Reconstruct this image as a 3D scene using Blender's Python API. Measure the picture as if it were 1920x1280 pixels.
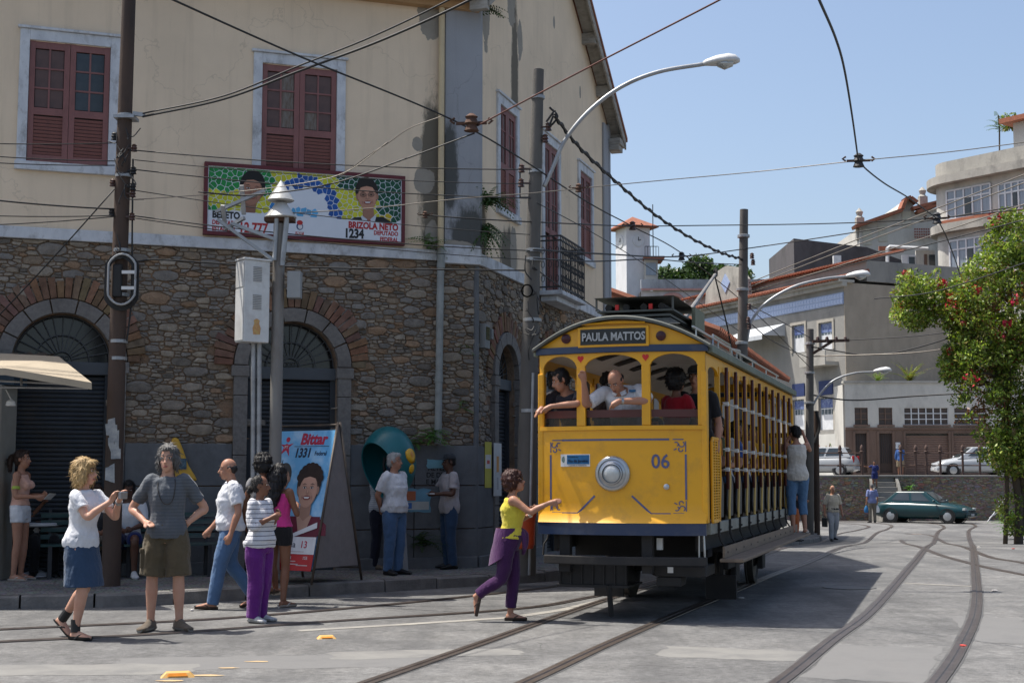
import bpy, bmesh, math, random
import numpy as np
from mathutils import Vector, Matrix, Euler, noise
from mathutils.geometry import tessellate_polygon
for o in list(bpy.data.objects): bpy.data.objects.remove(o)
S = bpy.context.scene
COL = S.collection
R = math.radians
# ---------------------------------------------------------------- camera, sky, sun, exposure
FPX = 2600.0                       # focal length in pixels of the 1920 px wide photograph
PITCH = math.atan((893 - 640) / FPX)
cam_d = bpy.data.cameras.new('camera'); cam = bpy.data.objects.new('camera', cam_d); COL.objects.link(cam)
cam_d.sensor_width = 36; cam_d.lens = 36 * FPX / 1920; cam_d.clip_end = 2000; cam_d.clip_start = .1
cam.location = (0, 0, 1.5); cam.rotation_euler = (math.pi / 2 + PITCH, 0, 0)
S.camera = cam
SUN_EL = 66.0
SH = Vector((.96, -.28, 0)).normalized()           # direction in which shadows fall
W = bpy.data.worlds.new('World'); S.world = W; W.use_nodes = True
wn = W.node_tree.nodes; wl = W.node_tree.links
for n in list(wn): wn.remove(n)
sky = wn.new('ShaderNodeTexSky'); sky.sky_type = 'NISHITA'; sky.sun_disc = False
sky.sun_elevation = R(SUN_EL); sky.sun_rotation = math.atan2(-SH.x, -SH.y)
sky.air_density = 1.0; sky.dust_density = 3.2; sky.ozone_density = .9; sky.altitude = 60
bg = wn.new('ShaderNodeBackground'); bg.inputs["Strength"].default_value = .13
wo = wn.new('ShaderNodeOutputWorld')
wl.new(sky.outputs[0], bg.inputs[0]); wl.new(bg.outputs[0], wo.inputs[0])
sun_d = bpy.data.lights.new('sun', 'SUN'); sun = bpy.data.objects.new('sun', sun_d); COL.objects.link(sun)
sun_d.energy = 4.9; sun_d.angle = R(.55); sun_d.color = (1, .955, .88)
ce = math.cos(R(SUN_EL))
sun.rotation_euler = Vector((SH.x * ce, SH.y * ce, -math.sin(R(SUN_EL)))).to_track_quat('-Z', 'Y').to_euler()
sun.location = (-20, 5, 40)
S.view_settings.view_transform = 'Standard'; S.view_settings.look = 'None'
S.view_settings.exposure = 0.55; S.view_settings.gamma = 1
S.cycles.max_bounces = 6; S.cycles.diffuse_bounces = 3; S.cycles.glossy_bounces = 3; S.cycles.transmission_bounces = 4
S.cycles.transparent_max_bounces = 6; S.cycles.use_denoising = True
try: S.cycles.denoiser = 'OPENIMAGEDENOISE'
except Exception: pass
# ---------------------------------------------------------------- surveying helpers
def ray(px, py):
 cx = (px - 960) / FPX; cy = (640 - py) / FPX
 return Vector((cx, math.cos(PITCH) - cy * math.sin(PITCH), math.sin(PITCH) + cy * math.cos(PITCH)))
def at(px, py, Y):
 d = ray(px, py); t = Y / d.y
 return Vector((d.x * t, Y, 1.5 + d.z * t))
def gz(y):                         # the street dips a little beyond the tram
 t = min(1, max(0, (y - 27) / 18)); return -.5 * t * t * (3 - 2 * t)
def gnd(px, py, dz=0):
 d = ray(px, py); z = 0
 for _ in range(30):
  t = (z + dz - 1.5) / d.z
  z = gz(d.y * t)
 return Vector((d.x * t, d.y * t, z + dz))
def onplane(px, py, org, rot):     # pixel -> (along, height) on a vertical facade plane
 d = ray(px, py); n = Vector((-math.sin(rot), math.cos(rot), 0)); o = Vector((org[0], org[1], 0))
 t = n.dot(o - Vector((0, 0, 0))) / n.dot(d)
 p = d * t; q = p - o
 return q.x * math.cos(rot) + q.y * math.sin(rot), 1.5 + p.z
# ---------------------------------------------------------------- materials
MATS = {}
def nodes(name):
 m = bpy.data.materials.new(name); m.use_nodes = True
 nt = m.node_tree; b = nt.nodes['Principled BSDF']
 return m, nt, b
def nd(nt, t, **k):
 n = nt.nodes.new(t)
 for a, v in k.items():
  if a in n.inputs.keys(): n.inputs[a].default_value = v
  else: setattr(n, a, v)
 return n
def ramp(nt, stops, inp=None):
 r = nt.nodes.new('ShaderNodeValToRGB')
 while len(r.color_ramp.elements) > 1: r.color_ramp.elements.remove(r.color_ramp.elements[-1])
 for i, (p, c) in enumerate(stops):
  e = r.color_ramp.elements[0] if i == 0 else r.color_ramp.elements.new(p)
  e.position = p; e.color = tuple(c) + ((1,) if len(c) == 3 else ())
 if inp is not None: nt.links.new(inp, r.inputs[0])
 return r
def mix(nt, fac, a, b, mode='MIX'):
 n = nt.nodes.new('ShaderNodeMix'); n.data_type = 'RGBA'; n.blend_type = mode
 for sock, v in ((n.inputs[0], fac), (n.inputs[6], a), (n.inputs[7], b)):
  if hasattr(v, 'is_linked') or hasattr(v, 'links'): nt.links.new(v, sock)
  else: sock.default_value = (tuple(v) + (1,) if isinstance(v, (tuple, list)) and len(v) == 3 else v)
 return n.outputs[2]
def coords(nt, scale=(1, 1, 1), kind='Object'):
 t = nt.nodes.new('ShaderNodeTexCoord'); mp = nt.nodes.new('ShaderNodeMapping')
 mp.inputs['Scale'].default_value = scale
 nt.links.new(t.outputs[kind], mp.inputs[0]); return mp.outputs[0]
def nz(nt, co, scale, detail=6, rough=.6, dist=0):
 n = nt.nodes.new('ShaderNodeTexNoise'); n.inputs['Scale'].default_value = scale
 n.inputs['Detail'].default_value = detail; n.inputs['Roughness'].default_value = rough; n.inputs['Distortion'].default_value = dist
 nt.links.new(co, n.inputs['Vector']); return n.outputs['Fac']
def bump(nt, b, h, strength=.3, dist=.02):
 n = nt.nodes.new('ShaderNodeBump'); n.inputs['Strength'].default_value = strength; n.inputs['Distance'].default_value = dist
 nt.links.new(h, n.inputs['Height']); nt.links.new(n.outputs[0], b.inputs['Normal'])
def shade(c, k): return tuple(min(1, x * k) for x in c[:3])
def mat(name, col, col2=None, scale=3, rough=.75, metal=0, bmp=.15, bscale=60, stretch=(1, 1, 1), spec=.4, bdist=.01, dirt=None, dscale=1.2, damt=.5, vary=True):
 """noise-mottled surface: two tones, optional stains, fine relief"""
 if name in MATS: return MATS[name]
 m, nt, b = nodes(name); co = coords(nt, stretch)
 c2 = col2 or shade(col, .78)
 f = ramp(nt, [(.3, (0, 0, 0)), (.7, (1, 1, 1))], nz(nt, co, scale)).outputs[0]
 out = mix(nt, f, col, c2)
 if dirt:
  g = ramp(nt, [(.5, (0, 0, 0)), (.72, (damt,) * 3)], nz(nt, co, dscale, 8, .7)).outputs[0]
  out = mix(nt, g, out, dirt)
 nt.links.new(out, b.inputs['Base Color'])
 b.inputs['Roughness'].default_value = rough; b.inputs['Metallic'].default_value = metal
 b.inputs['Specular IOR Level'].default_value = spec
 if bmp: bump(nt, b, nz(nt, co, bscale, 4), bmp, bdist)
 MATS[name] = m; return m
def vmat(name, rough=.7, bmp=.1, bscale=80, grain=.25, gscale=12, spec=.3, bdist=.006):
 """colour comes from the mesh's own Col attribute (print, stones, leaves), with grain"""
 if name in MATS: return MATS[name]
 m, nt, b = nodes(name); co = coords(nt)
 a = nt.nodes.new('ShaderNodeAttribute'); a.attribute_name = 'Col'
 f = ramp(nt, [(.25, (1 - grain,) * 3), (.75, (1 + grain * .6,) * 3)], nz(nt, co, gscale, 6)).outputs[0]
 out = mix(nt, 1.0, a.outputs['Color'], f, 'MULTIPLY')
 nt.links.new(out, b.inputs['Base Color']); b.inputs['Roughness'].default_value = rough
 b.inputs['Specular IOR Level'].default_value = spec
 if bmp: bump(nt, b, nz(nt, co, bscale, 4), bmp, bdist)
 MATS[name] = m; return m
def paint(name, col, rough=.35, wear=None, wamt=.35, coat=.0):
 return mat(name, col, shade(col, .93), 2.5, rough, 0, .03, 30, spec=.5, dirt=wear or shade(col, .55), dscale=3, damt=wamt)
# ---------------------------------------------------------------- mesh builder
class MB:
 def __init__(s): s.v = []; s.f = []; s.c = []
 def add(s, vs, fs, col=None):
  k = len(s.v); s.v += [tuple(v) for v in vs]; s.f += [tuple(i + k for i in f) for f in fs]
  s.c += [(col or (1, 1, 1))] * len(vs); return s
 def box(s, x0, x1, y0, y1, z0, z1, col=None, M=None):
  vs = [Vector(p) for p in ((x0, y0, z0), (x1, y0, z0), (x1, y1, z0), (x0, y1, z0), (x0, y0, z1), (x1, y0, z1), (x1, y1, z1), (x0, y1, z1))]
  if M is not None: vs = [M @ v for v in vs]
  return s.add(vs, [(3, 2, 1, 0), (4, 5, 6, 7), (0, 1, 5, 4), (1, 2, 6, 5), (2, 3, 7, 6), (3, 0, 4, 7)], col)
 def bar(s, a, b, w, h=None, col=None, up=(0, 0, 1)):
  a = Vector(a); b = Vector(b); h = h or w; d = b - a; L = d.length
  if L < 1e-6: return s
  d /= L; u = Vector(up)
  if abs(d.dot(u)) > .98: u = Vector((0, 1, 0))
  x = d.cross(u).normalized(); u = x.cross(d)
  M = Matrix((x, d, u)).transposed().to_4x4(); M.translation = a
  return s.box(-w / 2, w / 2, 0, L, -h / 2, h / 2, col, M)
 def tube(s, pts, r, n=6, col=None, cap=True):
  pts = [Vector(p) for p in pts]; m = len(pts); vs = []; px = None
  for i, p in enumerate(pts):
   d = (pts[min(i + 1, m - 1)] - pts[max(i - 1, 0)])
   if d.length < 1e-9: d = Vector((0, 0, 1))
   d.normalize()
   if px is None:
    a = Vector((0, 0, 1)) if abs(d.z) < .9 else Vector((1, 0, 0)); px = d.cross(a).normalized()
   else:
    px = px - d * px.dot(d)
    if px.length < 1e-6: px = d.orthogonal()
    px.normalize()
   py = d.cross(px); rr = r[i] if isinstance(r, (list, tuple)) else r
   for k in range(n):
    t = 2 * math.pi * k / n; vs.append(p + px * (rr * math.cos(t)) + py * (rr * math.sin(t)))
  fs = [(i * n + k, i * n + (k + 1) % n, (i + 1) * n + (k + 1) % n, (i + 1) * n + k) for i in range(m - 1) for k in range(n)]
  if cap: fs += [tuple(range(n))[::-1], tuple(range((m - 1) * n, m * n))]
  return s.add(vs, fs, col)
 def loft(s, rings, cap=True, col=None, closed=True):
  n = len(rings[0]); m = len(rings); vs = [v for r in rings for v in r]
  q = n if closed else n - 1
  fs = [(i * n + k, i * n + (k + 1) % n, (i + 1) * n + (k + 1) % n, (i + 1) * n + k) for i in range(m - 1) for k in range(q)]
  if cap and closed: fs += [tuple(range(n))[::-1], tuple(range((m - 1) * n, m * n))]
  return s.add(vs, fs, col)
 def prism(s, poly, y0, y1, col=None, back=True):
  """polygon of (x, z) drawn out along y from y0 (front) to y1"""
  n = len(poly); vs = [(x, y0, z) for x, z in poly] + [(x, y1, z) for x, z in poly]
  fs = [tuple(range(n))] + [(k, (k + 1) % n, n + (k + 1) % n, n + k) for k in range(n)]
  if back: fs.append(tuple(range(n, 2 * n))[::-1])
  return s.add(vs, fs, col)
 def lathe(s, prof, n=16, c=(0, 0, 0), M=None, col=None, cap=True):
  c = Vector(c); rings = []
  for r, z in prof:
   ring = [Vector((r * math.cos(2 * math.pi * k / n), r * math.sin(2 * math.pi * k / n), z)) for k in range(n)]
   rings.append([c + (M @ v if M is not None else v) for v in ring])
  return s.loft(rings, cap, col)
 def ell(s, c, r, n=10, m=7, M=None, col=None):
  c = Vector(c); rx, ry, rz = (r, r, r) if not isinstance(r, (tuple, list)) else r; rings = []
  for i in range(m + 1):
   a = -math.pi / 2 + math.pi * (.02 + .96 * i / m)
   ring = []
   for k in range(n):
    t = 2 * math.pi * k / n
    v = Vector((rx * math.cos(a) * math.cos(t), ry * math.cos(a) * math.sin(t), rz * math.sin(a)))
    ring.append(c + (M @ v if M is not None else v))
   rings.append(ring)
  return s.loft(rings, True, col)
 def mesh(s, name, fix=True):
  me = bpy.data.meshes.new(name); me.from_pydata(s.v, [], s.f); me.update()
  if any(c != (1, 1, 1) for c in s.c):
   at_ = me.attributes.new('Col', 'FLOAT_COLOR', 'POINT')
   at_.data.foreach_set('color', [x for c in s.c for x in (c[0], c[1], c[2], 1)])
  if fix and len(s.f) < 60000:
   bm = bmesh.new(); bm.from_mesh(me); bmesh.ops.recalc_face_normals(bm, faces=bm.faces); bm.to_mesh(me); bm.free()
  return me
 def build(s, name, m, parent=None, loc=(0, 0, 0), rot=0, smooth=False, bevel=0, fix=True):
  me = s.mesh(name, fix); me.materials.append(m)
  return link(name, me, parent, loc, rot, smooth, bevel)
def link(name, me, parent=None, loc=(0, 0, 0), rot=0, smooth=False, bevel=0):
 o = bpy.data.objects.new(name, me); COL.objects.link(o); o.location = loc
 o.rotation_euler = rot if isinstance(rot, (tuple, Euler)) else (0, 0, rot)
 if parent is not None: o.parent = parent
 if smooth: me.shade_smooth() if smooth is True else smooth_angle(me, smooth)
 if bevel:
  b = o.modifiers.new('edge', 'BEVEL'); b.width = bevel; b.segments = 2; b.limit_method = 'ANGLE'; b.angle_limit = R(40)
 return o
def smooth_angle(me, deg):
 me.shade_smooth()
 try: me.set_sharp_from_angle(angle=R(deg))
 except Exception: pass
def tag(o, label, cat, group=None, kind=None):
 o['label'] = label
 if cat: o['category'] = cat
 if group: o['group'] = group
 if kind: o['kind'] = kind
 return o
def thing(name, label, cat, loc=(0, 0, 0), rot=0, group=None):
 o = bpy.data.objects.new(name, None); COL.objects.link(o); o.location = loc; o.rotation_euler = (0, 0, rot); o.empty_display_size = .2
 return tag(o, label, cat, group)
def struct(o, label): o['kind'] = 'structure'; o['label'] = label; return o
def copy_tree(o, parent=None, name=None):
 c = o.copy(); COL.objects.link(c); c.parent = parent
 if name: c.name = name
 for ch in list(o.children): copy_tree(ch, c)
 return c
def text(s, size, m, parent, loc, name='lettering', rot=(math.pi / 2, 0, 0), align='CENTER', bold=0, sx=1, shear=0, ext=.0015, z=0):
 cu = bpy.data.curves.new(name, 'FONT'); cu.body = s; cu.size = size; cu.align_x = align; cu.align_y = 'CENTER'
 cu.extrude = ext; cu.offset = bold; cu.shear = shear; cu.resolution_u = 3
 t = bpy.data.objects.new(name, cu); COL.objects.link(t)
 me = bpy.data.meshes.new_from_object(t.evaluated_get(bpy.context.evaluated_depsgraph_get())); bpy.data.objects.remove(t); bpy.data.curves.remove(cu)
 me.materials.clear(); me.materials.append(m)
 o = link(name, me, parent, loc, Euler(rot)); o.scale = (sx, 1, 1); return o
def catmull(pts, k=8):
 P = [Vector(p) for p in pts]; P = [P[0] * 2 - P[1]] + P + [P[-1] * 2 - P[-2]]; out = []
 for i in range(1, len(P) - 2):
  a, b, c, d = P[i - 1:i + 3]
  for j in range(k):
   t = j / k
   out.append(.5 * ((2 * b) + (c - a) * t + (2 * a - 5 * b + 4 * c - d) * t * t + (3 * b - a - 3 * c + d) * t ** 3))
 return out + [P[-2]]
def holed(outer, holes, y, mb, col=None):
 """flat wall sheet (x, z) at depth y with openings"""
 polys = [[Vector((x, z, 0)) for x, z in p] for p in [outer] + holes]
 tris = tessellate_polygon(polys); vs = [(v.x, y, v.y) for p in polys for v in p]
 mb.add(vs, [tuple(t) for t in tris], col)
def reveal(loop, y0, y1, mb, closed=True):
 n = len(loop); vs = [(x, y0, z) for x, z in loop] + [(x, y1, z) for x, z in loop]
 mb.add(vs, [(k, (k + 1) % n, n + (k + 1) % n, n + k) for k in range(n if closed else n - 1)])
def archloop(cx, hw, zs, z0, n=14, rise=None):
 """door opening with a round head: polygon from lower left over the arch to lower right"""
 rise = rise or hw
 return [(cx - hw, z0)] + [(cx - hw * math.cos(math.pi * k / n), zs + rise * math.sin(math.pi * k / n)) for k in range(n + 1)] + [(cx + hw, z0)]
# ================================================================ ground, road, rails, pavement
def addf0(nt, a, b):
 m = nt.nodes.new('ShaderNodeMath'); nt.links.new(a, m.inputs[0]); nt.links.new(b, m.inputs[1]); return m.outputs[0]
def road_material():
 m, nt, b = nodes('worn_road'); co = coords(nt)
 n1 = nz(nt, co, .35, 8, .6); n2 = nz(nt, co, 2.2, 8, .65); n3 = nz(nt, co, 90, 3, .6)
 base = ramp(nt, [(.3, (.105, .104, .103)), (.5, (.16, .158, .154)), (.72, (.215, .21, .2))], n1).outputs[0]
 f2 = ramp(nt, [(.25, (.6,) * 3), (.72, (1.2,) * 3)], n2).outputs[0]
 c = mix(nt, 1.0, base, f2, 'MULTIPLY')
 f3 = ramp(nt, [(.3, (.7,) * 3), (.7, (1.28,) * 3)], n3).outputs[0]
 c = mix(nt, 1.0, c, f3, 'MULTIPLY')
 n4 = nz(nt, co, 13, 9, .75); c = mix(nt, 1.0, c, ramp(nt, [(.3, (.56,) * 3), (.66, (1.26,) * 3)], n4).outputs[0], 'MULTIPLY')
 # streaks of dark oil and rubber along the tracks
 co2 = coords(nt, (1.6, .16, 1)); rot = [n for n in nt.nodes if n.type == 'MAPPING'][-1]; rot.inputs['Rotation'].default_value = (0, 0, R(18))
 st = ramp(nt, [(.48, (0, 0, 0)), (.72, (.72,) * 3)], nz(nt, co2, 1.1, 7, .62)).outputs[0]
 c = mix(nt, st, c, (.07, .07, .071))
 # cracks
 v = nt.nodes.new('ShaderNodeTexVoronoi'); v.feature = 'DISTANCE_TO_EDGE'; v.inputs['Scale'].default_value = .42
 w = nt.nodes.new('ShaderNodeVectorMath'); w.operation = 'ADD'
 nn = nt.nodes.new('ShaderNodeTexNoise'); nn.inputs['Scale'].default_value = 1.3; nn.inputs['Detail'].default_value = 8
 nt.links.new(co, nn.inputs['Vector']); nt.links.new(co, w.inputs[0]); nt.links.new(nn.outputs['Color'], w.inputs[1]); nt.links.new(w.outputs[0], v.inputs['Vector'])
 cr = ramp(nt, [(0, (.8,) * 3), (.006, (0, 0, 0))], v.outputs['Distance']).outputs[0]
 gate = ramp(nt, [(.5, (0, 0, 0)), (.6, (1, 1, 1))], nz(nt, co, .5, 2)).outputs[0]
 c = mix(nt, mix(nt, 1.0, cr, gate, 'MULTIPLY'), c, (.05, .05, .05))
 # pale sandy dust spots
 du = ramp(nt, [(.62, (0, 0, 0)), (.8, (.7,) * 3)], nz(nt, co, .8, 8, .7, .6)).outputs[0]
 c = mix(nt, du, c, (.29, .275, .25))
 nt.links.new(c, b.inputs['Base Color']); b.inputs['Roughness'].default_value = .82; b.inputs['Specular IOR Level'].default_value = .3
 bump(nt, b, addf0(nt, n3, n4), .6, .015)
 return m
ROADM = road_material()
mb = MB()
xs = [-300, -120, -60, -30, -15, -8, -4, 0, 4, 8, 12, 16, 20, 30, 60, 120, 300]
ys = [-60, -20, -5, 0, 4, 8, 12, 16, 20, 24, 27] + [27.5 + .5 * k for k in range(36)] + [50, 60, 80, 120, 200, 400, 700]
mb.add([(x, y, gz(y)) for y in ys for x in xs], [(j * len(xs) + i, j * len(xs) + i + 1, (j + 1) * len(xs) + i + 1, (j + 1) * len(xs) + i) for j in range(len(ys) - 1) for i in range(len(xs) - 1)])
struct(mb.build('road', ROADM, smooth=True), 'worn grey street of patched asphalt and concrete between tram rails')
PATCH = mat('tar_patch', (.06, .06, .061), (.10, .098, .095), 1.5, .85, bmp=.4, bscale=90)
SAND = mat('pale_concrete', (.30, .285, .25), (.2, .19, .175), 2.2, .9, bmp=.35, bscale=70)
def strip(path, w, z, m, name, label):
 mb = MB(); P = [Vector(p) for p in path]; vs = []
 rnd = random.Random(len(path))
 for i, p in enumerate(P):
  d = (P[min(i + 1, len(P) - 1)] - P[max(i - 1, 0)]); d.z = 0; d.normalize(); s = Vector((-d.y, d.x, 0))
  ww = w * (.94 + .12 * rnd.random())
  vs += [Vector((p + s * (ww / 2)).to_tuple()[:2] + (gz(p.y) + z,)), Vector((p - s * (ww / 2)).to_tuple()[:2] + (gz(p.y) + z,))]
 mb.add(vs, [(2 * i, 2 * i + 1, 2 * i + 3, 2 * i + 2) for i in range(len(P) - 1)])
 return struct(mb.build(name, m), label)
STEEL = mat('rail_steel', (.075, .06, .052), (.135, .112, .096), 6, .42, .55, .2, 80, stretch=(1, 1, 1), dirt=(.045, .035, .03), dscale=3)
RAILS = {}
def rail(key, pix, label, k=10, double=True):
 P = catmull([gnd(*p) if len(p) == 2 else Vector((p[0], p[1], gz(p[1]))) for p in pix], k); P = [Vector((p.x, p.y, gz(p.y))) for p in P]; RAILS[key] = P
 if double: prof = [(-.065, -.01), (-.058, .013), (-.006, .015), (.002, .0065), (.034, .0065), (.04, .012), (.064, .011), (.07, -.01)]
 else: prof = [(-.04, -.01), (-.033, .013), (.028, .014), (.034, .0065), (.06, .0065), (.066, .011), (.082, .01), (.088, -.01)]
 rings = []
 for i, p in enumerate(P):
  d = P[min(i + 1, len(P) - 1)] - P[max(i - 1, 0)]; d.z = 0; d.normalize(); s = Vector((d.y, -d.x, 0))
  rings.append([p + s * o + Vector((0, 0, h)) for o, h in prof])
 mb = MB(); mb.loft(rings, cap=False, closed=False)
 struct(mb.build('tram_rail', STEEL), label)
rail('t1l', [(330, 1405), (690, 1280), (900, 1207), (1060, 1150), (1190, 1107), (1310, 1072), (1440, 1037), (1560, 1006), (12.8, 52, 0), (14.3, 56, 0), (14.4, 59, 0), (13, 61, 0), (9, 62, 0)], 'left rail of the track the yellow tram runs on')
rail('t1r', [(640, 1430), (985, 1280), (1130, 1212), (1273, 1150), (1345, 1121), (1440, 1081), (1560, 1033), (1640, 1002), (14.2, 53, 0), (15.6, 57.5, 0), (15.6, 60.5, 0), (14, 62.3, 0), (9, 63.2, 0)], 'right rail of the track the yellow tram runs on')
rail('t2l', [(1280, 1400), (1460, 1280), (1560, 1200), (1632, 1146), (1694, 1077), (1736, 1027), (1757, 1000), (17, 55, 0), (17.9, 59, 0), (17.2, 61.5, 0), (14, 63, 0), (9, 63.6, 0)], 'left rail of the empty second track, curving away')
rail('t2r', [(1640, 1400), (1756, 1280), (1805, 1205), (1830, 1140), (1829, 1075), (1822, 1020), (1816, 996), (18.9, 57, 0), (19.6, 61, 0), (18.5, 63, 0), (14, 63.7, 0)], 'right rail of the empty second track, near the tree')
rail('x1', [(1690, 1012), (1736, 1029), (1818, 1055), (1920, 1077), (2050, 1100)], 'nearer rail of the branch crossing towards the tree', double=False)
rail('x2', [(1700, 1000), (1756, 1007), (1829, 1033), (1920, 1055), (2050, 1080)], 'farther rail of the branch crossing towards the tree', double=False)
rail('t3n', [(-260, 1218), (0, 1203), (300, 1188), (600, 1166), (960, 1142), (1090, 1122), (1160, 1107), (1240, 1085)], 'rail beside the kerb passing under the waiting people, nearer one', double=False)
rail('t3f', [(-260, 1196), (0, 1180), (300, 1166), (500, 1153), (760, 1130), (1000, 1104), (1130, 1084), (1220, 1068)], 'rail beside the kerb, farther one, close under the pavement edge', double=False)
for key, w in (('t1l', .165), ('t1r', .17), ('t2l', .17), ('t2r', .17)):
 strip(RAILS[key][:62], w, .0025, PATCH, 'tar_edging', 'dark tar edging laid along a tram rail')
strip([gnd(560, 1182), gnd(760, 1170), gnd(960, 1157), gnd(1060, 1142), gnd(1150, 1120)], .14, .0035, SAND, 'mortar_seam', 'pale mortar seam beside the kerbside rail')
strip([gnd(1697, 1093), gnd(1760, 1096), gnd(1822, 1099)], .12, .0045, SAND, 'mortar_seam', 'pale joint across the slab between the second track rails')
def patch(px, py, w, d, rot, m, seed, label):
 p = gnd(px, py); rr = random.Random(seed); pts = []
 for (a, c), (e, g) in zip(((-1, -1), (1, -1), (1, 1), (-1, 1)), ((1, -1), (1, 1), (-1, 1), (-1, -1))):
  for k in range(7): t = k / 7; pts.append(Matrix.Rotation(R(rot), 3, 'Z') @ Vector(((a + (e - a) * t) * w / 2 + rr.uniform(-.05, .05), (c + (g - c) * t) * d / 2 + rr.uniform(-.05, .05), 0)))
 mb = MB(); mb.add(pts, [tuple(range(len(pts)))]); struct(mb.build('road_patch', m, loc=(p.x, p.y, gz(p.y) + .001 + .00015 * seed)), label)
PATCH2 = mat('grey_patch', (.125, .124, .122), (.165, .162, .157), 2, .9, bmp=.5, bscale=90, dirt=(.08, .08, .08), dscale=2); PATCH3 = mat('concrete_patch', (.20, .195, .18), (.15, .147, .14), 3, .9, bmp=.4, bscale=70, dirt=(.1, .1, .1), dscale=2.5)
patch(520, 1240, 2.6, .8, 8, PATCH2, 1, 'darker asphalt patch near the yellow studs'); patch(1380, 1225, 1.3, .7, -15, PATCH3, 2, 'pale concrete patch between the tram rails'); patch(1640, 1240, .9, 2.2, -20, PATCH2, 3, 'dark patch inside the second track'); patch(120, 1255, 2.0, .6, 5, PATCH3, 4, 'pale patch at the lower left'); patch(1880, 1180, .7, 2.4, -12, PATCH2, 5, 'dark patch outside the second track'); patch(800, 1225, 1.6, .5, 12, PATCH3, 6, 'pale patch before the striding woman')
# pavement with kerb stones
K = [gnd(-700, 1140, .15), gnd(-300, 1128, .15), gnd(0, 1117, .15), gnd(250, 1112, .15), gnd(520, 1098, .15), gnd(800, 1083, .15), gnd(1050, 1068, .15)]
K += [Vector(p) for p in ((1.62, 22, .15), (3.0, 26, .15), (4.7, 30, gz(30) + .15), (6.9, 35, gz(35) + .15), (9.2, 42, gz(42) + .15), (11.0, 50, -.35), (12.0, 60, -.35))]
KP = catmull(K, 14)
def setts_material():
 m, nt, b = nodes('small_stone_paving'); co = coords(nt)
 v = nt.nodes.new('ShaderNodeTexVoronoi'); v.feature = 'DISTANCE_TO_EDGE'; v.inputs['Scale'].default_value = 17; nt.links.new(co, v.inputs['Vector'])
 v2 = nt.nodes.new('ShaderNodeTexVoronoi'); v2.inputs['Scale'].default_value = 17; nt.links.new(co, v2.inputs['Vector'])
 j = ramp(nt, [(.03, (0, 0, 0)), (.12, (1, 1, 1))], v.outputs['Distance']).outputs[0]
 tone = mix(nt, .35, (.27, .26, .24), v2.outputs['Color'], 'MULTIPLY')
 g = ramp(nt, [(.35, (.62,) * 3), (.7, (1.1,) * 3)], nz(nt, co, 1.3, 8, .65)).outputs[0]
 c = mix(nt, 1.0, mix(nt, j, (.09, .085, .078), tone), g, 'MULTIPLY')
 nt.links.new(c, b.inputs['Base Color']); b.inputs['Roughness'].default_value = .85
 bump(nt, b, j, .8, .012); return m
SETTS = setts_material()
mb = MB(); vs = []; n = len(KP)
inner = []
for i, p in enumerate(KP):
 d = KP[min(i + 1, n - 1)] - KP[max(i - 1, 0)]; d.z = 0; d.normalize(); s = Vector((-d.y, d.x, 0)); inner.append(p + s * .17)
for i, p in enumerate(inner):
 q = Vector((p.x - 6.0, p.y + 9.0, p.z + .03)); vs += [p, q]
mb.add(vs, [(2 * i, 2 * i + 1, 2 * i + 3, 2 * i + 2) for i in range(n - 1)])
PAVE = struct(mb.build('pavement', SETTS), 'pavement of small grey setts in front of the stone building')
KERB = mat('kerb_granite', (.115, .11, .105), (.19, .18, .17), 5, .8, bmp=.5, bscale=40, bdist=.02, dirt=(.04, .04, .04), dscale=2)
acc = 0; start = 0; rnd = random.Random(4); goal = .8
for i in range(1, n):
 acc += (KP[i] - KP[i - 1]).length
 if acc > goal or i == n - 1:
  a, c = KP[start], KP[i]
  if a.y > 44: break
  seg = KP[start:i + 1]; rings = []
  dz = rnd.uniform(-.012, .008)
  for q, p in enumerate(seg):
   j = start + q; d = KP[min(j + 1, n - 1)] - KP[max(j - 1, 0)]; d.z = 0; d.normalize(); s = Vector((-d.y, d.x, 0))
   e = .012 if q == 0 else (-.012 if q == len(seg) - 1 else 0); p = p + d * e
   zt = p.z + dz + .006; zb = p.z - .2; f = rnd.uniform(-.008, .008)
   rings.append([p + s * o + Vector((0, 0, h)) for o, h in ((.175, zb - p.z), (.175, zt - p.z), (.03 + f, zt - p.z), (.006 + f, zt - p.z - .022), (-.004 + f, zb - p.z))])
  m_ = MB(); m_.loft(rings); m_.build('kerb_stone', KERB, PAVE)
  start = i; acc = 0; goal = rnd.uniform(.6, 1.1)
# ================================================================ stone and plaster corner building
CX, CY = -.54, 20.95
RA, RB = R(19.58), R(72.5)
ROT = {'A': RA, 'B': RB}
def blobs(nt, co, items):
 out = None
 for (x, z, rx, rz) in items:
  a = nt.nodes.new('ShaderNodeVectorMath'); a.operation = 'SUBTRACT'; a.inputs[1].default_value = (x, 0, z); nt.links.new(co, a.inputs[0])
  c = nt.nodes.new('ShaderNodeVectorMath'); c.operation = 'MULTIPLY'; c.inputs[1].default_value = (1 / rx, 0, 1 / rz); nt.links.new(a.outputs[0], c.inputs[0])
  l = nt.nodes.new('ShaderNodeVectorMath'); l.operation = 'LENGTH'; nt.links.new(c.outputs[0], l.inputs[0])
  mr = nt.nodes.new('ShaderNodeMapRange'); mr.inputs[1].default_value = 1; mr.inputs[2].default_value = 0; mr.inputs[3].default_value = 0; mr.inputs[4].default_value = 1
  nt.links.new(l.outputs['Value'], mr.inputs[0])
  if out is None: out = mr.outputs[0]
  else:
   mx = nt.nodes.new('ShaderNodeMath'); mx.operation = 'MAXIMUM'; nt.links.new(out, mx.inputs[0]); nt.links.new(mr.outputs[0], mx.inputs[1]); out = mx.outputs[0]
 return out
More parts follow.
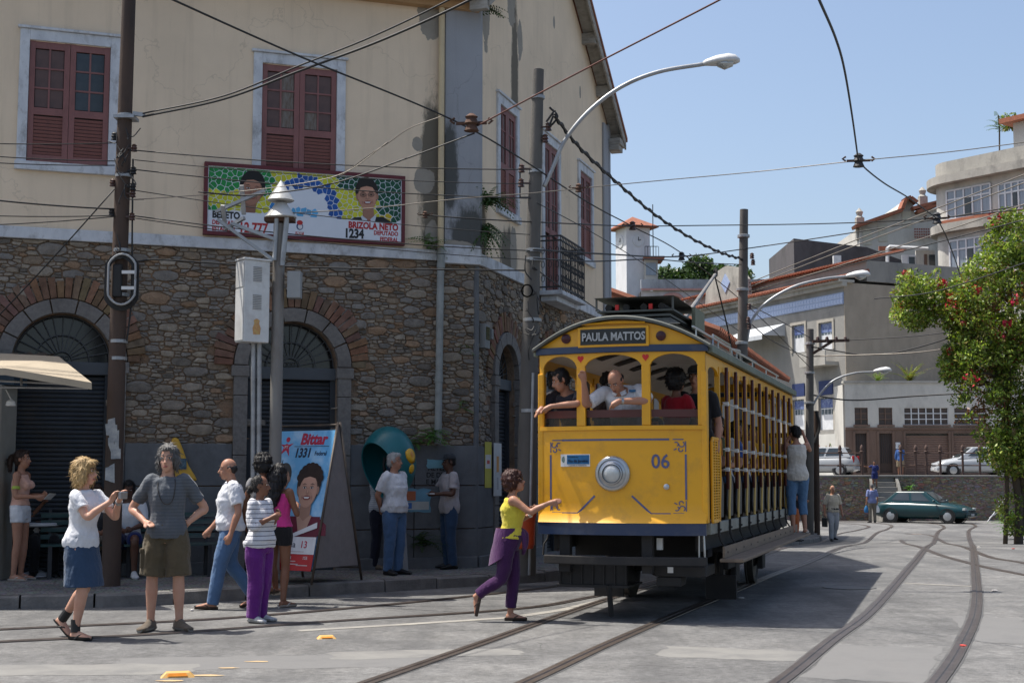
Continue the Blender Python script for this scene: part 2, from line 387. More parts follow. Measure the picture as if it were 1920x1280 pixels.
def addf(nt, a, b, k=1, op='ADD'):
 m = nt.nodes.new('ShaderNodeMath'); m.operation = 'MULTIPLY'; nt.links.new(b, m.inputs[0]); m.inputs[1].default_value = k
 s = nt.nodes.new('ShaderNodeMath'); s.operation = op; nt.links.new(a, s.inputs[0]); nt.links.new(m.outputs[0], s.inputs[1]); return s.outputs[0]
def plaster(name, base, peel, mould):
 m, nt, b = nodes(name); co = coords(nt)
 n1 = nz(nt, co, .8, 8, .6); n2 = nz(nt, co, 7, 8, .7); n3 = nz(nt, co, 60, 4)
 c = mix(nt, ramp(nt, [(.3, (0, 0, 0)), (.75, (1, 1, 1))], n1).outputs[0], base, shade(base, .82))
 cs = coords(nt, (5, 1, .35)); stt = ramp(nt, [(.52, (0, 0, 0)), (.8, (.55,) * 3)], nz(nt, cs, 1.0, 7, .65)).outputs[0]
 c = mix(nt, stt, c, shade(base, .62))
 h = None
 if mould:
  bm_ = addf(nt, blobs(nt, co, mould), nz(nt, coords(nt, (2.2, 1, .8)), 3.2, 9, .75), .9)
  f = ramp(nt, [(.80, (0, 0, 0)), (1.35, (.85,) * 3)], bm_).outputs[0]
  c = mix(nt, f, c, (.05, .052, .045))
 if peel:
  pb = addf(nt, blobs(nt, co, peel), nz(nt, co, 2.6, 7, .6), .9)
  f = ramp(nt, [(.86, (0, 0, 0)), (.885, (1, 1, 1))], pb).outputs[0]
  gr = mix(nt, n2, (.22, .20, .17), (.36, .33, .28))
  c = mix(nt, f, c, gr); h = f
 # hairline cracks
 v = nt.nodes.new('ShaderNodeTexVoronoi'); v.feature = 'DISTANCE_TO_EDGE'; v.inputs['Scale'].default_value = .33
 w = nt.nodes.new('ShaderNodeVectorMath'); w.operation = 'ADD'; nn = nt.nodes.new('ShaderNodeTexNoise'); nn.inputs['Scale'].default_value = 2; nn.inputs['Detail'].default_value = 9
 nt.links.new(co, nn.inputs['Vector']); nt.links.new(co, w.inputs[0]); nt.links.new(nn.outputs['Color'], w.inputs[1]); nt.links.new(w.outputs[0], v.inputs['Vector'])
 cr = ramp(nt, [(0, (.28,) * 3), (.003, (0, 0, 0))], v.outputs['Distance']).outputs[0]
 c = mix(nt, cr, c, shade(base, .35))
 nt.links.new(c, b.inputs['Base Color']); b.inputs['Roughness'].default_value = .9; b.inputs['Specular IOR Level'].default_value = .2
 hh = addf(nt, n3, h, -3.0) if h is not None else n3
 bump(nt, b, hh, .35, .008); return m
YEL = (.77, .625, .46)
PL_A = plaster('ochre_plaster', YEL, [(-.75, 8.6, .35, .7), (-.85, 5.95, .3, .35), (-.95, 6.5, .15, .2), (-.7, 5.2, .2, .3)], [(-.72, 6.2, .35, 1.9), (-.62, 5.3, .5, 1.0), (-.15, 5.0, .5, .6)])
PL_B = plaster('ochre_plaster_side', YEL, [(.42, 9.0, .38, 1.4), (1.75, 9.6, .45, 1.0), (2.25, 8.9, .25, .6), (1.9, 5.2, .3, .7), (4.4, 9.9, .12, .2), (6.3, 9.1, .1, .2)], [(1.95, 7.9, .35, 3.2), (1.6, 5.1, .8, .8), (.2, 5.2, .5, 1.2), (2.6, 10.4, .7, .9)])
PL_P = plaster('grey_blue_plaster', (.33, .34, .36), [(-.3, 4.95, .5, .2)], [(-.1, 5.1, .6, .9), (-.45, 6.2, .25, 1.2)])
WHITE_OLD = mat('old_white_paint', (.62, .64, .66), (.45, .47, .50), 5, .8, bmp=.3, bscale=60, stretch=(1, 1, .6), dirt=(.16, .15, .14), dscale=6, damt=.75)
DADO = mat('grey_dado', (.155, .16, .168), (.105, .11, .115), 2.2, .88, bmp=.35, bscale=30, dirt=(.05, .05, .05), dscale=1.5, damt=.6)
MORTAR = mat('rubble_mortar', (.20, .16, .12), (.27, .165, .10), 2.2, .95, bmp=.7, bscale=45, bdist=.03, dirt=(.03, .028, .026), dscale=3.5, damt=.8)
STONE = vmat('rubble_stone', .9, .7, 34, .34, 11, .15, .022)
GRAN = mat('granite_surround', (.20, .185, .17), (.13, .12, .112), 26, .8, bmp=.35, bscale=120, dirt=(.06, .055, .05), dscale=1.6, damt=.6)
BRICK = vmat('arch_brick', .9, .5, 40, .4, 10, .2, .015)
IRON = mat('dark_iron', (.03, .032, .036), (.05, .05, .052), 8, .6, .3, .1, 60)
ROLLER = mat('roller_shutter', (.042, .05, .060), (.028, .033, .040), 3, .6, .2, .1, 60, dirt=(.06, .05, .04), dscale=2)
DARKGLASS = mat('dark_glass', (.012, .014, .017), (.02, .022, .026), 3, .15, 0, 0, spec=.6)
SHUT = mat('oxblood_shutter', (.25, .112, .104), (.19, .085, .08), 4, .7, bmp=.2, bscale=50, stretch=(1, 1, .4), dirt=(.10, .05, .045), dscale=5)
PANE_B = mat('dusty_pane', (.12, .07, .06), (.075, .045, .042), 6, .45, bmp=.1)
PANE_D = mat('dark_pane', (.012, .017, .021), (.03, .035, .038), 9, .2, bmp=0, spec=.6)
PANE_G = mat('boarded_pane', (.20, .19, .17), (.10, .06, .04), 9, .6, stretch=(4, 1, .8))
BLD = thing('corner_building', 'two storey corner building, rubble stone below, faded ochre plaster above', 'building', (CX, CY, 0))
def fp(mb, name, m, f, parent=None, loc=(0, 0, 0), **k):
 if parent is None:
  return mb.build(name, m, BLD, Matrix.Rotation(ROT[f], 3, 'Z') @ Vector(loc), ROT[f], **k)
 return mb.build(name, m, parent, loc, 0, **k)
AX0 = -10.5; EAVE = 8.78; PAVZ = .10
WA = [(-6.66, -5.32), (-3.44, -2.07)]; WB = [(.96, 2.13), (6.06, 7.25)]
ARCH_A = [(-5.97, .65), (-2.79, .65), (-9.1, .65)]; ZS = 3.08
ARCH_B = [(1.49, .54), (4.2, .54), (6.9, .54)]
rect = lambda x0, x1, z0, z1: [(x0, z0), (x1, z0), (x1, z1), (x0, z1)]
# upper walls
mb = MB(); holes = [rect(a + .12, c - .12, 5.83, 7.52) for a, c in WA] + [rect(-9.95, -8.65, 5.83, 7.52)]
holed(rect(AX0, .0, 4.74, EAVE + .2), holes, 0, mb)
for h in holes: reveal(h, 0, .2, mb)
fp(mb, 'upper_wall', PL_A, 'A', fix=False)
mb = MB(); holes = [rect(a + .1, c - .1, 5.83, 7.52) for a, c in WB] + [rect(3.64, 4.65, 4.76, 7.52)]
holed([(0, 4.74), (8.5, 4.74), (8.5, EAVE + .25), (4.25, 11.75), (0, EAVE + .25)], holes, 0, mb)
for h in holes: reveal(h, 0, .2, mb)
fp(mb, 'upper_wall', PL_B, 'B', fix=False)
mb = MB(); mb.box(8.5, 8.62, -.06, 6, 0, EAVE + .2); fp(mb, 'end_wall', PL_P, 'B')
mb = MB(); mb.box(8.1, 8.5, -.05, -.003, 4.9, EAVE + .15); fp(mb, 'corner_pilaster', PL_P, 'B', bevel=.01)
# dark sheets added inside so that no light leaks through openings, and hidden rear walls
mb = MB(); mb.box(AX0, -.4, .35, .4, 0, EAVE); fp(mb, 'light_block_wall', IRON, 'A')
mb = MB(); mb.box(.4, 8.4, .35, .4, 0, EAVE); fp(mb, 'light_block_wall', IRON, 'B')
mb = MB(); mb.box(AX0, AX0 + .2, .0, 8, 0, EAVE); mb.box(AX0, 4, 8, 8.2, 0, EAVE); fp(mb, 'rear_wall', PL_P, 'A')
# roof: two slopes running back from the gable
ROOFT = mat('clay_roof', (.30, .11, .06), (.19, .08, .05), 5, .85, bmp=.5, bscale=20)
EAVEW = mat('weathered_eave_board', (.36, .34, .30), (.24, .22, .19), 4, .85, bmp=.4, bscale=12, stretch=(1, 1, 4), dirt=(.12, .11, .10), dscale=4)
mb = MB()
def rz(x): return 11.98 - abs(x - 4.25) * .665
A2 = Vector((-math.cos(RA - RB), -math.sin(RA - RB), 0))       # back along facade A, in B's frame
for (xa, xb) in ((-.3, 4.25), (4.25, 9.05)):
 t = .09
 for y0, ln in ((-.34, 11.5),):
  a = Vector((xa, y0, rz(xa))); c = Vector((xb, y0, rz(xb)))
  if xa < 0: d = A2 * ln; q = [a, c, c + Vector((0, 11, 0)), a + d]
  else: d = Vector((0, 11, 0)); q = [a, c, c + d, a + d]
  mb.add(q + [p - Vector((0, 0, t)) for p in q], [(0, 1, 2, 3), (7, 6, 5, 4), (0, 4, 5, 1), (1, 5, 6, 2), (2, 6, 7, 3), (3, 7, 4, 0)])
fp(mb, 'roof', ROOFT, 'B')
mb = MB()
for (xa, xb) in ((-.3, 4.25), (4.25, 9.0)):
 for y0, y1, dz in ((-.32, -.285, -.14), (-.285, -.02, -.10)):
  a = [(xa, rz(xa) - .1), (xb, rz(xb) - .1), (xb, rz(xb) - .1 + dz - .06), (xa, rz(xa) - .1 + dz - .06)] if dz < -.12 else [(xa, rz(xa) - .1), (xb, rz(xb) - .1), (xb, rz(xb) - .14), (xa, rz(xa) - .14)]
  mb.prism(a, y0, y1)
ef = fp(mb, 'eave_board', EAVEW, 'B')
for k in range(4):
 for sgn in (-1, 1):
  x = 4.25 + sgn * (1.1 + k * 1.15)
  m2 = MB(); m2.box(x - .06, x + .06, -.28, 0, rz(x) - .36, rz(x) - .145); fp(m2, 'purlin_end', EAVEW, 'B')
m2 = MB(); m2.box(8.5, 8.98, -.3, -.02, rz(9) - .28, rz(9) - .14); m2.box(8.5, 8.88, -.27, -.02, rz(9) - .40, rz(9) - .284); fp(m2, 'eave_return', EAVEW, 'B', bevel=.012)
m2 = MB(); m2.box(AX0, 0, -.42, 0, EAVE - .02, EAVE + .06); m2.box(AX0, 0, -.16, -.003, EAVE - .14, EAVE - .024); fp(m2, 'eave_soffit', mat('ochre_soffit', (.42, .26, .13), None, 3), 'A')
# white string course
mb = MB(); mb.box(AX0, -.64, -.045, .02, 4.74, 4.90); fp(mb, 'string_course', WHITE_OLD, 'A', bevel=.01)
mb = MB(); mb.box(.12, 3.24, -.045, .02, 4.72, 4.90); fp(mb, 'string_course', WHITE_OLD, 'B', bevel=.01); mb = MB(); mb.box(5.06, 8.05, -.045, .02, 4.72, 4.9); fp(mb, 'string_course', WHITE_OLD, 'B', bevel=.01)
# corner pilaster (wraps the corner) with its base block
mb = MB()
c = math.cos(RB - RA); s_ = math.sin(RB - RA)
pl = [(-.53, -.07), (.035, -.07), (.035 + .09 * c, -.07 + .09 * s_), (.035 + .09 * c - .1 * s_, -.07 + .09 * s_ + .1 * c), (-.53, .05)]
mb.loft([[Vector((x, y, z)) for x, y in pl] for z in (4.99, 6.5, 7.7, EAVE + .1)]); fp(mb, 'pilaster', PL_P, 'A')
mb = MB(); pl2 = [(x * 1.04 - .01, y * 1.4, 0) for x, y in pl]; mb.loft([[Vector((x, y, z)) for x, y, _ in pl2] for z in (4.70, 4.985)]); fp(mb, 'pilaster_base', WHITE_OLD, 'A', bevel=.012)
# ---- windows with louvred shutters
def louvre_mesh(w):
 m = MB(); M = Matrix.Rotation(R(32), 4, 'X'); m.box(-w / 2, w / 2, -.004, .004, -.021, .021, None, M); return m.mesh('slat')
SLATME = louvre_mesh(.40); SLATME.materials.append(SHUT)
PME = {}
def pane_mesh(w, h, m):
 k = (round(w, 3), round(h, 3), m.name)
 if k not in PME: q = MB(); q.box(-w / 2, w / 2, -.003, .003, -h / 2, h / 2); PME[k] = q.mesh('pane'); PME[k].materials.append(m)
 return PME[k]
def window(f, x0, x1, z0, z1, style, label=None, door=False):
 fr = .13; mb = MB()
 mb.box(x0, x0 + fr, -.035, .06, z0, z1); mb.box(x1 - fr, x1, -.035, .06, z0, z1)
 mb.box(x0 + fr, x1 - fr, -.034, .06, z1 - fr - .02, z1)
 if not door: mb.box(x0 - .02, x1 + .02, -.06, .06, z0 - .005, z0 + .115)
 mb.box(x0 - .03, x1 + .03, -.065, .02, z1 + .003, z1 + .04)
 w = fp(mb, 'window', WHITE_OLD, f, bevel=.006)
 if label: w['label'] = label
 lz0, lz1 = z0 + (.12 if not door else .02), z1 - fr - .025; mid = (x0 + x1) / 2
 for li, (a, c) in enumerate(((x0 + fr + .004, mid - .003), (mid + .003, x1 - fr - .004))):
  m = MB(); st = .075; zs = lz0 + (lz1 - lz0) * .42
  m.box(a, a + st, .0, .045, lz0, lz1); m.box(c - st, c, .0, .045, lz0, lz1)
  for zz, hh in ((lz0, .10), (zs - .05, .10), (lz1 - .10, .10)): m.box(a + st, c - st, .002, .043, zz, zz + hh)
  px0, px1, pz0, pz1 = a + st, c - st, zs + .05, lz1 - .10
  cols = 2; rows = 3
  m.box((px0 + px1) / 2 - .012, (px0 + px1) / 2 + .012, .008, .04, pz0, pz1)
  for r in range(1, rows): zz = pz0 + (pz1 - pz0) * r / rows; m.box(px0, px1, .01, .038, zz - .012, zz + .012)
  fp(m, 'shutter_leaf', SHUT, f, w)
  pw = (px1 - px0) / 2 - .014; ph = (pz1 - pz0) / rows - .026
  for r in range(rows):
   for k in range(cols):
    kind = style[li][r * 2 + k]
    mm = {'b': PANE_B, 'd': PANE_D, 'g': PANE_G}[kind]
    link('pane', pane_mesh(pw, ph, mm), w, (px0 + (px1 - px0) * (k + .5) / 2, .026, pz1 - (pz1 - pz0) * (r + .5) / rows))
  n = int((zs - .05 - lz0 - .10) / .05)
  for r in range(n):
   o = link('slat', SLATME, w, ((px0 + px1) / 2, .022, lz0 + .125 + r * .05)); o.scale.x = (px1 - px0) / .40
  m = MB(); m.box(px0, px1, .046, .05, lz0 + .1, zs - .05); fp(m, 'backing', IRON, f, w)
 return w
window('A', *WA[0], 5.70, 7.68, ('bbbbbb', 'dddddd'), 'tall window with dark panes in its right leaf')
window('A', *WA[1], 5.70, 7.68, ('bgbgbg', 'bbbbgb'), 'tall window half hidden by the election banner')
window('A', -9.98, -8.62, 5.70, 7.68, ('bbbbbb', 'bbbbbb'))
window('B', .96, 2.13, 5.70, 7.66, ('bbbbbb', 'bbbbbb'))
window('B', 6.06, 7.25, 5.70, 7.66, ('bbbbbb', 'bbbbbb'))
window('B', 3.54, 4.75, 4.76, 7.66, ('bbbbbb', 'bdbbdb'), 'balcony door with red shutters', door=True)
# balcony
mb = MB(); mb.box(3.3, 5.0, -.44, -.02, 4.66, 4.74); mb.box(3.4, 4.9, -.32, -.02, 4.56, 4.657); bal = fp(mb, 'balcony', WHITE_OLD, 'B', bevel=.015)
mb = MB()
for p, q in (((3.33, -.41), (4.97, -.41)), ((3.33, -.41), (3.33, -.02)), ((4.97, -.41), (4.97, -.02))):
 for zz in (4.80, 5.62, 5.70): mb.bar((p[0], p[1], zz), (q[0], q[1], zz), .025)
 L = math.dist(p, q); nn = int(L / .1)
 for k in range(nn + 1):
  t = k / max(1, nn); x = p[0] + (q[0] - p[0]) * t; y = p[1] + (q[1] - p[1]) * t
  mb.bar((x, y, 4.74), (x, y, 5.7), .014)
  if k < nn:
   t2 = (k + .5) / nn; x2 = p[0] + (q[0] - p[0]) * t2; y2 = p[1] + (q[1] - p[1]) * t2
   for zc in (4.95, 5.2, 5.45): mb.tube([(x2 + (.03 * math.cos(a) if L > 1 else 0), y2 + (.03 * math.cos(a) if L < 1 else 0), zc + .06 * math.sin(a)) for a in [j * math.pi / 4 for j in range(9)]], .006, 4)
fp(mb, 'balcony_railing', IRON, 'B', bal)
# ---- ground storey: mortar sheet, rubble stones, dado, arches
def ring_excl(arches, x, z, grow):
 for cx, hw in arches:
  if z < ZS and abs(x - cx) < hw + min(grow, .20): return True
  if z >= ZS and math.hypot(x - cx, z - ZS) < hw + grow: return True
 return False
def clip(poly, nx, ny, d):
 out = []
 for i in range(len(poly)):
  a = poly[i]; c = poly[(i + 1) % len(poly)]; da = nx * a[0] + ny * a[1] - d; dc = nx * c[0] + ny * c[1] - d
  if da <= 0: out.append(a)
  if (da < 0) != (dc < 0): t = da / (da - dc); out.append((a[0] + (c[0] - a[0]) * t, a[1] + (c[1] - a[1]) * t))
 return out
def rubble(x0, x1, z0, z1, seed, arches, dens=1.0, grow=.48, excl=True):
 """irregular stones of mixed size laid roughly in courses: power diagram of scattered seeds"""
 rnd = random.Random(seed); KZ = 2.2; PX = np.zeros(6000); PZ = np.zeros(6000); PR = np.zeros(6000); n = 0
 area = (x1 - x0) * (z1 - z0) * KZ
 for rad, share in ((.21, .06), (.15, .13), (.105, .25), (.07, .4), (.046, .65), (.034, .55)):
  tries = int(area * share / (rad * rad) * 1.5 * dens)
  for _ in range(tries):
   x = rnd.uniform(x0, x1); z = rnd.uniform(z0, z1) * KZ; r = rad * rnd.uniform(.8, 1.2)
   if excl and ring_excl(arches, x, z / KZ, grow - .16): continue
   if n < 6000 and (n == 0 or np.all((x - PX[:n]) ** 2 + (z - PZ[:n]) ** 2 > (.9 * (r + PR[:n])) ** 2)): PX[n], PZ[n], PR[n] = x, z, r; n += 1
 P = np.stack([PX[:n], PZ[:n], PR[:n]], 1); out = []
 for i in range(len(P)):
  x, z, r = P[i]; d2 = (P[:, 0] - x) ** 2 + (P[:, 1] - z) ** 2
  key = np.sqrt(d2) - P[:, 2]; idx = np.argsort(key)[:26]
  q = r * 2.8; poly = [(x - q, z - q), (x + q, z - q), (x + q, z + q), (x - q, z + q)]
  for j in idx:
   if j == i: continue
   dx, dz = P[j, 0] - x, P[j, 1] - z; L2 = d2[j]
   t = (L2 + .7 * (r * r - P[j, 2] ** 2)) / (2 * L2); sx, sz = math.copysign(abs(dx) ** 1.7, dx), math.copysign(abs(dz) ** 1.7, dz); L = math.hypot(sx, sz); sx /= L; sz /= L
   poly = clip(poly, sx, sz, sx * (x + dx * t) + sz * (z + dz * t))
   if len(poly) < 3: break
  if len(poly) < 3: continue
  poly = [(min(x1, max(x0, a)), min(z1, max(z0, c / KZ))) for a, c in poly]
  cx = sum(p[0] for p in poly) / len(poly); cz = sum(p[1] for p in poly) / len(poly)
  out.append((cx, cz, poly, r))
 return out
def stone_mesh(mb, cx, cz, poly, r, rnd, base_y, tint):
 # rounded, uneven outline; two rings and a domed middle
 q = []
 n = len(poly)
 for i in range(n):
  a, c = poly[i], poly[(i + 1) % n]
  for t in ((.10, .90) if n < 7 else (.0,)):
   q.append((a[0] + (c[0] - a[0]) * t, a[1] + (c[1] - a[1]) * t))
 gap = min(.007, r * .08) ; o = []
 for x, z in q:
  dx, dz = x - cx, z - cz; L = math.hypot(dx, dz) + 1e-6; k = max(.3, 1 - (gap + rnd.uniform(0, .007)) / L); o.append((cx + dx * k, cz + dz * k))
 h = rnd.uniform(.008, .026) + min(.024, r * .12)
 n = len(o); tx, tz = rnd.uniform(-.10, .10), rnd.uniform(-.08, .08)
 vs = [(x, base_y + .012, z) for x, z in o]
 vs += [(cx + (x - cx) * .95, base_y - h * .8 + (x - cx) * tx + (z - cz) * tz, cz + (z - cz) * .93) for x, z in o]
 vs += [(cx + (x - cx) * .70, base_y - h + (x - cx) * tx * 1.2 + (z - cz) * tz + rnd.uniform(-.006, .006), cz + (z - cz) * .66) for x, z in o]
 fs = [(k, (k + 1) % n, n + (k + 1) % n, n + k) for k in range(n)] + [(n + k, n + (k + 1) % n, 2 * n + (k + 1) % n, 2 * n + k) for k in range(n)] + [tuple(range(2 * n, 3 * n))]
 mb.add(vs, fs, tint)
STONE_TINTS = [tuple(c * 1.55 for c in t) for t in [(.155, .135, .115), (.175, .15, .122), (.14, .128, .115), (.19, .16, .125), (.16, .125, .092), (.195, .168, .135), (.125, .112, .098), (.185, .125, .082), (.10, .088, .075), (.175, .148, .118)]]
def build_rubble(f, x0, x1, z0, z1, seed, arches, limit, dens=1.0):
 rnd = random.Random(seed + 1); stones = [s for s in rubble(x0, x1, z0, z1, seed, arches, dens) if not ring_excl(arches, s[0], s[1], .36)]
 stones.sort(key=lambda s: -s[3]); rest = MB()
 for i, (cx, cz, poly, r) in enumerate(stones):
  t = rnd.choice(STONE_TINTS); k = rnd.uniform(.85, 1.15); t = tuple(c * k for c in t)
  vis = (f == 'A' and cx > -7.4) or (f == 'B' and cx < 5)
  if limit > 0 and vis:
   limit -= 1; m = MB(); stone_mesh(m, cx, cz, poly, r, rnd, .03, t)
   fp(m, 'stone', STONE, f, smooth=22)
  else: stone_mesh(rest, cx, cz, poly, r, rnd, .03, t)
 o = fp(rest, 'small_stones', STONE, f, smooth=22); o['kind'] = 'stuff'
build_rubble('A', AX0, .02, 1.93, 4.735, 11, ARCH_A, 215)
build_rubble('B', .0, 8.5, 1.93, 4.715, 12, ARCH_B, 85, .9)
for f, arches, xa, xb in (('A', ARCH_A, AX0, 0), ('B', ARCH_B, 0, 8.5)):
 holes = [archloop(cx, hw, ZS, PAVZ) for cx, hw in arches]
 mb = MB(); holed(rect(xa, xb, PAVZ - .1, 4.74), holes, .03, mb)
 for h in holes: reveal(h, .03, .34, mb, closed=False)
 fp(mb, 'mortar', MORTAR, f, fix=False)
 # dado in panels between the doors
 edges = [xa] + [e for cx, hw in sorted(arches) for e in (cx - hw - .2, cx + hw + .2)] + [xb + (.0 if f == 'A' else 0)]
 for k in range(0, len(edges), 2):
  a, c = edges[k], edges[k + 1]
  if c - a < .1: continue
  for zr in ((PAVZ, .72), (.735, 1.36), (1.375, 1.96)):
   w = c - a; nn = max(1, round(w / 1.25))
   for j in range(nn):
    m = MB(); m.box(a + w * j / nn + .006, a + w * (j + 1) / nn - .006, -.03 - .004 * ((j + k) % 2), .028, zr[0], zr[1]); fp(m, 'dado_panel', DADO, f, bevel=.006)
  m = MB(); m.box(a, c, -.09, -.036, PAVZ - .05, .32); fp(m, 'plinth', DADO, f, bevel=.015)
# wedge of wall that closes the corner
mb = MB(); mb.tube([(0, .02, PAVZ), (0, .02, 4.72)], .045, 10); fp(mb, 'corner_quoin', DADO, 'A')
BT = [(.20, .115, .075), (.175, .105, .072), (.215, .13, .085), (.15, .095, .068), (.18, .12, .085)]
def arch_door(f, cx, hw, label):
 rnd = random.Random(int(cx * 100)); nb = 7
 for k in range(nb):                                   # granite voussoirs
  a0 = math.pi * k / nb + .012; a1 = math.pi * (k + 1) / nb - .012
  pts = [(cx - (hw + .005) * math.cos(a0 + (a1 - a0) * j / 4), ZS + (hw + .005) * math.sin(a0 + (a1 - a0) * j / 4)) for j in range(5)]
  pts += [(cx - (hw + .2) * math.cos(a1 + (a0 - a1) * j / 4), ZS + (hw + .2) * math.sin(a1 + (a0 - a1) * j / 4)) for j in range(5)]
  m = MB(); m.prism(pts, -.055 - rnd.uniform(0, .008), .05); fp(m, 'granite_block', GRAN, f, bevel=.008)
 for sg in (-1, 1):
  zz = PAVZ
  for hgt in (.95, .75, .85, .43):
   x = cx + sg * (hw + .1025); m = MB(); m.box(x - .0975, x + .0975, -.055 - rnd.uniform(0, .008), .05, zz + .004, zz + hgt - .004); zz += hgt; fp(m, 'granite_block', GRAN, f, bevel=.008)
  x = cx + sg * (hw + .11); m = MB(); m.box(x - .125, x + .125, -.075, .05, ZS - .16, ZS - .004) ; fp(m, 'impost', GRAN, f, bevel=.01)
 nb = 30
 for k in range(nb):                                   # relieving arch of brick
  a = math.pi * (k + .5) / nb; wd = math.pi / nb * (hw + .36) * .43; r0, r1 = hw + .215, hw + .215 + rnd.uniform(.22, .33)
  if a < .25 or a > math.pi - .25: r1 -= .06
  c_, s_ = -math.cos(a), math.sin(a)
  pts = [(cx + c_ * r0 - s_ * wd * .86, ZS + s_ * r0 + c_ * wd * .86), (cx + c_ * r0 + s_ * wd * .86, ZS + s_ * r0 - c_ * wd * .86), (cx + c_ * r1 + s_ * wd * 1.1, ZS + s_ * r1 - c_ * wd * 1.1), (cx + c_ * r1 - s_ * wd * 1.1, ZS + s_ * r1 + c_ * wd * 1.1)]
  m = MB(); m.prism(pts, -.022 - rnd.uniform(0, .016), .04, tuple(c * rnd.uniform(.88, 1.12) for c in rnd.choice(BT))); fp(m, 'brick', BRICK, f, bevel=.005)
 d = MB(); zt = ZS - .18                                # roller shutter
 nsl = int((zt - .12 - PAVZ) / .062); sec = []
 for k in range(nsl):
  z = PAVZ + .12 + k * .062; sec += [(.20, z), (.182, z + .012), (.178, z + .03), (.184, z + .048), (.20, z + .060)]
 rings = [[Vector((x, y, z)) for y, z in sec] for x in (cx - hw + .06, cx + hw - .06)]
 d.loft(rings, cap=False, closed=False); sh = fp(d, 'roller_shutter', ROLLER, f)
 if label: sh['label'] = label
 m = MB(); m.box(cx - hw, cx - hw + .075, .12, .22, PAVZ, zt); m.box(cx + hw - .075, cx + hw, .12, .22, PAVZ, zt); m.box(cx - hw + .075, cx + hw - .075, .15, .22, PAVZ, PAVZ + .12); fp(m, 'guide_rail', ROLLER, f, sh)
 m = MB(); m.box(cx - hw, cx + hw, .08, .24, zt, ZS - .005); fp(m, 'lintel', mat('door_lintel', (.075, .085, .095), None, 3, .7), f, sh, bevel=.01)
 m = MB(); q = [(cx - hw * math.cos(math.pi * k / 16), ZS + hw * math.sin(math.pi * k / 16)) for k in range(17)]; m.prism(q, .24, .26); fp(m, 'fanlight_pane', DARKGLASS, f)
 m = MB(); o = ((cx, .16, ZS + .01))
 for k in range(1, 14):
  a = math.pi * k / 14; m.bar((cx - .13 * math.cos(a), .16, ZS + .01 + .13 * math.sin(a)), (cx - hw * .985 * math.cos(a), .16, ZS + hw * .985 * math.sin(a)), .013)
 for rr in (.13, hw * .55, hw * .96): m.tube([(cx - rr * math.cos(math.pi * k / 20), .155, ZS + .01 + rr * math.sin(math.pi * k / 20)) for k in range(21)], .009, 5)
 for k in range(3): m.tube([(cx - .06 + .06 * k + .03 * math.cos(a), .155, ZS + .05 + .03 * math.sin(a)) for a in [j * math.pi / 4 for j in range(9)]], .006, 4)
 fp(m, 'fanlight_grille', mat('grille_iron', (.075, .08, .085), None, 8, .6, .3), f)
arch_door('A', *ARCH_A[0], 'closed roller shutter behind the dark pole')
arch_door('A', *ARCH_A[1], 'closed roller shutter behind the cabinet pole')
arch_door('A', *ARCH_A[2], None)
arch_door('B', *ARCH_B[0], 'narrow-looking side door shutter beside the concrete pole')
arch_door('B', *ARCH_B[1], None); arch_door('B', *ARCH_B[2], None)
# drain pipe, meter boxes
PIPE = mat('old_drain_pipe', (.30, .32, .31), (.22, .23, .22), 4, .7, bmp=.2, dirt=(.12, .12, .11), dscale=3)
PIPEU = mat('ochre_drain_pipe', (.58, .47, .29), (.46, .37, .24), 3, .75, bmp=.1)
mb = MB(); mb.tube([(-.60, -.09, 4.9), (-.60, -.09, 8.7)], .047, 10); fp(mb, 'drain_pipe', PIPEU, 'A', smooth=50)
mb = MB(); mb.tube([(-.63, -.10, 1.98), (-.60, -.10, 4.92)], .055, 10); mb.tube([(-.62, -.10, 2.9), (-.62, -.10, 2.98)], .064, 10); mb.tube([(-.60, -.10, 4.62), (-.60, -.10, 4.7)], .064, 10); fp(mb, 'drain_pipe', PIPE, 'A', smooth=50)
m = MB(); m.box(.12, .36, -.10, .0, 3.45, 3.82); mbx = fp(m, 'meter_box', mat('meter_grey', (.22, .225, .22), None), 'B', bevel=.01)
m = MB(); m.box(.155, .325, -.106, -.102, 3.58, 3.78); fp(m, 'meter_glass', DARKGLASS, 'B', mbx)
m = MB(); m.box(.5, .6, -.08, .0, 3.62, 3.78); fp(m, 'meter_box', mat('meter_grey', (.22, .225, .22)), 'B', bevel=.008)
# posters on the wall and door edges
PRINT = vmat('printed_paper', .75, .12, 30, .18, 6)
def poster(f, x0, x1, z0, z1, y, col, marks, name='poster', ragged=.0, seed=1, label=None):
 rnd = random.Random(seed); m = MB(); pts = []
 for a, c, n in (((x0, z0), (x1, z0), 6), ((x1, z0), (x1, z1), 6), ((x1, z1), (x0, z1), 6), ((x0, z1), (x0, z0), 6)):
  for k in range(n): t = k / n; pts.append((a[0] + (c[0] - a[0]) * t + rnd.uniform(-1, 1) * ragged, a[1] + (c[1] - a[1]) * t + rnd.uniform(-1, 1) * ragged))
 m.prism(pts, y - .003, y, col)
 for j, (xa, xb, za, zb, c) in enumerate(marks): m.box(x0 + (x1 - x0) * xa, x0 + (x1 - x0) * xb, y - .0045 - .0004 * j, y - .0032, z0 + (z1 - z0) * za, z0 + (z1 - z0) * zb, c)
 o = fp(m, name, PRINT, f)
 if label: o['label'] = label
 return o
poster('A', -1.42, -1.05, 1.05, 1.62, -.036, (.34, .35, .36), [], ragged=.03, seed=3, label='torn grey remains of posters')
poster('A', -1.30, -.72, .98, 1.32, -.042, (.16, .33, .44), [(.05, .6, .5, .9, (.5, .16, .08)), (.35, .95, .1, .45, (.5, .52, .5)), (.1, .5, .15, .4, (.08, .2, .5))], ragged=.015, seed=5, label='torn blue and orange poster')
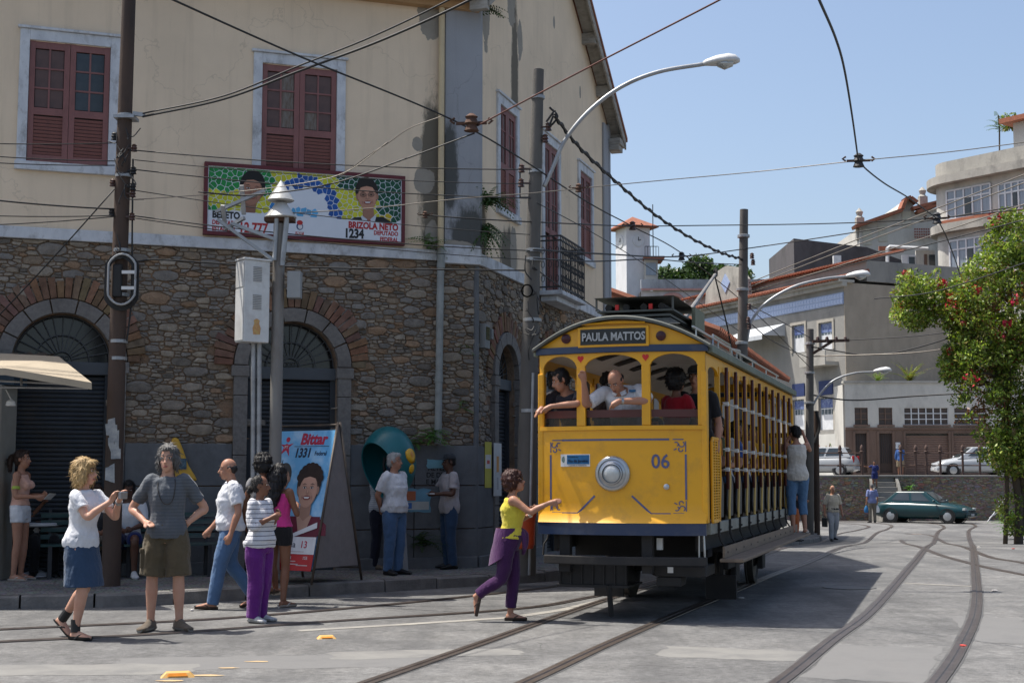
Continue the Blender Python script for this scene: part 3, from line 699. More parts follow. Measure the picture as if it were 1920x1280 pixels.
poster('A', -.78, -.52, 1.62, 1.75, -.036, (.18, .36, .42), [], ragged=.01, seed=6)
poster('B', .30, .62, 1.33, 2.03, -.036, (.52, .47, .08), [(.08, .92, .42, .72, (.6, .6, .58)), (.3, .7, .52, .6, (.55, .1, .08))], label='yellow and white notice')
poster('B', .66, 1.05, 1.2, 2.02, -.060, (.56, .57, .56), [(.35, .65, .45, .75, (.6, .3, .1)), (.4, .6, .12, .35, (.4, .4, .4))], label='white notice with orange print')
poster('B', 1.12, 1.36, 1.15, 1.98, -.032 + .18, (.56, .57, .58), [(.3, .7, .6, .8, (.5, .2, .1))], label='narrow white notice')
GRAF = mat('charcoal_scrawl', (.03, .03, .032), None, 5, .9)
for s_, zz in (('ALTER', 1.62), ('DE DER', 1.52), ('E MADE', 1.42)): text(s_, .10, GRAF, BLD, Matrix.Rotation(RA, 3, 'Z') @ Vector((-.62, -.037, zz)), 'wall_scrawl', (math.pi / 2, 0, RA), bold=.002)
# yellow wall-mounted hood
m = MB(); pts = [(-4.60, 1.44), (-4.13, 1.44), (-4.17, 1.52), (-4.26, 1.66), (-4.33, 1.86), (-4.40, 2.02), (-4.46, 2.05), (-4.50, 2.0), (-4.49, 1.9), (-4.52, 1.8), (-4.55, 1.68), (-4.60, 1.55)]
m.prism(pts, -.16, -.035); yb = fp(m, 'wall_phone_hood', paint('hood_yellow', (.62, .35, .03), .45), 'A', bevel=.03)
m = MB(); m.box(-4.47, -4.29, -.175, -.162, 1.6, 1.75); fp(m, 'hood_plate', mat('dark_plate', (.03, .05, .07), (.12, .2, .25), 30), 'A', yb)
# ================================================================ yellow open-sided tram
TX, TY, TR = 1.158, 14.7, R(-17.5)
def tw(x, y, z): return Vector((TX + x * math.cos(TR) - y * math.sin(TR), TY + x * math.sin(TR) + y * math.cos(TR), z))
TRAM = thing('tram', 'yellow open-sided tram number 06 with blue skirt, full of passengers', 'tram', (TX, TY, 0), TR)
YT = mat('tram_yellow', (.78, .385, .009), (.68, .325, .01), 1.3, .36, 0, .06, 9, spec=.5, dirt=(.36, .19, .04), dscale=4.5, damt=.42, bdist=.02)
BLUE = paint('tram_navy', (.018, .035, .085), .3, (.10, .10, .11), .4)
UNDER = mat('under_iron', (.020, .020, .021), (.035, .032, .03), 4, .75, .1, .2, 40)
MAROON = paint('maroon_wood', (.085, .022, .018), .45)
ROOFG = mat('roof_canvas', (.085, .09, .08), (.13, .135, .12), 3, .85, bmp=.3, bscale=50, dirt=(.04, .045, .03), dscale=2)
EDGEG = mat('green_grey_edge', (.10, .125, .09), (.16, .18, .14), 5, .6, dirt=(.05, .05, .04))
CEIL = mat('cream_ceiling', (.58, .56, .52), (.48, .46, .42), 3, .6)
LINEB = mat('decal_blue', (.075, .085, .19), (.11, .12, .22), 20, .5, bmp=0)
CHROME = mat('dull_chrome', (.48, .49, .50), (.36, .37, .38), 6, .28, .85, .05)
LENS = mat('lamp_lens', (.55, .56, .55), (.4, .42, .42), 9, .08, .3, .3, 40)
GREYP = mat('greyish_sill', (.24, .25, .22), (.17, .17, .15), 4, .6, .1, .2, dirt=(.07, .06, .05))
WOODB = mat('running_board', (.23, .17, .12), (.16, .12, .09), 4, .75, stretch=(3, .5, 3), bmp=.3, bscale=14)
HEARTR = mat('heart_red', (.60, .025, .02), (.5, .02, .02), 9, .5, bmp=0)
WHITEP = mat('white_enamel', (.75, .75, .73), (.62, .62, .6), 6, .4, bmp=0)
PLATEB = mat('plate_blue', (.015, .13, .30), (.01, .10, .24), 20, .5, bmp=0)
SIGNK = mat('destination_black', (.012, .014, .015), (.02, .022, .023), 6, .25, bmp=0)
SIGNW = mat('destination_letters', (.40, .42, .42), (.26, .27, .27), 14, .6, bmp=0)
NAVYSEAT = mat('seat_end_navy', (.014, .018, .028), (.025, .028, .036), 4, .5)
L = 8.35
bow = lambda x: -.15 * max(0, 1 - (x / .9) ** 2)
flare = lambda z: -.075 * max(0, min(1, (1.16 - z) / .14)) ** 1.7
yf = lambda x, z: bow(x) + flare(z)
NX = [-.9 + 1.8 * k / 24 for k in range(25)]
def fsheet(mb, z0f, z1f, nz_=1, t=.03, xs=NX, off=0):
 """bowed front sheet between two height functions, with thickness"""
 for k in range(len(xs) - 1):
  pass
 F = []; Bk = []
 for j in range(nz_ + 1):
  F.append([]); Bk.append([])
  for x in xs:
   z = z0f(x) + (z1f(x) - z0f(x)) * j / nz_; y = yf(x, z) + off
   F[-1].append(Vector((x, y, z))); Bk[-1].append(Vector((x, y + t, z)))
 n = len(xs); vs = [v for r in F for v in r] + [v for r in Bk for v in r]; o = n * (nz_ + 1); fs = []
 for j in range(nz_):
  for k in range(n - 1):
   a = j * n + k; fs += [(a, a + 1, a + n + 1, a + n), (o + a + n, o + a + n + 1, o + a + 1, o + a)]
 for k in range(n - 1):
  b_, t_ = k, nz_ * n + k; fs += [(o + b_, o + b_ + 1, b_ + 1, b_), (t_, t_ + 1, o + t_ + 1, o + t_)]
 for j in range(nz_): fs += [(j * n, (j + 1) * n, o + (j + 1) * n, o + j * n), ((j + 1) * n + n - 1, j * n + n - 1, o + j * n + n - 1, o + (j + 1) * n + n - 1)]
 mb.add(vs, fs)
def tp(mb, name, m, parent=None, **k): return mb.build(name, m, parent or TRAM, **k)
def roofz(x): return 2.865 + .305 * (1 - (x / .95) ** 2)
WINS = [(-.85, -.46), (-.36, .25), (.34, .82)]
def headz(x):
 for a, c in WINS:
  if a <= x <= c:
   t = (x - (a + c) / 2) / ((c - a) / 2); return 2.665 + .115 * max(0, 1 - t * t) ** .6
 return 2.655
def endwall(parent):
 c = []
 mb = MB(); fsheet(mb, lambda x: 1.02, lambda x: 1.985, 14); c.append(tp(mb, 'dash_panel', YT, parent, smooth=40))
 mb = MB(); fsheet(mb, lambda x: .895, lambda x: 1.018, 2, off=.01); 
 for v_ in range(len(mb.v)): x, y, z = mb.v[v_]; mb.v[v_] = (x, y - flare(z) + flare(1.02) - .004, z)
 c.append(tp(mb, 'skirt', BLUE, parent, smooth=40))
 mb = MB(); fsheet(mb, lambda x: 1.987, lambda x: 2.03, 1, .06, off=-.018); c.append(tp(mb, 'window_sill', YT, parent))
 for a, d in ((-.9, -.85), (-.46, -.36), (.25, .34), (.82, .9)):
  mb = MB(); fsheet(mb, lambda x: 2.032, lambda x: 2.66, 1, .05, [a, (a + d) / 2, d]); c.append(tp(mb, 'window_post', YT, parent, bevel=.006))
 XS = sorted(set([round(-.9 + 1.8 * k / 60, 4) for k in range(61)] + [v for w in WINS for v in w]))
 mb = MB(); fsheet(mb, headz, lambda x: 2.80, 1, .04, XS); c.append(tp(mb, 'window_header', YT, parent))
 mb = MB(); fsheet(mb, lambda x: 2.802, lambda x: 2.875, 2, .05, [-.935 + 1.87 * k / 24 for k in range(25)], off=-.03); c.append(tp(mb, 'cornice_band', BLUE, parent, bevel=.006))
 mb = MB(); fsheet(mb, lambda x: 2.877, lambda x: max(2.88, roofz(x) - .03), 2, .03); c.append(tp(mb, 'gable_panel', YT, parent))
 for a, d in WINS:                                        # lowered sash: maroon rail with glass under it
  mb = MB(); fsheet(mb, lambda x: 2.12, lambda x: 2.20, 1, .03, [a, (a + d) / 2, d], off=.05); c.append(tp(mb, 'sash_rail', MAROON, parent))
  mb = MB(); fsheet(mb, lambda x: 2.033, lambda x: 2.117, 1, .006, [a, (a + d) / 2, d], off=.06); c.append(tp(mb, 'sash_pane', TGLASS, parent))
 return c
def glass_mat(name, tint=(.9, .93, .93), alpha=.3):
 m, nt, b = nodes(name); b.inputs['Base Color'].default_value = (*[.05 * t for t in tint], 1); b.inputs['Roughness'].default_value = .08
 b.inputs['Alpha'].default_value = alpha; MATS[name] = m; return m
TGLASS = glass_mat('dusty_glass', alpha=.45)
endwall(TRAM)
# far end: the same wall turned round
REAR = bpy.data.objects.new('rear_end', None); COL.objects.link(REAR); REAR.parent = TRAM; REAR.location = (0, L, 0); REAR.rotation_euler = (0, 0, math.pi)
for o in [o for o in TRAM.children if o is not REAR]:
 c = o.copy(); COL.objects.link(c); c.parent = REAR
# roof
mb = MB(); rings = []
for y in (-.075, -.05, 1, 3, 5, 7, L + .05, L + .075):
 sh = .015 if y in (-.075, L + .075) else 0
 top = [Vector((x, y + (bow(x) if y < 0 else (-bow(x) if y > L else 0)), roofz(x) + .02 - sh)) for x in [-.965 + 1.93 * k / 20 for k in range(21)]]
 bot = [Vector((v.x, v.y, v.z - (.04 - sh))) for v in reversed(top)]
 rings.append(top + bot)
mb.loft(rings); tp(mb, 'roof', ROOFG, smooth=40)
for sg in (-1, 1):
 mb = MB(); mb.box(sg * .945 - .03, sg * .945 + .03, .02, L - .02, 2.79, 2.865); tp(mb, 'roof_edge', EDGEG, bevel=.01)
 mb = MB(); mb.tube([(sg * .72, .3, 3.10), (sg * .72, L - .3, 3.10)], .012, 6)
 for y in (.5, 2, 3.5, 5, 6.5, 7.8): mb.tube([(sg * .72, y, 2.98), (sg * .72, y, 3.10)], .01, 5)
 tp(mb, 'roof_rail', CHROME)
# ceiling with ventilator openings
mb = MB(); rings = []
for y in (.06, L - .06): rings.append([Vector((x, y, 2.70 + .30 * (1 - (x / .98) ** 2))) for x in [-.9 + 1.8 * k / 14 for k in range(15)]])
mb.loft(rings, cap=False, closed=False); tp(mb, 'ceiling', CEIL, smooth=True)
for k in range(9):
 for sg in (-1, 1):
  mb = MB(); y = .5 + k * .88; za = 2.70 + .30 * (1 - (.3 / .98) ** 2) - .012; zb = 2.70 + .30 * (1 - (.62 / .98) ** 2) - .012
  mb.add([(sg * .3, y, za), (sg * .62, y, zb), (sg * .62, y + .3, zb), (sg * .3, y + .3, za)], [(0, 1, 2, 3)]); tp(mb, 'ceiling_vent', UNDER)
# side walls: posts, arched header, seat ends, grab bars
PY = [.86 + .708 * k for k in range(11)]
mbp = MB(); mbp.box(-.028, .028, -.026, .026, 1.52, 2.70); POSTME = mbp.mesh('side_post'); POSTME.materials.append(YT)
mb = MB(); mb.tube([(0, 0, 1.54), (0, 0, 1.47), (0, -.02, 1.38), (0, -.05, 1.28), (0, -.085, 1.17), (0, -.10, 1.09), (0, -.10, 1.02)], .016, 6); CURVME = mb.mesh('seat_end_rail'); CURVME.materials.append(paint('pale_yellow_rail', (.62, .42, .12), .4))
mb = MB(); mb.prism([(-.02, 1.05), (-.06, 1.17), (-.03, 1.3), (.02, 1.42), (.03, 1.50), (.30, 1.50), (.40, 1.40), (.36, 1.05)], -.008, .008)
mb.v = [(y, x, z) for x, y, z in mb.v]; SEATEND = mb.mesh('seat_end'); SEATEND.materials.append(NAVYSEAT)
mb = MB(); mb.tube([(0, 0, 1.36), (0, 0, 2.72)], .02, 8); GRAB = mb.mesh('grab_bar'); GRAB.materials.append(MAROON); GRAB.shade_smooth()
mb = MB(); mb.box(-.02, .02, -.03, .03, -.022, .022); CLAMP = mb.mesh('clamp'); CLAMP.materials.append(WHITEP)
for sg in (-1, 1):
 sx = sg * .885
 for i, y in enumerate(PY):
  link('side_post', POSTME, TRAM, (sx, y, 0))
  if y < L - .4:
   link('seat_end_rail', CURVME, TRAM, (sg * .905, y, 0)); link('seat_end', SEATEND, TRAM, (sg * .86, y + .08, 0))
   if i < 10:
    g = link('grab_bar', GRAB, TRAM, (sg * .935, y + .34, 0))
    for z in (2.31, 1.80, 1.58): link('clamp', CLAMP, g, (0, 0, z))
 mb = MB()
 for z in (2.31, 1.80, 1.58): mb.tube([(sg * .94, PY[0], z), (sg * .94, PY[-1], z)], .007, 5)
 tp(mb, 'grab_rod', CHROME)
 # arched header
 mb = MB(); ys_ = []
 edges = [0.0, .10] + PY + [L]
 F = []
 for j in range(len(edges) - 1):
  a, c = edges[j], edges[j + 1]; nn = 8 if c - a > .3 else 1
  for k in range(nn + (1 if j == len(edges) - 2 else 0)):
   y = a + (c - a) * k / nn; t = (y - (a + c) / 2) / ((c - a) / 2); zz = 2.58 + (.09 * max(0, 1 - t * t) ** .55 if c - a > .3 else 0)
   F.append((y, zz))
 n = len(F); vs = [(sx + sg * .018, y, z) for y, z in F] + [(sx + sg * .018, y, 2.79) for y, z in F] + [(sx - sg * .012, y, z) for y, z in F] + [(sx - sg * .012, y, 2.79) for y, z in F]
 fs = []
 for k in range(n - 1): fs += [(k, k + 1, n + k + 1, n + k), (2 * n + k, 3 * n + k, 3 * n + k + 1, 2 * n + k + 1), (k, 2 * n + k, 2 * n + k + 1, k + 1)]
 mb.add(vs, fs); tp(mb, 'side_header', YT)
 # corner posts
 for y in (.03, L - .03): mb = MB(); mb.box(sx - .03, sx + .028, y - .05, y + .05, 1.02, 2.60); tp(mb, 'corner_post', YT, bevel=.008)
 for y0, y1 in ((0, .10), (L - .10, L)): mb = MB(); mb.box(sx - .005, sx + .02, y0 + .082 if y0 == 0 else y0 - .04, y1 + .04 if y0 == 0 else y1 - .082, 1.02, 2.58); tp(mb, 'corner_panel', YT)
 # sill beam and brackets
 mb = MB(); mb.box(sg * .87, sg * .93, .06, L - .06, .90, 1.018); tp(mb, 'sill_beam', GREYP, bevel=.008)
 for k, y in enumerate([.5 + .78 * j for j in range(10)]):
  mb = MB(); mb.box(sg * .931, sg * .952, y - .02, y + .02, .86, 1.03); mb.box(sg * .931, sg * .965, y - .035, y + .035, .93, .95)
  mb.tube([(sg * .945, y, .88), (sg * .96, y, .82), (sg * 1.0, y, .76), (sg * 1.01, y, .64)], .012, 5); tp(mb, 'step_bracket', UNDER)
 if sg < 0: continue
 mb = MB(); mb.box(sg * 1.0, sg * 1.022, .35, 7.6, .645, .765); bd = tp(mb, 'step_riser', WOODB)
 for k in range(12): m2 = MB(); m2.lathe([(.012, 0), (.010, .006)], 8, (sg * 1.023, .55 + k * .6, .70), Matrix.Rotation(sg * math.pi / 2, 3, 'Y')); tp(m2, 'bolt', UNDER, bd)
 mb = MB(); mb.box(sg * .97, sg * 1.22, .32, 7.6, .605, .642); tp(mb, 'running_board', WOODB, bevel=.008)
 # lattice gate at each platform
 for y0 in (.14,):
  mb = MB(); x = sg * .935
  out = [(x, y0, 1.03), (x, y0, 1.86), (x, y0 + .05, 1.90), (x, y0 + .44, 1.90), (x, y0 + .50, 1.84), (x, y0 + .52, 1.45), (x, y0 + .46, 1.2), (x, y0 + .44, 1.03), (x, y0, 1.03)]
  mb.tube(out, .018, 6); mb.tube([(x, y0 + .18, 1.03), (x, y0 + .18, 1.9)], .010, 5); mb.tube([(x, y0 + .33, 1.03), (x, y0 + .35, 1.9)], .010, 5)
  for k in range(30): z = 1.05 + k * .0285; mb.bar((x, y0, z), (x, y0 + (.44 if z < 1.2 else .51), z), .006, .012)
  tp(mb, 'platform_gate', YT)
mb = MB(); mb.box(-.872, -.85, .9, L - .1, 1.02, 1.78); tp(mb, 'closed_side_panel', MAROON)
# benches
SEATW = mat('bench_slats', (.09, .05, .03), (.06, .035, .02), 5, .5)
mb = MB()
for k in range(5): mb.box(-.82, .82, .06 + k * .075, .12 + k * .075, 1.40, 1.425)
for k in range(4): mb.box(-.82, .82, .43, .45, 1.5 + k * .085, 1.565 + k * .085)
for x in (-.8, 0, .8): mb.box(x - .02, x + .02, .08, .44, 1.0, 1.40); mb.box(x - .02, x + .02, .445, .47, 1.38, 1.86)
BENCH = mb.mesh('seat_bench'); BENCH.materials.append(SEATW)
for y in PY[:9]: link('seat_bench', BENCH, TRAM, (0, y + .08, 0))
mb = MB(); mb.box(-.86, .86, .05, L - .05, .93, .99); tp(mb, 'floor', UNDER)
mb = MB(); mb.box(-.80, .80, .74, .78, 1.0, 1.93); tp(mb, 'platform_bulkhead', MAROON)
mb = MB(); mb.lathe([(.10, 1.0), (.10, 1.75), (.14, 1.78), (.14, 1.92), (.05, 1.96)], 14, (.42, .26, 0)); tp(mb, 'controller', UNDER)
# sign, marker lamps, headlamp, decals
mb = MB(); fsheet(mb, lambda x: 2.86, lambda x: 3.075, 1, .05, [-.43, -.2, .15, .34], off=-.045); sb = tp(mb, 'sign_frame', YT, bevel=.006)
mb = MB(); fsheet(mb, lambda x: 2.885, lambda x: 3.05, 1, .004, [-.40, -.2, .1, .31], off=-.051); tp(mb, 'sign_board', SIGNK, sb)
text('PAULA MATTOS', .118, SIGNW, sb, (-.035, bow(-.03) - .050, 2.962), bold=.0035, sx=.80)
mb = MB(); mb.tube([(-.43, bow(-.43) - .04, 3.105), (-.05, bow(0) - .045, 3.115), (.30, bow(.3) - .04, 3.11)], .010, 6); tp(mb, 'sign_visor', YT)
XR = Matrix.Rotation(math.pi / 2, 3, 'X')
for x in (-.575, .46):
 mb = MB(); mb.lathe([(.052, 0), (.052, .02), (.042, .022), (.02, .03)], 16, (x, bow(x) + .0, 2.965), XR); tp(mb, 'marker_lamp', mat('dark_red_lens', (.06, .008, .01), (.04, .006, .01), 9, .2), smooth=40)
hl = MB(); hl.lathe([(.185, -.01), (.185, .03), (.172, .045), (.150, .05), (.146, .038), (.118, .05), (.112, .07), (.100, .075), (.098, .05)], 32, (-.06, bow(-.06) - .0, 1.53), XR); hlo = tp(hl, 'headlamp', CHROME, smooth=35)
mb = MB(); mb.lathe([(.097, .05), (.09, .065), (.06, .08), (.02, .086)], 24, (-.06, bow(-.06), 1.53), XR); tp(mb, 'headlamp_lens', LENS, hlo, smooth=True)
mb = MB(); mb.lathe([(.030, 0), (.030, .02), (.012, .03)], 12, (.50, bow(.5), 1.395), XR); tp(mb, 'socket', CHROME, smooth=40)
def fline(mb, pts, w=.02):
 for (x0, z0), (x1, z1) in zip(pts, pts[1:]):
  n = max(1, int(math.hypot(x1 - x0, z1 - z0) / .06))
  for k in range(n):
   a = (x0 + (x1 - x0) * k / n, z0 + (z1 - z0) * k / n); c = (x0 + (x1 - x0) * (k + 1) / n, z0 + (z1 - z0) * (k + 1) / n)
   mb.bar((a[0], yf(*a) - .001, a[1]), (c[0], yf(*c) - .001, c[1]), .006, w, up=(0, 0, 1) if abs(z1 - z0) < abs(x1 - x0) * 3 else (1, 0, 0))
for pts in ([(-.63, 1.885), (.53, 1.885)], [(-.765, 1.73), (-.765, 1.26)], [(.695, 1.73), (.695, 1.26)], [(-.63, 1.115), (-.45, 1.115), (-.26, 1.30)], [(.14, 1.30), (.34, 1.115), (.54, 1.115)]):
 mb = MB(); fline(mb, pts); tp(mb, 'painted_line', LINEB)
def curl(cx, cz, fx, fz):
 mb = MB()
 for px0, pz0, r, a0, a1 in ((.02, .03, .028, 0, 4.2), (.075, .03, .022, 2, 5.5), (.03, .085, .022, -1, 3.2)):
  pts = [(cx + fx * (px0 + r * math.cos(a0 + (a1 - a0) * k / 7)), cz + fz * (pz0 + r * math.sin(a0 + (a1 - a0) * k / 7))) for k in range(8)]; fline(mb, pts, .011)
 fline(mb, [(cx + fx * -.02, cz + fz * .0), (cx + fx * -.02, cz + fz * .11)], .011); fline(mb, [(cx + fx * .0, cz + fz * -.02), (cx + fx * .11, cz + fz * -.02)], .011)
 fline(mb, [(cx + fx * .07, cz + fz * .075), (cx + fx * .10, cz + fz * .09)], .011); tp(mb, 'painted_scroll', LINEB)
for cx, cz, fx, fz in ((-.745, 1.865, 1, -1), (.675, 1.865, -1, -1), (-.745, 1.14, 1, 1), (.675, 1.14, -1, 1)): curl(cx, cz, fx, fz)
text('06', .205, LINEB, TRAM, (.44, bow(.44) - .004, 1.65), 'fleet_number', (math.pi / 2, 0, R(9)), bold=.003, sx=.95)
mb = MB(); fsheet(mb, lambda x: 1.605, lambda x: 1.735, 1, .006, [-.645, -.48, -.31], off=-.005); pl_ = tp(mb, 'number_plate', WHITEP)
mb = MB(); fsheet(mb, lambda x: 1.63, lambda x: 1.727, 1, .003, [-.572, -.45, -.318], off=-.008); tp(mb, 'plate_field', PLATEB, pl_)
mb = MB(); mb.ell((-.61, bow(-.61) - .004, 1.68), (.022, .004, .034)); tp(mb, 'plate_crest', mat('crest_green', (.10, .22, .20), (.3, .3, .25), 60), pl_)
text('Rio de Janeiro', .040, mat('print_navy', (.01, .02, .05), None, bmp=0), pl_, (-.445, bow(-.45) - .012, 1.664), rot=(math.pi / 2, 0, R(-9)), bold=.0006)
text('GOVERNO DO', .018, MATS['print_navy'], pl_, (-.50, bow(-.5) - .012, 1.705), rot=(math.pi / 2, 0, R(-9)))
text('SECRETARIA DE TRANSPORTES', .015, MATS['print_navy'], pl_, (-.45, bow(-.45) - .012, 1.616), rot=(math.pi / 2, 0, R(-9)))
for x in (-.41, .295):
 mb = MB(); z0 = 2.745; pts = []
 for k in range(20):
  t = 2 * math.pi * k / 20; pts.append((x + .0022 * 16 * math.sin(t) ** 3, z0 + .0026 * (13 * math.cos(t) - 5 * math.cos(2 * t) - 2 * math.cos(3 * t) - math.cos(4 * t))))
 mb.prism(pts, yf(x, z0) - .006, yf(x, z0) + .01); tp(mb, 'heart', HEARTR)
# underframe
mb = MB(); fsheet(mb, lambda x: .585, lambda x: .675, 1, .05, [-.84 + 1.74 * k / 12 for k in range(13)], off=.02); bf = tp(mb, 'bumper_bar', UNDER, bevel=.01)
for x in (-.62, .28): mb = MB(); mb.box(x - .055, x + .055, bow(x) + .05, bow(x) + .16, .5, .93); tp(mb, 'bumper_post', UNDER)
mb = MB(); mb.tube([(.85, .06, .93), (.86, .05, .75), (.86, .05, .63)], .012, 6); mb.tube([(.80, .07, .93), (.80, .06, .63)], .010, 6); tp(mb, 'step_iron', CHROME)
mb = MB(); mb.box(-.08, .03, -.17, -.11, .61, .66); tp(mb, 'coupler', CHROME, bevel=.012)
mb = MB(); mb.box(-.72, .02, .12, .16, .36, .58); 
for k in range(7): mb.box(-.72 + k * .12, -.70 + k * .12, .10, .119, .36, .60)
mb.box(-.74, .04, .09, .20, .33, .358); mb.box(-.74, .04, .2, .8, .33, .35); tp(mb, 'lifeguard', UNDER)
mb = MB(); mb.box(.32, .86, .10, .70, .46, .57); mb.box(.34, .60, .10, .4, .36, .455); tp(mb, 'battery_box', UNDER, bevel=.01)
mb = MB(); mb.box(.46, .52, .095, .099, .50, .56); tp(mb, 'box_label', WHITEP); mb = MB(); mb.box(.36, .42, .03, .08, .74, .86); tp(mb, 'white_bracket', WHITEP)
mb = MB(); mb.tube([(-.17, .1, .36), (-.17, .2, .03)], .03, 6); tp(mb, 'brake_shoe_arm', UNDER)
for k, y in enumerate((.9, 2.0, 6.2, 7.4)): mb = MB(); mb.box(-.75, .75, y, y + .3, .62, .93); tp(mb, 'cross_beam', UNDER)
mb = MB(); mb.box(-.8, -.74, .2, L - .2, .72, .93); mb.box(.74, .8, .2, L - .2, .72, .93); tp(mb, 'frame_beam', UNDER)
mb = MB(); mb.box(-.45, .45, 3.5, 5.2, .22, .75); tp(mb, 'motor_case', UNDER, bevel=.06)
for sg in (-1, 1):
 mb = MB(); mb.box(sg * .70, sg * .76, 2.3, 6.2, .40, .52); mb.box(sg * .69, sg * .77, 2.85, 3.15, .22, .55); mb.box(sg * .69, sg * .77, 5.35, 5.65, .22, .55); tp(mb, 'truck_frame', UNDER, bevel=.012)
 for y in (2.55, 3.45, 5.05, 5.95):
  mb = MB(); mb.tube([(sg * .73 + .055 * math.cos(a), y + .055 * math.sin(a), .50 + .24 * j / 40) for j, a in enumerate([k * .9 for k in range(41)])], .014, 5); tp(mb, 'coil_spring', UNDER)
 mb = MB(); mb.box(sg * .66, sg * .70, 2.28, 2.34, .1, .52); mb.box(sg * .5, sg * .86, 2.20, 2.26, .06, .34); tp(mb, 'guard_board', UNDER)
 for y in (3.0, 5.5):
  mb = MB(); mb.lathe([(.05, -.07), (.36, -.065), (.40, -.05), (.40, -.035), (.355, -.03), (.35, .05), (.30, .055), (.28, .03), (.12, .03), (.10, .07), (.05, .07)], 28, (sg * .60, y, .365), Matrix.Rotation(sg * math.pi / 2, 3, 'Y'))
  tp(mb, 'wheel', mat('wheel_steel', (.06, .055, .05), (.1, .09, .08), 6, .5, .5), smooth=35)
for y in (3.0, 5.5): mb = MB(); mb.tube([(-.7, y, .365), (.7, y, .365)], .05, 8); tp(mb, 'axle', UNDER)
# roof equipment: resistor tray with lid, trolley pole
RB_ = mat('resistor_iron', (.075, .08, .075), (.11, .115, .105), 5, .7, .2, .2)
mb = MB(); mb.box(-.42, .50, .55, 2.3, 3.13, 3.17); mb.add([(-.48, .5, 3.16), (.55, .5, 3.16), (.42, .6, 3.24), (-.36, .6, 3.24), (-.48, 2.3, 3.16), (.55, 2.3, 3.16), (.42, 2.2, 3.24), (-.36, 2.2, 3.24)], [(0, 1, 2, 3), (4, 7, 6, 5), (1, 5, 6, 2), (0, 3, 7, 4), (3, 2, 6, 7)]); rbx = tp(mb, 'resistor_tray', RB_)
mb = MB(); mb.box(-.36, .42, .6, 2.2, 3.26, 3.285); mb.box(-.40, .46, .58, 2.25, 3.315, 3.335); tp(mb, 'tray_shelf', RB_, rbx)
for k in range(4): mb = MB(); mb.tube([(-.28 + k * .2, .62, 3.37), (-.28 + k * .2, 2.1, 3.37)], .04, 8); tp(mb, 'resistor_tube', UNDER, rbx)
for x, m_ in ((-.18, HEARTR), (.2, HEARTR)): mb = MB(); mb.box(x - .02, x + .02, .60, .64, 3.34, 3.40); tp(mb, 'insulator', m_, rbx)
mb = MB(); mb.add([(-.42, .5, 3.47), (.48, .5, 3.47), (.48, 2.3, 3.47), (-.42, 2.3, 3.47), (-.30, .8, 3.50), (.38, .8, 3.50), (.38, 2.1, 3.50), (-.30, 2.1, 3.50)], [(0, 1, 5, 4), (1, 2, 6, 5), (2, 3, 7, 6), (3, 0, 4, 7), (4, 5, 6, 7), (3, 2, 1, 0)])
for x in (-.40, .46):
 for y in (.55, 2.25): mb.bar((x, y, 3.33), (x, y, 3.47), .02)
tp(mb, 'tray_lid', RB_, rbx)
mb = MB(); mb.box(.49, .53, 1.55, 2.2, 3.2, 3.46); tp(mb, 'tray_side', mat('khaki_panel', (.17, .18, .12), (.13, .14, .1), 4, .7), rbx)
mb = MB(); mb.lathe([(.22, 3.16), (.2, 3.2), (.09, 3.24), (.09, 3.34)], 14, (0, 3.2, 0)); mb.tube([(-.0, 2.9, 3.36), (0, 3.6, 3.36)], .06, 8); mb.tube([(.02, 2.75, 3.33), (.3, 2.75, 3.33)], .035, 8); tb = tp(mb, 'trolley_base', UNDER, smooth=40)
mb = MB(); mb.tube([(0, 3.2, 3.38), (-.05, 5.1, 4.0), (-.10, 7.0, 4.63)], [.035, .03, .022], 8); tp(mb, 'trolley_pole', mat('pole_grey', (.22, .22, .22), (.16, .15, .14), 6, .6, .2), tb)
mb = MB(); mb.lathe([(.05, -.02), (.07, -.02), (.05, 0), (.07, .02), (.05, .02)], 12, (-.10, 7.06, 4.67), Matrix.Rotation(math.pi / 2, 3, 'Y')); mb.bar((-.1, 6.98, 4.6), (-.1, 7.1, 4.7), .04); tp(mb, 'trolley_wheel', UNDER, tb)
mb = MB(); mb.tube([(-.10, 6.95, 4.6), (-.02, 7.6, 3.9), (.05, 8.3, 3.0)], .012, 5); tp(mb, 'trolley_rope', UNDER, tb)
mb = MB()
for sg in (.62,): mb.tube([(sg, 2.2, 3.06), (sg, 2.25, 3.2), (sg, 3.6, 3.2), (sg, 3.7, 3.06)], .015, 6); mb.tube([(sg - .1, 4.4, 3.05), (sg - .1, 4.4, 3.22), (sg - .1, 5.2, 3.26), (sg - .1, 5.3, 3.05)], .015, 6)
tp(mb, 'roof_handrail', CHROME)
mb = MB(); mb.box(-.2, .45, 5.8, 7.2, 3.14, 3.17); mb.box(-.3, .5, 5.8, 7.2, 3.25, 3.27)
for x in (-.25, .45):
 for y in (5.85, 7.15): mb.bar((x, y, 3.1), (x, y, 3.25), .03)
tp(mb, 'rear_tray', RB_)
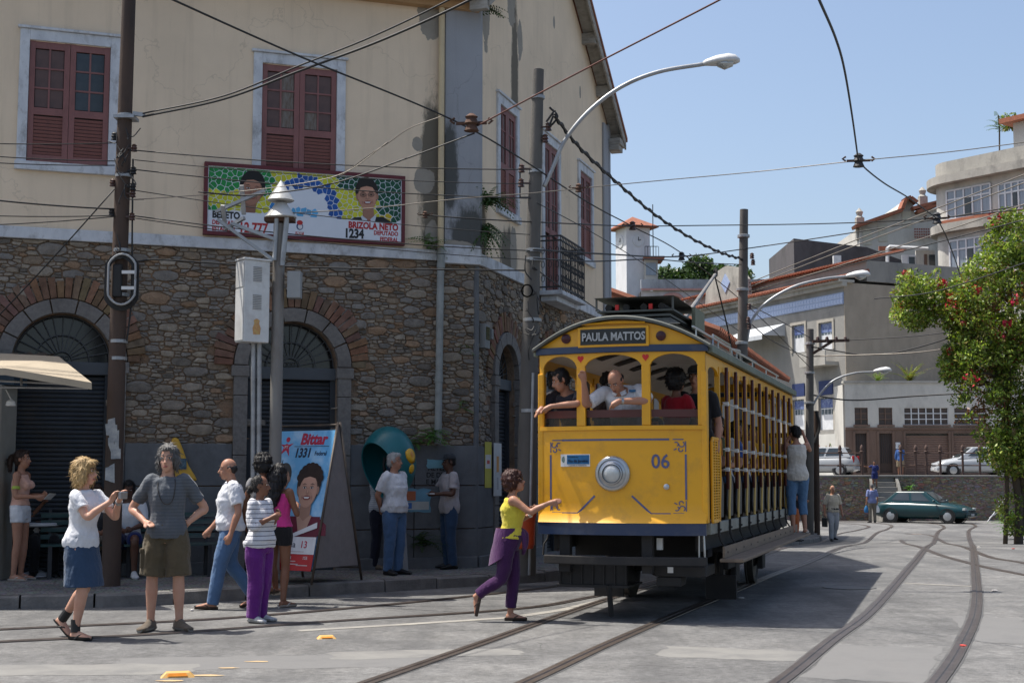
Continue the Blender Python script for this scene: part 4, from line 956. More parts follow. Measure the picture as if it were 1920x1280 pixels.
# ================================================================ people
def remesh(mb, voxel, name, sm=4):
 me = bpy.data.meshes.new(name); me.from_pydata(mb.v, [], mb.f); me.update()
 bm = bmesh.new(); bm.from_mesh(me); bmesh.ops.recalc_face_normals(bm, faces=bm.faces); bm.to_mesh(me); bm.free()
 o = bpy.data.objects.new(name, me); COL.objects.link(o)
 r = o.modifiers.new('r', 'REMESH'); r.mode = 'VOXEL'; r.voxel_size = voxel
 if sm: s = o.modifiers.new('s', 'SMOOTH'); s.factor = .5; s.iterations = sm
 out = bpy.data.meshes.new_from_object(o.evaluated_get(bpy.context.evaluated_depsgraph_get()))
 bpy.data.objects.remove(o); bpy.data.meshes.remove(me); out.name = name; out.shade_smooth(); return out
def crumple(me, amp, freq, seed, stretch=(1, 1, .45)):
 n = len(me.vertices); co = np.empty(n * 3, 'f'); me.vertices.foreach_get('co', co); co = co.reshape(-1, 3)
 nr = np.empty(n * 3, 'f'); me.vertices.foreach_get('normal', nr); nr = nr.reshape(-1, 3)
 h = np.zeros(n); rs = np.random.RandomState(seed)
 for k in range(7):
  d = rs.normal(size=3) * np.array(stretch); d *= freq * (1.0 + .45 * k) / np.linalg.norm(d)
  w = rs.normal(size=3) * freq * .6
  h += np.sin(co @ d + 1.3 * np.sin(co @ w + rs.uniform(0, 6)) + rs.uniform(0, 6)) / (1 + .35 * k)
 co += nr * (h * amp / 3)[:, None]; me.vertices.foreach_set('co', co.ravel()); me.update()
def limb(mb, pts, rad, n=12, k=5):
 P = catmull(pts, k) if len(pts) > 2 else [Vector(p) for p in pts]
 m = len(P) - 1; q = len(rad) - 1
 rr = [rad[min(q, int(t * q / m))] + (rad[min(q, int(t * q / m) + 1)] - rad[min(q, int(t * q / m))]) * (t * q / m - int(t * q / m)) for t in range(m + 1)]
 mb.tube(P, rr, n)
def strands(hm, hc, ho, st, label):
 n = len(hm.vertices); co = np.empty(n * 3, 'f'); hm.vertices.foreach_get('co', co); co = co.reshape(-1, 3); nr = np.empty(n * 3, 'f'); hm.vertices.foreach_get('normal', nr); nr = nr.reshape(-1, 3)
 rs = np.random.RandomState(hash_(label)); k = 900; i = rs.randint(0, n, k); p = co[i]; q = nr[i]; d = np.array([0, .35, -1.0]) + rs.normal(size=(k, 3)) * (.9 if st == 'curly' else .3); d -= q * (d * q).sum(1)[:, None] * .85; d += q * .12; d /= np.linalg.norm(d, axis=1)[:, None]
 s = np.cross(d, q); s /= np.linalg.norm(s, axis=1)[:, None] + 1e-9; ln = rs.uniform(.02, .06, (k, 1)) * (1.4 if st in ('bob', 'long', 'wavy') else .7); w = rs.uniform(.0015, .004, (k, 1))
 V = np.stack([p - s * w, p + s * w, p + d * ln * .6 + q * .008 + s * w * .8, p + d * ln * .6 + q * .008 - s * w * .8, p + d * ln + q * .003], 1).reshape(-1, 3); m = MB(); m.add([tuple(v) for v in V], [f for j in range(k) for f in ((5 * j, 5 * j + 1, 5 * j + 2, 5 * j + 3), (5 * j + 3, 5 * j + 2, 5 * j + 4))])
 o = m.build('hair_strands', hc, ho, fix=False); o['kind'] = 'stuff'
def cloth(name, col, stripe=None, scol=None, rough=.9, period=.05, duty=.5):
 if name in MATS: return MATS[name]
 m, nt, b = nodes(name); co = coords(nt)
 f = ramp(nt, [(.3, (0, 0, 0)), (.7, (1, 1, 1))], nz(nt, co, 6, 6)).outputs[0]
 c = mix(nt, f, col, shade(col, .8))
 if stripe:
  sx = nt.nodes.new('ShaderNodeSeparateXYZ'); nt.links.new(co, sx.inputs[0])
  md = nt.nodes.new('ShaderNodeMath'); md.operation = 'PINGPONG'; md.inputs[1].default_value = period / 2; nt.links.new(sx.outputs[2], md.inputs[0])
  gt = nt.nodes.new('ShaderNodeMath'); gt.operation = 'GREATER_THAN'; gt.inputs[1].default_value = period / 2 * duty; nt.links.new(md.outputs[0], gt.inputs[0])
  c = mix(nt, gt.outputs[0], c, scol)
 nt.links.new(c, b.inputs['Base Color']); b.inputs['Roughness'].default_value = rough; b.inputs['Specular IOR Level'].default_value = .15
 b.inputs['Sheen Weight'].default_value = .15
 bump(nt, b, nz(nt, coords(nt, (1, 1, .45)), 16, 6, .6, .8), .6, .022); MATS[name] = m; return m
def skin_mat(name, col):
 if name in MATS: return MATS[name]
 m, nt, b = nodes(name); co = coords(nt)
 f = ramp(nt, [(.3, (0, 0, 0)), (.7, (1, 1, 1))], nz(nt, co, 9, 5)).outputs[0]
 nt.links.new(mix(nt, f, col, (col[0] * .9, col[1] * .8, col[2] * .78)), b.inputs['Base Color']); b.inputs['Roughness'].default_value = .5
 b.inputs['Specular IOR Level'].default_value = .35; b.inputs['Subsurface Weight'].default_value = .08; b.inputs['Subsurface Radius'].default_value = (.02, .008, .005)
 bump(nt, b, nz(nt, co, 90, 3), .1, .004); MATS[name] = m; return m
SK = {'fair': skin_mat('skin_fair', (.52, .30, .21)), 'tan': skin_mat('skin_tan', (.38, .20, .13)), 'brown': skin_mat('skin_brown', (.20, .095, .055)), 'dark': skin_mat('skin_dark', (.10, .048, .03))}
def hair_mat(name, col):
 return mat(name, col, shade(col, .55), 30, .55, 0, .5, 70, stretch=(1.5, 1.5, .3), spec=.4, bdist=.01)
HA = {'black': hair_mat('hair_black', (.012, .010, .010)), 'brown': hair_mat('hair_brown', (.045, .022, .014)), 'blonde': hair_mat('hair_blonde', (.50, .33, .14)), 'white': hair_mat('hair_white', (.55, .54, .52)), 'grey': hair_mat('hair_grey', (.13, .125, .12)), 'red': hair_mat('hair_auburn', (.06, .018, .012))}
EYEW = mat('eye_white', (.62, .60, .58), None, 5, .3, bmp=0); EYED = mat('eye_dark', (.012, .009, .008), None, 5, .2, bmp=0)
LIPC = {k: mat('lip_' + k, c, None, 5, .5, bmp=0) for k, c in (('fair', (.36, .12, .10)), ('tan', (.24, .085, .065)), ('brown', (.13, .05, .04)), ('dark', (.07, .03, .025)))}
BASE = {'pel': (0, 0, .94), 'chest': (0, 0, 1.25), 'neck': (0, .012, 1.44), 'head': (0, -.012, 1.595),
  'sha': (-.166, .0, 1.385), 'shb': (.166, .0, 1.385), 'ela': (-.235, .03, 1.105), 'elb': (.235, .03, 1.105), 'wra': (-.245, -.05, .86), 'wrb': (.245, -.05, .86),
  'hia': (-.088, 0, .915), 'hib': (.088, 0, .915), 'kna': (-.10, -.015, .50), 'knb': (.10, -.015, .50), 'ana': (-.105, .02, .085), 'anb': (.105, .02, .085)}
def person(label, loc, yaw, H, J=None, skin='tan', hair=('short', 'black'), top=None, bottom=None, shoe=None, fat=1.0, fem=False, look=(0, 0), voxel=.011, group=None, hands=(None, None), toes=(None, None), extra=None, face=True, curl=.5, lower=True, sub=None):
 """joints in metres for a 1.74 m figure facing -y; a = its right side, b = its left"""
 rt = thing('person', label, 'person', loc, yaw, group); rt.scale = (H / 1.74,) * 3
 j = {k: Vector(v) for k, v in BASE.items()}
 for k, v in (J or {}).items(): j[k] = Vector(v)
 if fem:
  for s in 'ab':
   if 'sh' + s not in (J or {}): j['sh' + s].x *= .90
 pel, chest, neck, head = j['pel'], j['chest'], j['neck'], j['head']
 spine = [pel + (pel - chest).normalized() * .13, pel, pel.lerp(chest, .5), chest, chest.lerp(neck, .62), neck]
 hipx = (j['hib'] - j['hia']).normalized(); shx = (j['shb'] - j['sha']).normalized()
 RX = [.125, .160, .134, .148, .148, .062] if not fem else [.13, .165, .120, .134, .130, .052]
 RY = [.095, .118, .100, .116, .092, .058] if not fem else [.10, .122, .092, .118, .080, .05]
 def torso(mb, t0, t1, grow, gs=1.0, nn=22, flare_=0):
  P = catmull(spine, 6); M_ = len(P) - 1; rings = []
  for q in range(int(t0 * M_ / 5), int(t1 * M_ / 5) + 1):
   u = q * 5 / M_; a = min(4, int(u)); t = u - a; t = t * t * (3 - 2 * t)
   f_ = fat if u < 3.4 else 1 + (fat - 1) * max(0, (4.4 - u))
   rx = (RX[a] + (RX[a + 1] - RX[a]) * t) * (1 + (f_ - 1) * .7) * gs + grow; ry = (RY[a] + (RY[a + 1] - RY[a]) * t) * f_ * gs + grow
   if flare_: k = max(0, 1.4 - u) ; rx += flare_ * k; ry += flare_ * k
   d = (P[min(q + 1, M_)] - P[max(q - 1, 0)]).normalized(); ax = hipx.lerp(shx, min(1, u / 4)); ax = (ax - d * ax.dot(d)).normalized(); ay = d.cross(ax)
   fb = -.02 * (f_ - 1) * 6 if 1 < u < 3 else 0
   rings.append([P[q] + ax * (rx * math.copysign(abs(math.cos(w)) ** .85, math.cos(w))) - ay * (-fb) + ay * (ry * math.copysign(abs(math.sin(w)) ** .9, math.sin(w))) for w in [2 * math.pi * i / nn for i in range(nn)]])
  mb.loft(rings)
 # head frame
 yw, pt = R(look[0]), R(look[1])
 HM = Matrix.Rotation(yw, 3, 'Z') @ Matrix.Rotation(pt, 3, 'X')
 tilt = Matrix.Rotation(R(look[2]) if len(look) > 2 else 0, 3, 'Y'); HM = HM @ tilt
 hp = lambda u, f, w: head + HM @ Vector((u * 1.07, -f * 1.07, w * 1.07))
 B = MB()
 torso(B, 0, 5, 0); limb(B, [neck - Vector((0, 0, .05)), neck.lerp(head, .45), head - HM @ Vector((0, -.01, .02))], [.062 if not fem else .052, .054 if not fem else .046, .056 if not fem else .048])
 B.ell(hp(0, -.012, .022), (.073, .093, .098), 16, 12, HM); B.ell(hp(0, .022, -.052), (.055, .066, .068), 14, 10, HM); B.ell(hp(0, .047, -.088), (.030, .030, .026), 10, 8, HM)
 B.loft([[hp(u * .6, .07, .015) for u in (-.008, .008)] + [hp(.008, .085, .012), hp(-.008, .085, .012)], [hp(-.013, .07, -.03), hp(.013, .07, -.03), hp(.012, .112, -.03), hp(-.012, .112, -.03)], [hp(-.012, .07, -.042), hp(.012, .07, -.042), hp(.008, .10, -.04), hp(-.008, .10, -.04)]])
 for s in (-1, 1): B.ell(hp(s * .074, -.012, -.008), (.013, .018, .031), 8, 6, HM); B.ell(hp(s * .033, .066, .026), (.020, .012, .008), 8, 6, HM); B.ell(hp(s * .035, .05, -.03), (.022, .02, .02), 8, 6, HM)
 for i, s in enumerate('ab'):
  sh, el, wr = j['sh' + s], j['el' + s], j['wr' + s]
  w = .92 if fem else 1.0; w *= 1 + (fat - 1) * .5
  inn = sh.lerp(chest, .25)
  limb(B, [inn, sh, sh.lerp(el, .45), el, el.lerp(wr, .35), wr], [.06 * w, .058 * w, .046 * w, .038 * w, .040 * w, .026 * w])
  hd = hands[i]; d = (wr - el).normalized() if hd is None else Vector(hd[0]).normalized()
  nrm = Vector(hd[1]).normalized() if hd is not None and len(hd) > 1 else Vector((1 if s == 'a' else -1, 0, 0))
  cu = hd[2] if hd is not None and len(hd) > 2 else curl
  nrm = (nrm - d * nrm.dot(d)); nrm = nrm.normalized() if nrm.length > 1e-3 else d.orthogonal().normalized()
  sd = d.cross(nrm); thumb = 1 if (s == 'a') else -1
  if nrm.length: pass
  limb(B, [wr - d * .02, wr + d * .03, wr + d * .085], [.026 * w, .032 * w, .030 * w], 8, 3)
  for q, (o_, ln) in enumerate(((-.027, .068), (-.009, .078), (.009, .073), (.026, .058))):
   b0 = wr + d * .075 + sd * o_; b1 = b0 + d * ln * .5 + nrm * (ln * .22 * cu); b2 = b1 + d * (ln * .5 * (1 - .9 * cu)) + nrm * (ln * .5 * cu)
   limb(B, [b0 - d * .02, b0, b1, b2], [.0115, .011, .010, .0085], 6, 2)
  t0 = wr + d * .03 - sd * .022; t1 = t0 + d * .032 - sd * .026 + nrm * .012; limb(B, [t0, t1, t1 + d * .034 + nrm * .012], [.014, .012, .010], 6, 2)
  if lower:
   hi, kn, an = j['hi' + s], j['kn' + s], j['an' + s]; g = 1 + (fat - 1) * .5
   limb(B, [hi + (hi - kn).normalized() * .02, hi.lerp(kn, .3), kn, kn.lerp(an, .33), an.lerp(kn, .25), an], [.088 * g, .082 * g, .054 * g, .057 * g, .040, .036])
 FT = []
 for i, s in enumerate('ab'):
  if not lower: break
  an, kn = j['an' + s], j['kn' + s]; td = Vector(toes[i]).normalized() if toes[i] is not None else Vector(((-.22 if s == 'a' else .22), -1, 0)).normalized()
  sdv = td.cross(Vector((0, 0, 1))).normalized(); upv = sdv.cross(td); FT.append((an, td, sdv, upv))
  if shoe is None or shoe[0] != 'shoe':
   def ring(p, w, h, lo): return [p + sdv * (w * c) + upv * ((h if s__ > 0 else lo) * s__) for c, s__ in [(math.cos(a), math.sin(a)) for a in [2 * math.pi * q / 10 for q in range(10)]]]
   heel = an - upv * .045 - td * .05
   B.loft([ring(heel, .025, .03, .03), ring(heel + td * .03, .034, .05, .034), ring(heel + td * .10, .036, .045, .034), ring(heel + td * .17, .042, .02, .034), ring(heel + td * .22, .038, .004, .032), ring(heel + td * .235, .02, .0, .03)])
   if fem is not None:
    pass
 bme = remesh(B, voxel, 'body', 3); bme.materials.append(SK[skin]); body = link('body', bme, rt)
 # face
 if face:
  for s in (-1, 1):
   m = MB(); m.ell(hp(s * .032, .0745, .012), (.0135, .006, .0062), 8, 6, HM); e = m.build('eye', EYEW, rt, smooth=True)
   m = MB(); m.ell(hp(s * .032, .0785, .012), (.0062, .004, .0062), 8, 6, HM); m.build('iris', EYED, e, smooth=True)
   m = MB(); limb(m, [hp(s * .014, .085, .031), hp(s * .033, .084, .038), hp(s * .052, .070, .031)], [.0045, .005, .003], 6, 3); m.build('eyebrow', HA['black'] if hair[1] not in ('blonde', 'white', 'grey') else HA['brown' if hair[1] == 'blonde' else 'grey'], rt, smooth=True)
  m = MB(); m.ell(hp(0, .0845, -.064), (.023, .008, .0085), 10, 6, HM); m.build('mouth', LIPC[skin], rt, smooth=True)
 # hair
 st, hc = hair[0], HA[hair[1]]
 h = MB(); amp = .006
 if st in ('short', 'wavy', 'bob', 'long', 'pony', 'curly', 'cap'):
  g = {'short': 0, 'wavy': .012, 'bob': .022, 'long': .012, 'pony': .004, 'curly': .03, 'cap': -.006}[st]
  h.ell(hp(0, -.028, .038), (.080 + g, .090 + g, .090 + g), 16, 12, HM); h.ell(hp(0, -.045, .0), (.076 + g, .072 + g, .075 + g), 14, 10, HM)
  if st != 'cap': h.ell(hp(0, .035, .092), (.055, .042, .026), 12, 8, HM)
 if st in ('short', 'cap'):
  for s in (-1, 1): h.ell(hp(s * .066, .012, .018), (.012, .016, .038), 8, 6, HM)
 if st == 'wavy':
  amp = .014; h.ell(hp(0, -.07, -.05), (.075, .045, .07), 12, 8, HM)
  for s in (-1, 1): h.ell(hp(s * .078, -.02, -.02), (.024, .045, .075), 10, 8, HM)
 if st == 'bob':
  h.ell(hp(0, -.06, -.06), (.092, .06, .085), 14, 10, HM)
  for s in (-1, 1): h.ell(hp(s * .082, .0, -.03), (.030, .065, .095), 12, 10, HM)
  h.ell(hp(0, .05, .085), (.075, .04, .035), 12, 8, HM)
 if st == 'long':
  b_ = hp(0, -.09, -.02); limb(h, [hp(0, -.05, .04), b_, chest.lerp(neck, .8) + Vector((0, .10, .0)), chest.lerp(neck, .2) + Vector((0, .135, 0)), chest + Vector((0, .125, -.05))], [.07, .095, .10, .09, .04], 12, 5); amp = .012
  for s in (-1, 1): h.ell(hp(s * .07, -.02, -.05), (.03, .05, .09), 10, 8, HM)
 if st == 'pony':
  limb(h, [hp(0, -.10, .03), hp(0, -.155, .02), hp(0, -.17, -.07), hp(0, -.15, -.16)], [.035, .04, .04, .012], 10, 4); h.ell(hp(0, .03, .085), (.062, .05, .03), 12, 8, HM)
 if st == 'curly': amp = .02; h.ell(hp(0, -.02, .06), (.11, .115, .09), 14, 10, HM)
 if st == 'bun': h.ell(hp(0, -.03, .036), (.082, .09, .09), 14, 10, HM); h.ell(hp(0, -.04, .0), (.075, .07, .07), 12, 8, HM); h.ell(hp(0, -.13, -.04), (.045, .04, .045), 10, 8, HM)
 if st == 'bald':
  h.ell(hp(0, -.058, -.004), (.077, .054, .058), 14, 10, HM)
  for s in (-1, 1): h.ell(hp(s * .068, -.012, .012), (.010, .03, .03), 8, 6, HM)
 hm = remesh(h, .010, 'hair', 2); crumple(hm, amp, 60, 5, (1, 1, .5)); hm.materials.append(hc); ho = link('hair', hm, rt)
 if voxel <= .012 and st not in ('bald', 'cap'): strands(hm, hc, ho, st, label)
 if st == 'cap':
  m = MB(); cm = cloth('cap_dark', (.05, .055, .062))
  m.lathe([(.098, .0), (.10, .03), (.092, .065), (.06, .092), (.01, .10)], 20, hp(0, -.012, .045), HM); c = m.build('cap', cm, rt, smooth=True)
  m = MB(); rings = []
  for i in range(5): t = i / 4; rings.append([hp(u, .08 + t * .075 - abs(u) ** 2 * (4 + 6 * t), .052 - .012 * t + dz) for u in (-.075, -.04, 0, .04, .075) for dz in (0,)] + [hp(u, .08 + t * .075 - abs(u) ** 2 * (4 + 6 * t), .046 - .012 * t) for u in (.075, .04, 0, -.04, -.075)])
  m.loft(rings); m.build('brim', cm, c)
 # clothes
 if top:
  m = MB(); lo = top.get('hem', .4); g = top.get('loose', .020)
  torso(m, lo, top.get('up', 4.75), g, flare_=top.get('flare', .012))
  if fem:
   for s in (-1, 1): m.ell(chest + shx * (s * .068) + Vector((0, -.095, .005)), (.068, .058, .062), 12, 8)
  sl = top.get('sleeve', .6)
  for s in 'ab':
   sh, el, wr = j['sh' + s], j['el' + s], j['wr' + s]; inn = sh.lerp(chest, .3); w = (1 + (fat - 1) * .5) * (.92 if fem else 1)
   if sl <= 0: continue
   if sl <= 1: limb(m, [inn, sh, sh.lerp(el, sl)], [.066 * w, .062 * w + g * .3, (.050 + .012 * (1 - sl)) * w + g * .6])
   else: limb(m, [inn, sh, el, el.lerp(wr, sl - 1)], [.066 * w, .061 * w, .047 * w + g * .3, .038 * w + g * .2])
  cm = remesh(m, voxel, 'shirt', 2); crumple(cm, top.get('fold', .007), 24, hash_(label)); crumple(cm, .0035, 60, hash_(label) + 1, (1, 1, .8)); cm.materials.append(top['m']); tobj = link('shirt', cm, rt)
  if top.get('collar'):
   q = MB(); nk = neck + Vector((0, 0, -.005))
   for s in (-1, 1): q.loft([[nk + Vector((s * .062, .03, .012)), nk + Vector((s * .066, .03, -.02)), nk + Vector((s * .072, .03, -.02)), nk + Vector((s * .068, .03, .012))], [nk + Vector((s * .055, -.045, -.005)), nk + Vector((s * .075, -.055, -.045)), nk + Vector((s * .08, -.06, -.045)), nk + Vector((s * .06, -.052, -.005))], [nk + Vector((s * .008, -.072, -.03)), nk + Vector((s * .03, -.082, -.07)), nk + Vector((s * .034, -.088, -.07)), nk + Vector((s * .01, -.078, -.03))]])
   q.build('collar', top['m'], tobj)
 if bottom and lower:
  m = MB(); g = bottom.get('loose', .016); ln = bottom.get('len', 2)
  torso(m, 0, bottom.get('waist', 1.45), min(.011, g * .75))
  if bottom['kind'] == 'skirt':
   c0 = spine[1]; c1 = (j['kna'] + j['knb']) * .5; c1 = Vector((c1.x, c1.y, c1.z + bottom.get('hemup', .05)))
   rings = []
   for q in range(7):
    t = q / 6; p = c0.lerp(c1, t); rx = .185 + .03 * t; ry = .135 + .035 * t
    rings.append([p + hipx * (rx * math.cos(a)) + Vector((0, 0, 1)).cross(hipx) * (ry * math.sin(a)) for a in [2 * math.pi * i / 20 for i in range(20)]])
   m.loft(rings)
  else:
   for s in 'ab':
    hi, kn, an = j['hi' + s], j['kn' + s], j['an' + s]; w = 1 + (fat - 1) * .5; h0 = hi + (hi - kn).normalized() * .03
    fl = bottom.get('flare', 0)
    if ln <= 1: limb(m, [h0, hi.lerp(kn, .35 * ln), hi.lerp(kn, ln)], [.10 * w, .092 * w + g, (.088 - .026 * ln) * w + g * 1.5 + fl])
    else:
     e = an.lerp(kn, 2 - ln) + Vector((0, 0, -.03 if ln > 1.9 else 0)); limb(m, [h0, hi.lerp(kn, .35), kn, kn.lerp(an, .5), e], [.10 * w, .090 * w + g * .8, .063 * w + g * .8, .056 + g, .048 + g + fl])
  cm = remesh(m, voxel, 'trousers', 2); crumple(cm, bottom.get('fold', .006), 20, hash_(label) + 3); crumple(cm, .003, 55, hash_(label) + 4, (.6, .6, 1.2)); cm.materials.append(bottom['m']); link({'skirt': 'skirt'}.get(bottom['kind'], 'trousers'), cm, rt)
  if bottom.get('belt'):
   q = MB(); torso(q, 1.22, 1.5, g * .75 + .012); q.build('belt', bottom['belt'], rt)
 if shoe and lower:
  for an, td, sdv, upv in FT:
   m = MB(); heel = an - upv * .05 - td * .065
   def rg(p, w, h, lo): return [p + sdv * (w * c) + upv * ((h if s__ > 0 else lo) * s__) for c, s__ in [(math.cos(a), math.sin(a)) for a in [2 * math.pi * q / 12 for q in range(12)]]]
   if shoe[0] == 'shoe':
    m.loft([rg(heel, .030, .07, .032), rg(heel + td * .03, .042, .085, .034), rg(heel + td * .09, .044, .085, .034), rg(heel + td * .14, .046, .05, .034), rg(heel + td * .21, .05, .024, .034), rg(heel + td * .26, .042, .012, .033), rg(heel + td * .28, .022, .0, .03)])
    sh_ = m.build('shoe', shoe[1], rt, smooth=True)
    q = MB(); q.loft([[v - upv * 0 for v in rg(heel - td * .006, .034, -.012, .036)], rg(heel + td * .09, .047, -.014, .036), rg(heel + td * .21, .053, -.014, .036), rg(heel + td * .285, .026, -.014, .034)]); q.build('sole', shoe[2] if len(shoe) > 2 else shoe[1], sh_)
   else:
    m.loft([rg(heel + td * .0, .032, -.022, .036), rg(heel + td * .10, .040, -.024, .036), rg(heel + td * .20, .048, -.024, .036), rg(heel + td * .262, .026, -.024, .034)]); so = m.build('sandal', shoe[1], rt)
    q = MB()
    for s in (-1, 1): limb(q, [heel + td * .19 + upv * -.004, heel + td * .15 + sdv * (s * .03) + upv * .02, heel + td * .09 + sdv * (s * .042) - upv * .022], [.006, .007, .007], 6, 3)
    q.build('strap', shoe[1], so)
    if len(shoe) > 2:
     q = MB(); limb(q, [an + upv * -.01, an + upv * .05, an + upv * .11], [.046, .046, .047], 12, 3); q.build('ankle_cuff', shoe[1], so)
 if extra: extra(rt, j, hp, HM)
 return rt
def hash_(s): return sum(ord(c) * (i + 7) for i, c in enumerate(s)) % 9973
WHITE = cloth('white_cotton', (.66, .67, .70)); JEANS = cloth('blue_denim', (.075, .14, .26)); DENIM_D = cloth('dark_denim', (.035, .065, .12)); BLACKC = cloth('black_cloth', (.016, .016, .018))
SOLE = mat('shoe_sole', (.35, .34, .32), None, 6, .8); SHOEBR = cloth('brown_suede', (.12, .095, .07)); SHOEB = mat('black_leather', (.014, .014, .015), None, 6, .4); SANDB = mat('sandal_leather', (.06, .04, .03), None, 6, .6); WHITESH = cloth('white_trainer', (.5, .5, .5))
SANDW = mat('pale_sandal', (.45, .40, .35), None, 6, .6)
NB = {}
# --- blonde woman taking a picture
def cam_extra(rt, j, hp, HM):
 c = j['wra'].lerp(j['wrb'], .5) + Vector((0, -.085, .05)); m = MB(); m.box(c.x - .055, c.x + .055, c.y - .02, c.y + .014, c.z - .035, c.z + .035)
 m.build('camera_case', mat('silver_camera', (.35, .35, .36), None, 5, .35, .6), rt, bevel=.008)
 q = MB(); q.tube([j['wrb'] + (j['elb'] - j['wrb']).normalized() * t for t in (.02, .05)], .036, 10); q.build('bracelet', mat('silver_band', (.4, .4, .38), None, 5, .3, .7), rt)
person('blonde woman in white printed shirt and denim skirt walking with a raised camera', gnd(150, 1197), R(66), 1.68, {'pel': (0, .02, .94), 'chest': (0, -.005, 1.25), 'sha': (-.16, -.03, 1.37), 'shb': (.16, -.02, 1.37), 'ela': (-.18, -.20, 1.17), 'elb': (.19, -.22, 1.16), 'wra': (-.05, -.37, 1.32), 'wrb': (.06, -.38, 1.33),
  'kna': (-.09, -.09, .50), 'ana': (-.09, -.02, .085), 'knb': (.09, .03, .50), 'anb': (.09, .30, .17)}, 'fair', ('bob', 'blonde'), dict(m=WHITE, sleeve=.62, hem=.55, fold=.008), dict(kind='skirt', m=DENIM_D, hemup=.0), ('sandal', SANDB if False else mat('black_strap', (.02, .02, .02), None, 6, .6), 1), fem=True, fat=1.04,
  look=(14, 0), toes=((0, -1, 0), (0, -.75, -.62)), hands=(((.1, -.5, .85), (0, -1, -.3), .7), ((-.1, -.5, .85), (0, -1, -.3), .7)), extra=cam_extra, voxel=.009)
# --- man with hands on hips
def cord_extra(rt, j, hp, HM):
 q = MB(); limb(q, [(-.06, -.03, 1.46), (-.075, -.125, 1.33), (-.03, -.155, 1.20), (.03, -.158, 1.17), (.07, -.14, 1.22), (.085, -.115, 1.35), (.06, -.02, 1.46)], [.004] * 7, 5, 4); q.build('neck_cord', mat('cord_dark', (.03, .025, .02), None), rt)
 for s in (-1,):
  q = MB(); q.box(s * .205 - .02, s * .205 + .02, -.09, .07, .58, .76); q.box(s * .208 - .022, s * .208 + .022, -.095, .075, .72, .765); q.build('cargo_pocket', cloth('olive_cotton', (.105, .082, .05)), rt, bevel=.012)
person('dark-haired man in grey T-shirt and olive cargo shorts, hands on hips', gnd(308, 1182), R(6), 1.83, {'ela': (-.335, .10, 1.13), 'elb': (.335, .10, 1.13), 'wra': (-.185, -.07, 1.0), 'wrb': (.195, .02, 1.0), 'kna': (-.12, -.01, .5), 'ana': (-.13, .02, .085), 'knb': (.12, -.02, .5), 'anb': (.135, .0, .085), 'head': (.0, -.03, 1.59), 'sha': (-.152, 0, 1.385), 'shb': (.152, 0, 1.385)},
  'fair', ('wavy', 'grey'), dict(m=cloth('grey_stripe', (.115, .125, .14), 1, (.085, .095, .108), period=.03), sleeve=.72, hem=.35, loose=.022, fold=.010), dict(kind='shorts', m=cloth('olive_cotton', (.105, .082, .05)), len=.98, loose=.03, flare=.014, fold=.010), ('shoe', SHOEBR, mat('grey_sole', (.2, .19, .17), None, 6, .8)), fat=1.0, look=(-6, 2),
  toes=((-.35, -1, 0), (.75, -1, 0)), hands=(((.6, -.75, -.15), (0, .3, -1), .3), ((-.2, .8, -.1), (-1, 0, 0), .4)), extra=cord_extra, voxel=.009)
# --- man in white polo walking left
person('balding man in white polo and jeans walking left past the bench', gnd(430, 1140), R(-72), 1.74, {'pel': (0, 0, .95), 'kna': (-.09, .02, .51), 'ana': (-.09, .30, .12), 'knb': (.09, -.12, .53), 'anb': (.09, -.20, .085), 'ela': (-.25, -.02, 1.10), 'wra': (-.25, -.20, .90), 'elb': (.255, .05, 1.11), 'wrb': (.265, -.03, .86), 'head': (0, -.05, 1.585)},
  'tan', ('bald', 'black'), dict(m=WHITE, sleeve=.75, hem=.55, loose=.026, collar=1), dict(kind='pants', m=JEANS, loose=.022), ('sandal', SANDB), fat=1.14, look=(0, 4), toes=((0, -1, -.25), (0, -1, .05)), voxel=.010)
# --- woman in striped top and purple trousers
person('woman in striped white top and purple trousers standing at the rail', gnd(484, 1166), R(62), 1.53, {'ela': (-.20, -.04, 1.12), 'wra': (-.06, -.20, 1.22), 'elb': (.23, .02, 1.10), 'wrb': (.12, -.16, 1.24), 'kna': (-.08, -.02, .5), 'ana': (-.07, .02, .085), 'knb': (.09, .0, .5), 'anb': (.10, .06, .085)},
  'brown', ('bun', 'black'), dict(m=cloth('white_navy_stripe', (.66, .66, .69), 1, (.05, .055, .09), period=.052, duty=.84), sleeve=1.45, hem=.55, loose=.02), dict(kind='pants', m=cloth('purple_cotton', (.13, .022, .19)), loose=.03, flare=.012, fold=.010), ('shoe', WHITESH, SOLE), fat=1.16, fem=True, look=(22, 0), voxel=.010)
